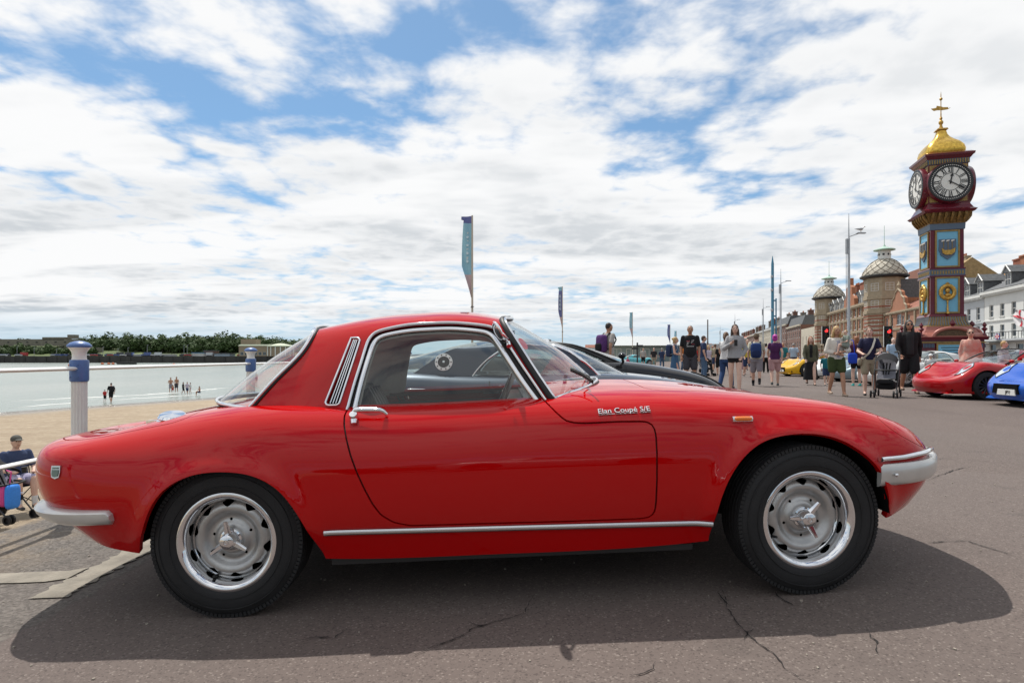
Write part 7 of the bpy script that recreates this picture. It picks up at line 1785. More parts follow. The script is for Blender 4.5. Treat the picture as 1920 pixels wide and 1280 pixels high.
    if kind in ('shorts', 'trousers'):
        s = MB(); ln = bottom[2]; fl = bottom[3] if len(bottom) > 3 else .02
        loft(s, [(0, .01*k, (zz+dz)*k, (rx+.014)*k, (ry+.014+belly*.5*(zz > .95))*k) for zz, rx, ry in [(.80, .14, .11)]+[t for t in T if .85 <= t[0] <= 1.02]])
        for hp, kn, an in legs:
            a = min(1.0, ln/.5); capsule(s, hp, hp+(kn-hp)*a, (.088+fl)*k, (.066+fl)*k if ln < .5 else (.060+fl)*k)
            if ln > .5: capsule(s, kn, kn+(an-kn)*min(1, (ln-.5)/.5), (.060+fl)*k, (.048+fl*.8)*k)
        remesh(s.build(kind, m, R), vox)
    elif kind == 'dress':
        s = MB(); zh = bottom[2]; w = bottom[3]
        loft(s, [(.0, .01*k, zz*k, rx*k, ry*k) for zz, rx, ry in ((zh, w, w*.8), (zh+(.9-zh)*.5, (w+.18)/2, (w*.8+.13)/2), (.92, .182, .130), (1.04, .155, .112))], 22); remesh(s.build('skirt', m, R), vox)
    if shoes is not None:
        sm = mat('shoe_%d_%d_%d' % tuple(int(c*100) for c in shoes), shoes, .6)
        for hp, kn, an in legs:
            s = MB(); capsule(s, an+V(0, .030, -.045), an+V(0, -.15, -.050), .040*k, .036*k); capsule(s, an+V(0, .01, -.01), an+V(0, .02, -.045), .042*k, .040*k); s.v = [(a, b_, max(c, an.z-.078*k)) for a, b_, c in s.v]; remesh(s.build('shoe', sm, R), max(vox, .010), 2)
            if socks:
                s = MB(); capsule(s, an+V(0, .0, .0), an+(kn-an)*.28, .044*k, .050*k); remesh(s.build('sock', socks, R), vox, 2)
    return R
def rounded(mb, c, d, n=10):
    """soft box"""
    rows = []
    for i in range(9):
        v = -PI/2+PI*i/8; z = math.copysign(abs(math.sin(v))**.45, math.sin(v)); r = abs(math.cos(v))**.45; row = []
        for j in range(25):
            u = 2*PI*j/24; row.append((c[0]+d[0]/2*r*math.copysign(abs(math.cos(u))**.5, math.cos(u)), c[1]+d[1]/2*r*math.copysign(abs(math.sin(u))**.5, math.sin(u)), c[2]+d[2]/2*z))
        rows.append(row)
    mb.grid(rows, flip=True)
def backpack(owner, label, m, m2, size=(.32, .20, .46), zc=1.20, k=1.0, yb=.22):
    R = thing('backpack', label, 'backpack', tuple(owner.location), owner.rotation_euler[2])
    t = MB(); rounded(t, (0, yb*k, zc*k), tuple(s*k for s in size)); t.build('pack', m, R, smooth=60)
    t = MB(); rounded(t, (0, (yb+size[1]*.5)*k, (zc-.09)*k), (size[0]*.75*k, .08*k, size[2]*.42*k)); t.build('front_pocket', m2, R, smooth=60)
    for s in (1, -1):
        t = MB(); t.tube([(s*.10*k, (yb-.09)*k, (zc+.18)*k), (s*.13*k, .06*k, 1.475*k), (s*.14*k, -.08*k, 1.42*k), (s*.145*k, -.13*k, 1.30*k), (s*.16*k, -.02*k, 1.12*k), (s*.13*k, (yb-.08)*k, (zc-.14)*k)], 0, 6, flat=(.008*k, .028*k), up=(0, 1, .3)); t.build('strap', m2, R, smooth=60)
    return R
C = cloth_mat
def sunglasses(p, H):
    k = H/1.75; hc = Vector((0, -.018*k, 1.635*k))
    for s in (1, -1):
        t = MB(); t.sphere(tuple(hc+Vector((s*.031, -.090, .012))*k), .026*k, 10, 8, (1, .45, .8)); t.build('sunglass_lens', RUBBER, p, smooth=60)
        t = MB(); t.tube([hc+Vector((s*.055, -.080, .016))*k, hc+Vector((s*.080, .0, .010))*k], .005*k, 5); t.build('sunglass_arm', RUBBER, p)
def build_people():
    tee = lambda m, g=.022, sl=.30, z0=.90: [(z0, 1.475, g, m, 'shirt', sl, 1.15)]
    # group around the middle -------------------------------------------------------------------
    p = person('man in a grey shirt with a purple rucksack, beyond the black car', 1141, 15.4, 1.74, 127, 'walk', tee(C('grey_shirt', (.38, .36, .34))), ('shorts', C('stone', (.30, .26, .20)), .42), ('dark', 'crop'), 1)
    backpack(p, 'purple and black rucksack on the man beyond the black car', C('purple', (.10, .04, .16)), C('black', (.015, .015, .017)))
    p = person('man in a black T-shirt with white print and dark shorts, facing the camera', 1294, 17.3, 1.80, 2, 'stand', tee(C('black_tee', (.018, .018, .021)), .022, .34, .86), ('shorts', C('charcoal', (.055, .055, .066)), .40, .03), ('grey', 'short'), 1, belly=.035)
    pr = mat('shirt_print', (.62, .60, .60), .8); pr2 = mat('shirt_print_red', (.35, .06, .08), .8)
    for pts, m in (([(-.10, 1.24), (-.05, 1.27), (-.09, 1.30), (-.03, 1.31)], pr), ([(.02, 1.30), (.08, 1.33), (.03, 1.36), (.10, 1.37)], pr), ([(-.11, 1.35), (-.05, 1.33), (-.02, 1.36)], pr2), ([(.03, 1.25), (.09, 1.27), (.11, 1.24)], pr2), ([(-.10, 1.195), (.10, 1.195)], pr)):
        t = MB(); t.tube([(x, -.152-.012*math.cos(x*9), z) for x, z in pts], .008, 5); t.build('shirt_print', m, p)
    person('young woman in a grey hoodie and black shorts, looking at her phone', 1378, 14.6, 1.69, 4, 'phone', [(.90, 1.48, .040, C('grey_hoodie', (.33, .33, .34)), 'hoodie', .93, 1.18)], ('shorts', C('black', (.015, .015, .017)), .14, .01), ('brown', 'vlong'), 2, 'f', shoes=(.5, .5, .5))
    t = thing('mobile_phone', 'mobile phone in the hoodie woman\'s hand', 'phone', (0, 0, 0)); hp = bpy.data.objects[t.name]; xx = (1378-960)/FPX*14.6; t.location = (xx-.09, 14.6-.30, 1.26); q = MB(); q.box((0, 0, 0), (.075, .012, .15)); q.build('casing', RUBBER, t); q = MB(); q.box((0, .0065, 0), (.066, .002, .138)); q.build('screen', PANE, t)
    p = person('woman in a long blue dress with a striped rucksack, seen from the side', 1266, 20, 1.56, 75, 'push', [(1.02, 1.46, .016, C('denim', (.055, .12, .22)), 'bodice', 0)], ('dress', C('denim', (.055, .12, .22)), .22, .27), ('blonde', 'bun'), 0, 'f')
    backpack(p, 'navy and grey striped rucksack on the woman in the blue dress', C('navy', (.03, .045, .10)), C('pale_grey', (.40, .38, .37)), k=.92)
    person('man in a navy top behind the printed T-shirt man', 1319, 23.5, 1.74, 100, 'stand', tee(C('navy', (.03, .045, .10))), ('trousers', C('jeans', (.07, .12, .20)), .95), ('brown', 'short'), 0)
    person('woman in jeans with a pale bag, half behind the grey hoodie', 1361, 17.2, 1.62, 160, 'walk', tee(C('white', (.62, .62, .62)), .02, .2), ('trousers', C('jeans_dark', (.03, .06, .15)), .95), ('mid', 'pony'), 0, 'f')
    p = person('man in a cream shirt and grey shorts, seen from behind', 1418, 18.7, 1.64, 178, 'walk2', tee(C('cream', (.52, .50, .40))), ('shorts', C('grey_shorts', (.26, .24, .27)), .46, .03), ('mid', 'short'), 0, socks=C('black', (.015, .015, .017)), hat=('bucket', C('brown_hat', (.10, .075, .05))))
    backpack(p, 'dark blue rucksack on the man in grey shorts', C('rucksack_blue', (.025, .05, .16)), C('rucksack_navy', (.018, .03, .09)), (.34, .22, .50), 1.18, .94)
    person('purple-haired woman in a purple top and pink shorts, seen from behind', 1453, 18.8, 1.62, 184, 'walk', tee(C('purple_top', (.075, .022, .085)), .018, .18), ('shorts', C('pink', (.52, .32, .33)), .40, .03), ('purple', 'bun'), 2, 'f', shoes=(.05, .06, .06))
    person('woman in an olive jacket over a long black dress', 1520, 19.4, 1.58, 6, 'walk2', [(.84, 1.47, .030, C('olive', (.085, .085, .055)), 'jacket', .92, 1.15), (1.0, 1.44, .040, C('black', (.015, .015, .017)), 'dress_front', 0)], ('dress', C('black', (.015, .015, .017)), .20, .25), ('ginger', 'long'), 2, 'f', shoes=(.10, .06, .04))
    # woman with baby, pram, long-haired man -----------------------------------------------------
    p = person('woman in a cream shirt and green shorts carrying a baby', 1568, 14.15, 1.64, 22, 'carry', [(.92, 1.46, .030, C('cream_shirt', (.62, .58, .52)), 'shirt', .72, 1.2), (.95, 1.40, .036, C('lilac_grey', (.38, .37, .42)), 'vest', 0)], ('shorts', C('bottle_green', (.045, .065, .025)), .30, .04), ('blonde', 'bob'), 1, 'f', shoes=(.40, .30, .22))
    bx = (1568-960)/FPX*14.15
    person('fair-haired baby in a green top held by the woman in the cream shirt', 0, 14.02, .78, -60, 'sit', tee(C('sage', (.24, .28, .24)), .03, .3), ('shorts', C('sage', (.24, .28, .24)), .3, .03), ('blonde', 'crop'), 2, z=.98, x=bx+.16, shoes=None, vox=.012)
    pw = person('woman in a navy T-shirt pushing the black pushchair', 1630, 14.45, 1.64, 2, 'push', tee(C('navy_tee', (.022, .022, .055)), .02, .30), ('shorts', C('khaki', (.34, .29, .21)), .38, .03), ('mid', 'pony'), 2, 'f', shoes=(.02, .02, .02))
    t = thing('shoulder_strap_bag', 'cream bag strap across the navy T-shirt woman', 'bag', tuple(pw.location), pw.rotation_euler[2]); q = MB(); q.tube([(.12, .05, 1.37), (.11, -.10, 1.33), (.06, -.155, 1.15), (-.02, -.165, 1.0), (-.16, -.10, .86)], 0, 6, flat=(.006, .024), up=(0, -1, 0)); q.build('strap', C('cream_strap', (.62, .58, .50)), t); q = MB(); rounded(q, (-.20, -.02, .80), (.10, .26, .18)); q.build('pouch', C('khaki', (.34, .29, .21)), t, smooth=60)
    p = person('long-haired girl in maroon with a blue bag, behind the pushchair woman', 1606, 19, 1.58, 196, 'stand', [(.78, 1.46, .035, C('maroon_top', (.07, .018, .035)), 'jumper', .9, 1.2)], ('shorts', C('black', (.015, .015, .017)), .28, .02), ('ginger', 'vlong'), 2, 'f', shoes=(.02, .35, .33))
    t = thing('blue_bag', 'bright blue bag hanging behind the girl in maroon', 'bag', tuple(p.location), p.rotation_euler[2]); q = MB(); rounded(q, (.16, .16, .88), (.26, .14, .34)); q.build('sack', C('bright_blue', (.02, .06, .45)), t, smooth=60); q = MB(); q.tube([(.10, .16, 1.04), (.12, .12, 1.42), (.13, -.02, 1.47)], .012, 6); q.build('strap', C('bright_blue', (.02, .06, .45)), t)
    person('toddler in a teal top walking behind the cream shirt woman', 1549, 19.6, 1.04, 10, 'walk', tee(C('teal', (.02, .16, .20)), .03, .3), ('shorts', C('navy', (.03, .045, .10)), .4, .03), ('brown', 'short'), 2, shoes=(.03, .03, .03))
    pm = person('long-haired man in a black jacket and black shorts, wearing sunglasses', 1704, 15.3, 1.86, 12, 'walk2', [(.84, 1.48, .030, C('black_jacket', (.014, .012, .013)), 'jacket', .95, 1.12), (.92, 1.47, .052, C('black_tee2', (.026, .026, .028)), 'shirt_front', 0)], ('shorts', C('black', (.015, .015, .017)), .44, .04), ('dark', 'long'), 1, shoes=(.12, .08, .05), belly=.02)
    sunglasses(pm, 1.86)
    pc = person('woman in a coral patterned top and sunglasses, behind the red roadster', 1820, 15.15, 1.64, 5, 'stand', [(.80, 1.46, .05, mat('cloth_coral', (.52, .13, .09), .85, col2=(.60, .45, .38), vscale=7), 'tunic', .80, 1.12, .06)], ('trousers', C('white', (.62, .62, .62)), .95), ('mid', 'short'), 0, 'f')
    sunglasses(pc, 1.64)
    person('fair child in a grey top bending over the red roadster', 1882, 15.2, 1.34, 70, 'push', tee(C('lilac', (.46, .42, .46)), .03, .5), ('shorts', C('grey_shorts', (.26, .24, .27)), .4), ('blonde', 'short'), 2)
    person('small child in a white sun hat by the grey coupe', 1745, 18.0, 1.02, 0, 'stand', tee(C('white', (.62, .62, .62)), .03, .3), ('shorts', C('pink', (.52, .32, .33)), .4), None, 2, hat=('bucket', C('white_hat', (.68, .68, .68))))
    # further back ---------------------------------------------------------------------------------
    crowd = [('man in a dark jacket and pale trousers, far back by the pavilion', 1226, 50, 1.66, 0, C('dark_jacket', (.03, .028, .03)), ('trousers', C('stone', (.30, .26, .20)), .95), ('grey', 'crop')), ('man in a navy jacket beside the dark-jacketed man', 1241, 46, 1.58, 170, C('navy', (.03, .045, .10)), ('trousers', C('jeans', (.07, .12, .20)), .95), ('grey', 'short')),
             ('woman in a lilac top and black trousers with a pram', 1328, 29, 1.48, 30, C('lilac_top', (.50, .44, .52)), ('trousers', C('black', (.015, .015, .017)), .95), ('blonde', 'bob')), ('man all in black with a cap, near the woman in lilac', 1349, 29.5, 1.56, 200, C('black', (.015, .015, .017)), ('shorts', C('black', (.015, .015, .017)), .5, .03), ('dark', 'short')),
             ('child in a pink top sitting area far back by the pavilion', 1177, 38, .92, 60, C('hot_pink', (.55, .12, .20)), ('shorts', C('pink', (.52, .32, .33)), .4), ('blonde', 'short')), ('woman in a maroon skirt walking behind the hoodie woman', 1392, 31, 1.6, 10, C('dusty_pink', (.36, .22, .24)), ('dress', C('dusty_pink', (.36, .22, .24)), .3, .25), ('brown', 'long')),
             ('person in a white shirt far back left of the purple-haired woman', 1436, 34, 1.7, 180, C('white', (.62, .62, .62)), ('trousers', C('black', (.015, .015, .017)), .95), ('dark', 'short')), ('person in a teal shirt far back by the yellow car', 1468, 33, 1.7, 0, C('teal', (.02, .16, .20)), ('trousers', C('stone', (.30, .26, .20)), .95), ('mid', 'short')),
             ('man in a yellow shirt far back, left of the purple-haired woman', 1401, 27, 1.72, 15, C('yellow_shirt', (.50, .38, .06)), ('shorts', C('navy', (.03, .045, .10)), .45), ('mid', 'short')), ('woman in a white dress far back between the hoodie and the rucksack', 1398, 40, 1.62, 180, C('white', (.62, .62, .62)), ('dress', C('white', (.62, .62, .62)), .4, .24), ('blonde', 'long')),
             ('man in a green shirt far back, right of the dark post', 1336, 44, 1.74, 0, C('green_shirt', (.06, .16, .07)), ('trousers', C('stone', (.30, .26, .20)), .95), ('dark', 'crop')), ('woman in an orange top far back, left of the printed T-shirt', 1283, 33, 1.62, 20, C('orange_top', (.50, .16, .04)), ('trousers', C('jeans', (.07, .12, .20)), .95), ('brown', 'bob')),
             ('man in a grey top far back near the turquoise car', 1206, 56, 1.72, 0, C('grey_shirt', (.38, .36, .34)), ('shorts', C('black', (.015, .015, .017)), .45), ('mid', 'short')), ('man in a blue cap far back by the white roadster', 1488, 36, 1.74, 190, C('sky_shirt', (.36, .46, .56)), ('trousers', C('charcoal', (.055, .055, .066)), .95), ('grey', 'crop')),
             ('man in pale blue near the foot of the clock tower', 1675, 25, 1.72, 20, C('pale_blue_shirt', (.30, .40, .52)), ('shorts', C('stone', (.30, .26, .20)), .45), ('grey', 'crop')), ('woman in red far back behind the hoodie woman', 1309, 38, 1.6, 10, C('red_top', (.40, .03, .03)), ('trousers', C('white', (.62, .62, .62)), .95), ('brown', 'long')),
             ('man in a khaki shirt far back beside the lilac woman', 1341, 36, 1.7, 180, C('khaki', (.34, .29, .21)), ('shorts', C('navy', (.03, .045, .10)), .45), ('mid', 'short')), ('man in a white cap crossing behind the silver roadster', 1590, 27, 1.72, 90, C('sky_shirt', (.36, .46, .56)), ('shorts', C('stone', (.30, .26, .20)), .45), ('grey', 'crop'))]
    for i, (lab, px, Y, H, rz, m, bt, hr) in enumerate(crowd):
        person(lab, px, Y, H, rz, ('stand', 'walk', 'walk2')[i % 3], tee(m, .025, .35), bt, hr, i % 3, 'f' if 'woman' in lab else 'm', vox=.018, face=Y < 32, group='people further along the promenade')
    # beach ------------------------------------------------------------------------------------------
    def beach(lab, px, py, H, rz, pose, top, bt, hr, sk=1, Y=None):
        zz = SEA_Z-.02; Y = FPX*(EYE-zz)/(py-HOR) if Y is None else Y
        return person(lab, px, Y, H, rz, pose, top, bt, hr, sk, vox=.03, face=False, shoes=None, z=zz, group='people on the beach')
    dk = C('black', (.015, .015, .017)); 
    q = beach('man in black with a rucksack paddling at the water edge', 208.5, 755, 1.80, 200, 'walk', tee(dk, .02, .4), ('shorts', dk, .5), ('dark', 'crop'), 0); backpack(q, 'black rucksack on the paddling man', dk, dk)
    beach('small child in a red top beside the paddling man', 196.5, 753, 1.12, 150, 'stand', tee(C('red_top', (.40, .03, .03)), .03, .4), ('shorts', dk, .6), ('dark', 'short'), 0)
    beach('bather in pale trunks standing in the shallows, left of a pair', 320, 736, 1.75, 20, 'arms_fold', [], ('shorts', C('grey_shorts', (.26, .24, .27)), .45), ('dark', 'short')); beach('bather in grey trunks standing in the shallows, right of a pair', 331, 735, 1.80, 330, 'stand', [], ('shorts', C('charcoal', (.055, .055, .066)), .45), ('dark', 'short'))
    beach('small child between the two standing bathers', 324, 736, .95, 0, 'stand', [], ('shorts', C('red_top', (.40, .03, .03)), .4), ('dark', 'short'))
    beach('bather in black bending in the shallows', 343.5, 739, 1.35, 100, 'push', tee(dk, .02, .3), ('shorts', dk, .4), ('dark', 'short')); beach('child in a lilac top among the bathers', 351, 740, 1.40, 30, 'walk', tee(C('lilac_top', (.50, .44, .52)), .02, .3), ('shorts', C('navy', (.03, .045, .10)), .4), ('dark', 'short')); beach('child in white stooping among the bathers', 357, 738, 1.25, 250, 'push', tee(C('white', (.62, .62, .62)), .02, .3), ('shorts', C('pink', (.52, .32, .33)), .4), ('dark', 'short'))
    beach('child crouching at the water edge, right of the bathers', 374, 741, 1.35, 300, 'sit', [], ('shorts', C('navy', (.03, .045, .10)), .4), ('dark', 'short'))
    beach('far bather standing in the sea, left of the rear window', 465, 717, 1.65, 0, 'stand', tee(dk, .02, .3), ('shorts', dk, .5), ('dark', 'short')); beach('far bather standing in the sea, against the rear window', 480.5, 719, 1.8, 40, 'stand', [], ('shorts', dk, .45), ('dark', 'short'))
    # seated man at the left edge --------------------------------------------------------------------
    zb = -1.80; Y = 11.0
    m = person('man in a cap sitting in a folding chair on the sand, holding a dark cup', 30, Y, 1.74, 20, 'sit', tee(C('navy_shirt', (.05, .07, .14)), .025, .36), ('shorts', C('lilac_shorts', (.40, .38, .52)), .42, .035), ('dark', 'crop'), 2, z=zb, shoes=(.04, .04, .045), hat=('cap', C('grey_cap', (.10, .10, .09))), socks=C('white', (.62, .62, .62)))
    ch = thing('folding_chair', 'low folding camp chair under the seated man', 'chair', tuple(m.location), m.rotation_euler[2]); fb = C('chair_fabric', (.03, .05, .11))
    t = MB(); t.grid([[(-.26+.52*i/6, -.34+.46*j/5, .37-.05*math.sin(PI*i/6)+.05*(1-j/5)) for i in range(7)] for j in range(6)]); t.build('seat', fb, ch, smooth=179); t = MB(); t.grid([[(-.26+.52*i/6, .13+.16*j/5+.03*math.sin(PI*i/6), .36+.48*j/5) for i in range(7)] for j in range(6)]); t.build('backrest', fb, ch, smooth=179)
    for s in (1, -1):
        for a, b in (((s*.28, -.34, .40), (s*.24, .22, .0)), ((s*.26, -.36, .0), (s*.28, .14, .38)), ((s*.28, .13, .34), (s*.28, .30, .88))):
            t = MB(); t.tube([a, b], .011, 6); t.build('leg', GUT, ch)
        t = MB(); t.tube([(s*.24, -.36, .01), (-s*.24, -.10, .37)], .009, 6); t.build('cross_brace', GUT, ch)
    cup = thing('dark_cup', 'dark cup in the seated man\'s hand', 'cup', tuple(Vector(m.location)+Matrix.Rotation(m.rotation_euler[2], 3, 'Z') @ Vector((.0, -.33, .68)))); t = MB(); t.lathe([(.035, -.05), (.042, .05), (.036, .05), (.03, -.04), (.0001, -.04)], 14); t.build('shell', RUBBER, cup, smooth=40); t = MB(); t.lathe([(.044, .048), (.044, .056), (.0001, .058)], 14); t.build('lid', RUBBER, cup)

def pushchair(label, loc, rz, bag=False):
    R = thing('pushchair', label, 'pushchair', loc, rz); fab = C('pram_black', (.016, .016, .018)); gr = C('pram_grey', (.22, .22, .25)); fr = mat('pram_frame', (.03, .03, .032), .4)
    for s in (1, -1):
        t = MB(); t.tube([(s*.23, .42, 1.02), (s*.24, .36, .92), (s*.24, .02, .42), (s*.22, -.34, .09)], .013, 8); t.build('front_frame', fr, R, smooth=60)
        t = MB(); t.tube([(s*.24, .20, .64), (s*.23, .34, .09)], .013, 8); t.build('rear_leg', fr, R, smooth=60)
        t = MB(); t.tube([(s*.23, .42, 1.02), (s*.20, .50, 1.04), (s*.12, .50, 1.03)], .018, 8); t.build('handle', RUBBER, R, smooth=60)
        for y in (-.36, .35):
            for o in (-.035, .035):
                t = MB(); t.lathe([(.05, -.016), (.078, -.014), (.082, 0), (.078, .014), (.05, .016), (.0001, .016)], 20, Matrix.Translation((s*.22+o, y, .082)) @ Matrix.Rotation(PI/2, 4, 'Y')); w = t.build('wheel', TYRE, R, smooth=40)
    t = MB(); t.grid([[(-.18+.36*i/6, -.20+.28*j/6, .44-.03*math.sin(PI*i/6)-.02*j/6) for i in range(7)] for j in range(7)]); t.build('seat', gr, R, smooth=179)
    t = MB(); t.grid([[(-.18+.36*i/6, .08+.22*j/6, .42+.46*j/6) for i in range(7)] for j in range(7)]); t.build('backrest', gr, R, smooth=179)
    t = MB(); t.grid([[(.22*math.cos(a), .26-.34*f*1.0, .84+.17*math.sin(a)*(1-.25*f)-.10*f) for a in np.linspace(0, PI, 11)] for f in np.linspace(0, 1, 5)]); t.build('hood', fab, R, smooth=179)
    t = MB(); t.tube([(-.21, .05, .62), (-.2, -.18, .62), (0, -.25, .62), (.2, -.18, .62), (.21, .05, .62)], .018, 8); t.build('bumper_bar', RUBBER, R, smooth=60)
    t = MB(); rounded(t, (0, .08, .27), (.38, .38, .20)); t.build('basket', fab, R, smooth=60)
    t = MB(); rounded(t, (0, -.16, .36), (.34, .10, .10)); t.build('foot_rest', fab, R, smooth=60)
    for s in (-1, 0, 1):
        t = MB(); t.tube([(s*.07, .20, .78), (s*.05, .02, .52)], 0, 6, flat=(.005, .016), up=(0, -1, .5)); t.build('harness', fab, R)
    return R
build_people()
px_ = (1662-960)/FPX*13.7
pushchair('black folding pushchair with grey seat, pushed across the promenade', (px_, 13.72, float(ground_z(px_))), math.radians(-38))
p2 = pushchair('black pushchair with a pink and blue bag, cut by the left edge', ((8-960)/FPX*9.9, 9.9, -1.78), math.radians(80))
bg = thing('child_bag', 'pink and blue bag hanging on the left pushchair', 'bag', tuple(Vector(p2.location)+Vector((.22, -.1, .30))))
t = MB(); rounded(t, (0, 0, .12), (.14, .22, .40)); t.build('front_panel', C('bag_blue', (.06, .25, .75)), bg, smooth=60)
t = MB(); rounded(t, (-.10, 0, .14), (.12, .24, .36)); t.build('side_panel', C('bag_pink', (.60, .08, .28)), bg, smooth=60)
t = MB(); t.tube([(-.05, 0, .30), (-.02, 0, .52), (-.10, 0, .55)], .012, 6); t.build('strap', C('bag_pink', (.60, .08, .28)), bg)
pushchair('small dark pram by the woman in the lilac top', ((1322-960)/FPX*28, 28, 0), math.radians(30))
bake_remesh()
# ================================================================ far shore across the bay
def build_far():
    hz = lambda px, Y: (px-960)/FPX*Y
    # harbour wall
    wl = mat('harbour_wall', (.045, .042, .040), .9, var=.3, vscale=.3, stretch=(1, 1, .2))
    t = MB(); x0, x1 = -900, hz(760, 400); t.box(((x0+x1)/2, 400, -1.2), (x1-x0, 10, 4.6)); hw = t.build('harbour_wall', wl); tag(hw, 'long dark harbour wall across the bay', 'wall')
    for i in range(120):
        m = MB(); m.box((x0+(x1-x0)*i/119, 394.9, -1.3), (.6, .5, 4.0)); m.build('wall_pile', wl, hw)
    t = MB(); n = 60; rows = []
    for j, (Y, f) in enumerate(((406, 0), (425, .25), (450, .72), (480, 1.0), (520, 1.0), (600, .8), (800, .3))):
        rows.append([])
        for i in range(n+1):
            px = -1500+2340*i/n; h = float(np.interp(px, [-1500, -900, -260, 20, 150, 330, 480, 600, 840], [2, 6, 9, 11, 10.5, 5, 5, 4, 1])); rows[-1].append((hz(px, Y), Y, .8+h*f))
    t.grid(rows); hill = t.build('headland', mat('headland_grass', (.085, .115, .035), .9, var=.4, vscale=.12), smooth=179); tag(hill, kind='structure')
    # woodland: leaf clumps over tapered trunks, one far-off mass
    W_ = MB(); rg = np.random.default_rng(11)
    def tree(x, Y, z, h, r):
        W_.cur = 1; W_.tube([(x, Y, z), (x+rg.normal(0, .2), Y, z+h*.35), (x+rg.normal(0, .4), Y, z+h*.7)], [.35, .25, .08], 5); W_.cur = 0
        lobes = [(rg.normal(0, .34)*r, rg.normal(0, .3)*r, h*(.58+.26*rg.normal(0, .7)), r*rg.uniform(.36, .58)) for _ in range(9)]
        for lx, ly, lz, lr in lobes:
            k = 34; d = rg.normal(0, 1, (k, 3)); d /= np.linalg.norm(d, axis=1, keepdims=True); c = np.array([x+lx, Y+ly, z+max(lz, h*.28)])+d*lr*rg.uniform(.75, 1.08, (k, 1))*np.array([1, 1, .82])
            for p, dd in zip(c, d):
                s = rg.uniform(.6, 1.25); a = np.cross(dd, rg.normal(0, 1, 3)); a /= np.linalg.norm(a)+1e-9; b = np.cross(dd, a)*.8+dd*.35
                W_.add([p-a*s-b*s*.6, p+a*s-b*s*.5, p+b*s], [(0, 1, 2)])
    for i in range(330):
        px = rg.uniform(150, 660); Y = rg.uniform(438, 500); top = float(np.interp(px, [150, 200, 300, 400, 450, 520, 600, 640], [637, 629, 632, 631, 629, 636, 640, 645]))+rg.uniform(-1, 14)
        z1 = EYE-(top-HOR)/FPX*Y; z0 = float(np.interp(px, [150, 330, 640], [4, 3, 2])); tree(hz(px, Y), Y, z0, max(5, z1-z0), rg.uniform(5.0, 8.5))
    for i in range(70):
        px = rg.uniform(-30, 175); Y = rg.uniform(418, 432); tree(hz(px, Y), Y, 1.2, rg.uniform(3.5, 7.5), rg.uniform(2.5, 4.5))
    for i in range(16):
        px = rg.uniform(-30, 150); Y = rg.uniform(452, 470); tree(hz(px, Y), Y, 8.0, rg.uniform(4, 7.5), rg.uniform(3, 5))
    for i in range(50):
        px = rg.uniform(-1300, -60); Y = rg.uniform(440, 480); tree(hz(px, Y), Y, 4, rg.uniform(7, 12), rg.uniform(5, 8))
    for px, tp in ((195, 627), (403, 626), (450, 630), (512, 640)): tree(hz(px, 470), 470, 4, EYE-(tp-HOR)/FPX*470-4, 6.5)
    lf = mat('foliage', (.040, .075, .022), .8, col2=(.075, .115, .035), vscale=.25); bk = mat('bark', (.06, .045, .035), .9)
    tag(W_.build('woodland', [lf, bk]), 'dark green wood on the headland across the bay', 'wood', kind='stuff')
    # fort
    f = thing('old_fort', 'low grey stone fort wall on the grassy headland', 'fort', (hz(90, 445), 445, 9.0)); st = mat('fort_stone', (.20, .185, .15), .9, var=.2, vscale=.3)
    t = MB(); t.box((-8, 0, 2.2), (62, 6, 5.0)); t.build('rampart', st, f); t = MB(); t.box((6, 1, 5.2), (16, 8, 2.0)); t.build('upper_rampart', st, f); t = MB(); t.box((18, 1, 6.6), (5, 5, 3)); t.build('block_house', st, f); t = MB(); t.box((-5, -15, -4.5), (110, 5, 5.6)); t.build('lower_wall', st, f)
    for i in range(9):
        t = MB(); t.box((-34+i*7, -3.1, 2.5), (1.2, .4, .8)); t.build('gun_port', GUT, f)
    # pavilion theatre
    p = thing('seafront_theatre', 'brown seafront theatre with a pale green roof on the pier', 'building', (hz(500, 396), 402, 1.0)); br = mat('theatre_brown', (.26, .20, .14), .8); 
    t = MB(); t.box((-7, 0, 3.4), (22, 14, 6.8)); t.build('main_hall', br, p); t = MB(); t.lathe([(9, 0), (9, 6.6)], 20, Matrix.Translation((7, 0, 0))); t.build('drum', br, p, smooth=40); t = MB(); t.lathe([(9.8, 6.4), (9.6, 7.0), (2, 8.6), (.001, 8.8)], 20, Matrix.Translation((7, 0, 0))); t.build('drum_roof', mat('pale_green_roof', (.42, .46, .34), .7), p, smooth=30); t = MB(); t.box((-7, 0, 7.4), (23, 15, 1.0), taper=.9); t.build('hall_roof', MATS['pale_green_roof'], p); t = MB(); t.box((-14, 2, 9.0), (10, 8, 5)); t.build('fly_tower', br, p)
    for i in range(9):
        a = PI+PI*(i+.5)/9; t = MB(); t.box((7+9.2*math.cos(a), 9.2*math.sin(a), 3.4), (.5, .5, 6.2)); t.build('drum_column', WHITE_R, p)
    for i in range(7): window_at(p, Matrix.Translation((-16+i*3, -7.05, 1.8)) @ Matrix.Rotation(PI/2, 4, 'X'), 2.0, 2.2, (1, 0))
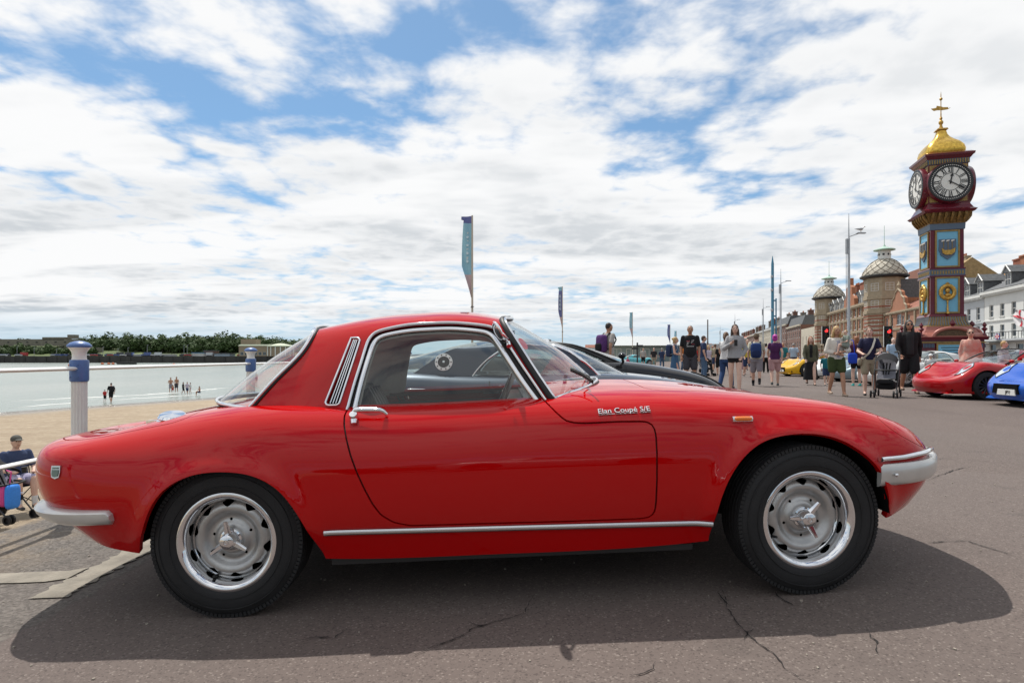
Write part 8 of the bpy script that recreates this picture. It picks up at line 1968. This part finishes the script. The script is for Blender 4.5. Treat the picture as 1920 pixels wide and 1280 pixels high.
    # harbour sheds
    def shed(px0, px1, y0, y1, lab, m, rm, Y=404):
        x0_, x1_ = hz(px0, Y), hz(px1, Y); z1 = EYE-(y0-HOR)/FPX*Y; z0 = 1.0; r = thing('harbour_building', lab, 'building', ((x0_+x1_)/2, Y, z0)); w = x1_-x0_
        t = MB(); t.box((0, 0, (z1-z0)/2), (w, 8, z1-z0)); t.build('wall', m, r); t = MB(); t.box((0, 0, z1-z0+.2), (w+.8, 9, .5)); t.build('roof', rm, r); n = max(3, int(w/4))
        for i in range(n): window_at(r, Matrix.Translation((-w/2+w*(i+.5)/n, -4.03, (z1-z0)*.5)) @ Matrix.Rotation(PI/2, 4, 'X'), w/n*.62, (z1-z0)*.42, (1, 0))
    shed(234, 326, 665, 673, 'long pale low terminal building by the harbour wall', PALE_G, WHITE_R); shed(366, 387, 662, 673, 'small white and blue harbour building', WHITE_R, mat('blue_roof', (.12, .25, .38), .6)); shed(407, 436, 663, 673, 'pale blue harbour building left of the theatre', mat('pale_blue_wall', (.35, .44, .52), .7), SLATE); shed(388, 405, 658, 673, 'dark gabled harbour building between paler ones', BR_BRN, SLATE, 408)
    # parked vehicles on the quay, a few pixels each
    cols = [(.6, .6, .6), (.05, .05, .06), (.4, .04, .04), (.08, .12, .3), (.5, .52, .54)]
    pxs = sorted(list(rg.uniform(0, 330, 26))+list(rg.uniform(330, 540, 8))); nth = 'first second third fourth fifth sixth seventh eighth ninth tenth eleventh twelfth thirteenth fourteenth fifteenth sixteenth seventeenth eighteenth nineteenth twentieth'.split()+['twenty-'+w for w in 'first second third fourth fifth sixth seventh eighth ninth'.split()]+['thirtieth', 'thirty-first', 'thirty-second', 'thirty-third', 'thirty-fourth']
    for i in range(34):
        px = pxs[i]; c = cols[int(rg.integers(0, 5))]; big = rg.random() < .25
        r = thing('quay_van' if big else 'quay_car', 'tiny %s %s on the far quay, %s vehicle from the left' % (['pale', 'black', 'red', 'blue', 'silver'][cols.index(c)], 'van' if big else 'car', nth[i]), 'van' if big else 'car', (hz(px, 399), 399+rg.uniform(-2, 2), 1.1), 0, 'vehicles parked on the far quay'); h = 2.3 if big else .9
        t = MB(); t.box((0, 0, h/2+.25), (4.2, 1.8, h), taper=.94); t.build('body', mat('quay_paint_%d' % cols.index(c), c, .4), r)
        if not big: t = MB(); t.box((-.2, 0, 1.4), (2.3, 1.6, .6), taper=.8); t.build('cabin', PANE, r)
        t = MB(); t.box((0, 0, .3), (3.4, 1.9, .5)); t.build('wheels', TYRE, r)
    for i, px in enumerate((32, 64, 106, 193, 221, 240, 276, 345, 351, 537, 542)):
        r = thing('quay_lamp', 'thin lamp post on the far quay, %s from the left' % nth[i], 'street lamp', (hz(px, 402), 402, 1), 0, 'lamp posts on the far quay'); h = rg.uniform(5, 8); t = MB(); t.tube([(0, 0, 0), (0, 0, h)], [.14, .09], 6); t.build('column', STEEL, r); t = MB(); t.box((.4, 0, h), (1.0, .3, .2)); t.build('lantern', STEEL, r)
    # small boat and buoys
    Y = 4.135*FPX/(683-HOR); r = thing('rowing_boat', 'small dark boat low on the water', 'boat', (hz(238, Y), Y, SEA_Z))
    t = MB(); L = 4.6; rows = []
    for i in range(9):
        f = i/8; w = 1.0*math.sin(PI*min(1, .12+f*.95))**.6+.02; rows.append([(L*2.2*(f-.5), w*math.sin(a)*1.2, .95-1.0*math.cos(a)*.9) for a in np.linspace(-PI/2, PI/2, 7)])
    t.grid(rows); t.build('hull', GUT, r, smooth=60)
    for s in (-1, 1):
        t = MB(); t.tube([(-4.8, s*.5, 1.0), (0, s*1.1, 1.0), (4.8, s*.3, 1.15)], .09, 6); t.build('gunwale', GUT, r)
    t = MB(); t.box((0, 0, .8), (.5, 2.0, .1)); t.build('thwart', STONE, r)
    for i, (px, py) in enumerate(((131, 686), (192, 683), (204, 683), (212, 683), (326, 685))):
        Y = 4.135*FPX/(py-HOR); b = thing('buoy', 'small orange buoy on the bay, %s from the left' % nth[i], 'buoy', (hz(px, Y), Y, SEA_Z), 0, 'mooring buoys'); t = MB(); t.sphere((0, 0, .3), .7, 10, 8); t.build('float', mat('buoy_orange', (.5, .12, .03), .5), b, smooth=60); t = MB(); t.tube([(0, 0, .8), (0, 0, 1.5)], .08, 5); t.build('pick_up_rod', GUT, b)
build_far()
